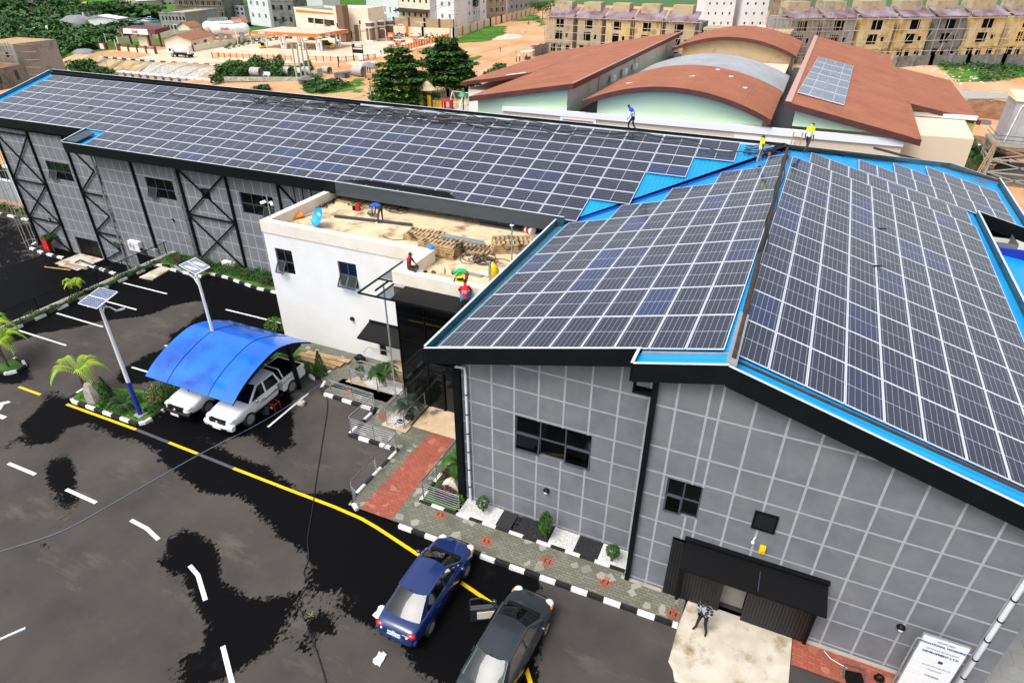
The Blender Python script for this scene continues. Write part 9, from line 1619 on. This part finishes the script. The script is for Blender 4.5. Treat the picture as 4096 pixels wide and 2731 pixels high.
p=onz(t5(960,590),GZ); h=hgt(p,t5(740,90))*1.02; p2=onz(t5(770,640),GZ); tier_tree('tallest layered tree behind the playground tower',(p2.x,p2.y+6,GZ),h,7.6,2,8,11000,low=.24,size=.8)
tier_tree('drooping layered tree beside the white car and swings',(p.x,p.y,GZ),h*.82,5.6,3,7,8000,low=.2,size=.8)
def round_tree(label,f,x,y,tx,ty,r,seed,n=900,mats=('leaf_dark','leaf_mid'),size=.9,z=GZ,group=None,name='leafy_tree',cat='tree'):
    p=onz(f(x,y),z); h=max(2.5,hgt(p,f(tx,ty))); rd=np.random.default_rng(seed); t=thing(name,label,cat,tuple(p),0,group); b=MB(); b.tube([p,p+Vector((0,0,h*.65))],[.05*h**.6+.08,.05],6); b.build('trunk','bark',t); P=[];mi=[]
    for k in range(9): a=rd.uniform(0,6.28); q=np.array([p.x+.55*r*math.cos(a)*rd.uniform(0,1.1),p.y+.55*r*math.sin(a)*rd.uniform(0,1.1),p.z+h*rd.uniform(.42,.82)]); m=n//9; v=rd.normal(size=(m,3)); v/=np.linalg.norm(v,axis=1)[:,None]; P.append(q+v*rd.uniform(.5,1,m)[:,None]*[.5*r,.5*r,.20*h]); mi+=(rd.uniform(size=m)<.35+.4*rd.uniform()).astype(int).tolist()
    b=MB(); b.leaves(np.concatenate(P),size,mi); b.build('crown',list(mats),t); return t
round_tree('dark tree rising behind the far left end of the long roof',t1,760,740,750,565,7,11,1600,z=-11.2,size=.7); round_tree('lower leafy tree beside the dark one behind the long roof',t1,930,750,920,635,6,12,1300,z=-11.2,size=.7)
for i,(f,x,y,tx,ty,r) in enumerate(((t1,1010,155,1000,10,15),(t1,900,125,890,20,11),(t2,490,150,490,65,9),(t6,650,190,680,0,9),(t1,1150,110,1170,0,16),(t1,700,70,690,-10,10),(t1,1290,70,1290,-20,13),(t1,60,75,60,-20,16),(t1,240,40,220,-30,15),(t3,575,260,580,120,4),(t4,430,260,430,190,4))):
    round_tree(('big dark tree standing in the green field at upper left','bushy tree left of the big dark tree','tree before the white-roofed bungalow','dark tree beside the left end of the left terrace','hazy tree clump right of the big dark tree','small tree at the top edge of the green field','hazy trees above the white-roofed bungalow','hazy tree at the top left corner','tall hazy tree left of the far concrete building','climbing green plant on the stained house','small green tree behind the brick piers')[i],f,x,y,tx,ty,r,50+i,1000,size=1.3 if i not in (3,9,10) else .8)
p=onz(t1(325,465),-10.2); h=hgt(p,t1(245,260)); palm('oil_palm','tall oil palm leaning left in the green field','palm',tuple(p),h,16,5.0,'leaf_dark',.55,.8,1.6,.3,77,.8,lean=(-6,0),n=9)
for i,(x,y,tx,ty) in enumerate(((495,185,430,-20),(345,180,290,60))): p=onz(t1(x,y),-10.2); q=ony(t1(tx,ty),p.y); b=MB(); b.tube([p,q],[.5,.25],6); tag(b.build('bare_trunk','bark'),('tall bare palm trunk in the upper left field','shorter bare palm trunk in the upper left field')[i],'trunk','bare trunks in the field')
# undergrowth
def mass(name,f,poly,n,size,h,z=GZ,mats=('leaf_mid','leaf_dark','leaf_light'),lump=6.):
    G=np.array([tuple(onz(f(*p),z)[:2]) for p in poly]); x0,y0=G.min(0); x1,y1=G.max(0); X=rng.uniform(x0,x1,n*4); Y=rng.uniform(y0,y1,n*4); k=inpoly(X,Y,[tuple(g) for g in G]); X,Y=X[k][:n],Y[k][:n]
    L_=np.clip(.5+.5*np.sin(X/lump*2.1+1.3*np.sin(Y/lump))*np.sin(Y/lump*1.7+X/lump*.6),0,1); H=h*(.25+L_); Zg=landz(X[None],Y[None])[0]; z_=Zg+H*rng.uniform(.15,1,len(X))
    mi=np.clip(np.round(L_*1.2+rng.normal(size=len(X))*.5-.2),0,2).astype(int); b=MB(); b.leaves(np.stack([X,Y,z_],1),size*(.6+.8*L_),mi.tolist(),flat=1.); return tag(b.build(name,list(mats)),None,None,None,'stuff')
mass('undergrowth',t1,[(0,300),(300,310),(560,300),(960,300),(980,440),(960,475),(660,510),(560,560),(520,650),(250,700),(180,430),(0,400)],16000,1.5,2.6,-10.2,lump=7)
mass('undergrowth',t1,[(0,95),(330,90),(640,110),(850,130),(800,190),(690,250),(480,290),(0,300)],9000,2.2,3.2,-10.2,lump=14); mass('undergrowth',t1,[(0,0),(860,0),(850,60),(300,80),(0,90)],5000,4.,6,-9,lump=30); mass('undergrowth',t1,[(860,200),(1344,130),(1344,330),(1240,400),(980,400),(960,280)],8000,1.8,2.6,-10.2,lump=9); mass('undergrowth',t2,[(0,150),(560,140),(600,200),(300,200),(0,200)],3500,2.6,4,-9,lump=12)
for i,(poly,n,h,lab) in enumerate((([(0,650),(60,620),(70,740),(0,750)],900,2.6,'bush'),([(90,700),(240,625),(330,640),(320,700),(180,740),(100,745)],2600,2.8,'bush'),([(330,640),(560,635),(580,700),(560,745),(340,720)],3000,2.8,'bush'),([(620,660),(830,640),(850,690),(780,720),(640,745)],1500,2.0,'bush'))): mass('roadside_bushes',t3,poly,n,.6,h,lump=4)
mass('roadside_grass',t3,[(740,790),(850,745),(1000,790),(1240,820),(1100,850),(900,870),(750,855)],2200,.6,1.2,lump=4); mass('roadside_grass',t3,[(240,830),(420,815),(430,850)],500,.5,.9,lump=4); mass('roadside_grass',t2,[(1060,790),(1180,650),(1344,640),(1344,740),(1200,770)],2500,.7,2.2,lump=4); mass('bank_weeds',t8,[(520,420),(640,370),(880,400),(1400,410),(1400,520),(950,560),(860,480),(560,470)],3500,.6,1.4,lump=5); mass('field_weeds',t6,[(60,760),(180,660),(300,640),(300,680),(100,760)],700,.6,1.2,lump=4)
# ---- playground
pw=onz(t5(700,718),GZ); tw=thing('play_tower','playground tower with a cream cone roof and yellow panels','play tower',tuple(pw)); h=4.6
for a,c in ((-1,-1),(1,-1),(1,1),(-1,1)): b=MB(); b.tube([pw+Vector((a*.9,c*.9,0)),pw+Vector((a*.9,c*.9,h-.9))],.09,6); b.build('post','royal_blue',tw)
b=MB(); b.lathe([(1.9,0),(1.0,1.1),(.05,2.0)],pw+Vector((0,0,h-1.0)),14); b.build('roof','tent_cream',tw,smooth=50)
for s in (-1,1): b=MB(); b.obox(pw+Vector((s*.95,-.95,.3)),.8,.12,2.4); b.build('panel','yellow',tw)
b=MB(); b.obox(pw+Vector((0,0,1.1)),1.9,1.9,.15); b.build('deck','royal_blue',tw)
b=MB(); b.loft([[pw+Vector((-1.0-1.6*f,-.4,1.3*(1-f)+.1)),pw+Vector((-1.0-1.6*f,.4,1.3*(1-f)+.1)),pw+Vector((-1.0-1.6*f,.4,1.3*(1-f)+.5)),pw+Vector((-1.0-1.6*f,-.4,1.3*(1-f)+.5))] for f in (0,.4,.8,1)]); b.build('slide','bag_blue',tw)
for k in range(8): b=MB(); q=pw+Vector((1.8+.35*k,-.6,0)); b.beam(q,q+Vector((0,0,1.7)),.14,.08); b.build('bridge_slat','yellow',tw)
b=MB(); q=pw+Vector((4.9,0,0)); b.obox(q+Vector((0,0,1.6)),2.0,1.6,.25); b.obox(q+Vector((-.9,0,0)),.2,1.5,1.6); b.obox(q+Vector((.9,0,0)),.2,1.5,1.6); tag(b.build('play_house','red'),'low red play house beside the yellow bridge','play house')
for i,(x,y,m) in enumerate(((600,715,'green_paint'),(1042,765,'green_paint'))):
    p=onz(t5(x,y),GZ); t_=thing('play_palm',('green umbrella-topped post left of the play tower','green leaf-topped post in front of the swings')[i],'play post',tuple(p)); hh=hgt(p,t5(x,(600,592)[i])); b=MB(); b.tube([p,p+Vector((0,0,hh))],.12,6); b.build('post','black',t_); b=MB(); b.lathe([(1.1,-.4),(.7,.2),(.05,.5)],p+Vector((0,0,hh)),7); b.build('top','green_paint',t_)
p=onz(t5(1000,720),GZ); sw=thing('swing_set','white and yellow swing frame on the sandy playground','swing',tuple(p)); q1_,q2_=p+Vector((-1.5,0,3.2)),p+Vector((4.2,-.6,3.2))
for q in (q1_,(q1_+q2_)/2,q2_):
    for s in (-1.1,1.1): b=MB(); b.tube([q,Vector((q.x+s*.5,q.y+s,GZ))],.1,5); b.build('leg','white',sw)
b=MB(); b.tube([q1_,q2_],.1,5); b.build('beam','galv',sw); b=MB(); b.tube([p+Vector((-2,-.5,1.0)),p+Vector((2.5,-.8,1.0))],.09,5); b.build('rail','yellow',sw)
for k in (.2,.7): q=q1_.lerp(q2_,k); b=MB(); b.tube([q,q-Vector((0,0,2.2))],.03,4); b.obox(q-Vector((0,0,2.4)),.5,.3,.15); b.build('seat','black',sw)
fence('playground_fence','ochre picket fence on a low wall behind the playground',[onz(t5(*p),GZ) for p in ((160,680),(505,668),(660,650),(890,615),(1070,610),(1260,612))],2.3,.7,'ochre_steel','stone_pier',wall=.9,wm='stone_pier',sp=6)
b=MB(); b.add([tuple(onz(t5(*p),GZ+.06)) for p in ((560,705),(1140,640),(1268,640),(1268,690),(1120,772),(600,740))],[(0,1,2,3,4,5)]); tag(b.build('play_sand','apron'),kind='structure'); b=MB(); b.add([tuple(onz(t5(*p),GZ+.09)) for p in ((1135,772),(1268,685),(1268,705),(1160,772))],[(0,1,2,3)]); tag(b.build('running_track','red_paint'),kind='structure'); b=MB(); b.add([tuple(onz(t5(*p),GZ+.10)) for p in ((1160,772),(1268,706),(1300,706),(1300,800),(1160,800))],[(0,1,2,3,4)]); tag(b.build('turf','grass_short'),kind='structure')
for i,(x,y,tx,ty) in enumerate(((875,640,873,385),(163,680,145,470),(1140,770,1138,600))): p=onz(t5(x,y),GZ); h=hgt(p,t5(tx,ty)); t_=thing('light_pole',('thin pole with crossarm rising before the drooping tree','thin lamp pole at the left edge of the trees','short pole beside the running track')[i],'pole',tuple(p)); b=MB(); b.tube([p,p+Vector((0,0,h))],.09,5); b.build('pole','black' if i else 'galv',t_); b=MB(); b.beam(p+Vector((-2.6 if i==0 else -.2,0,h-.05)),p+Vector((2.8 if i==0 else 1.2,0,h-.05)),.1,.1); b.build('arm','galv',t_)
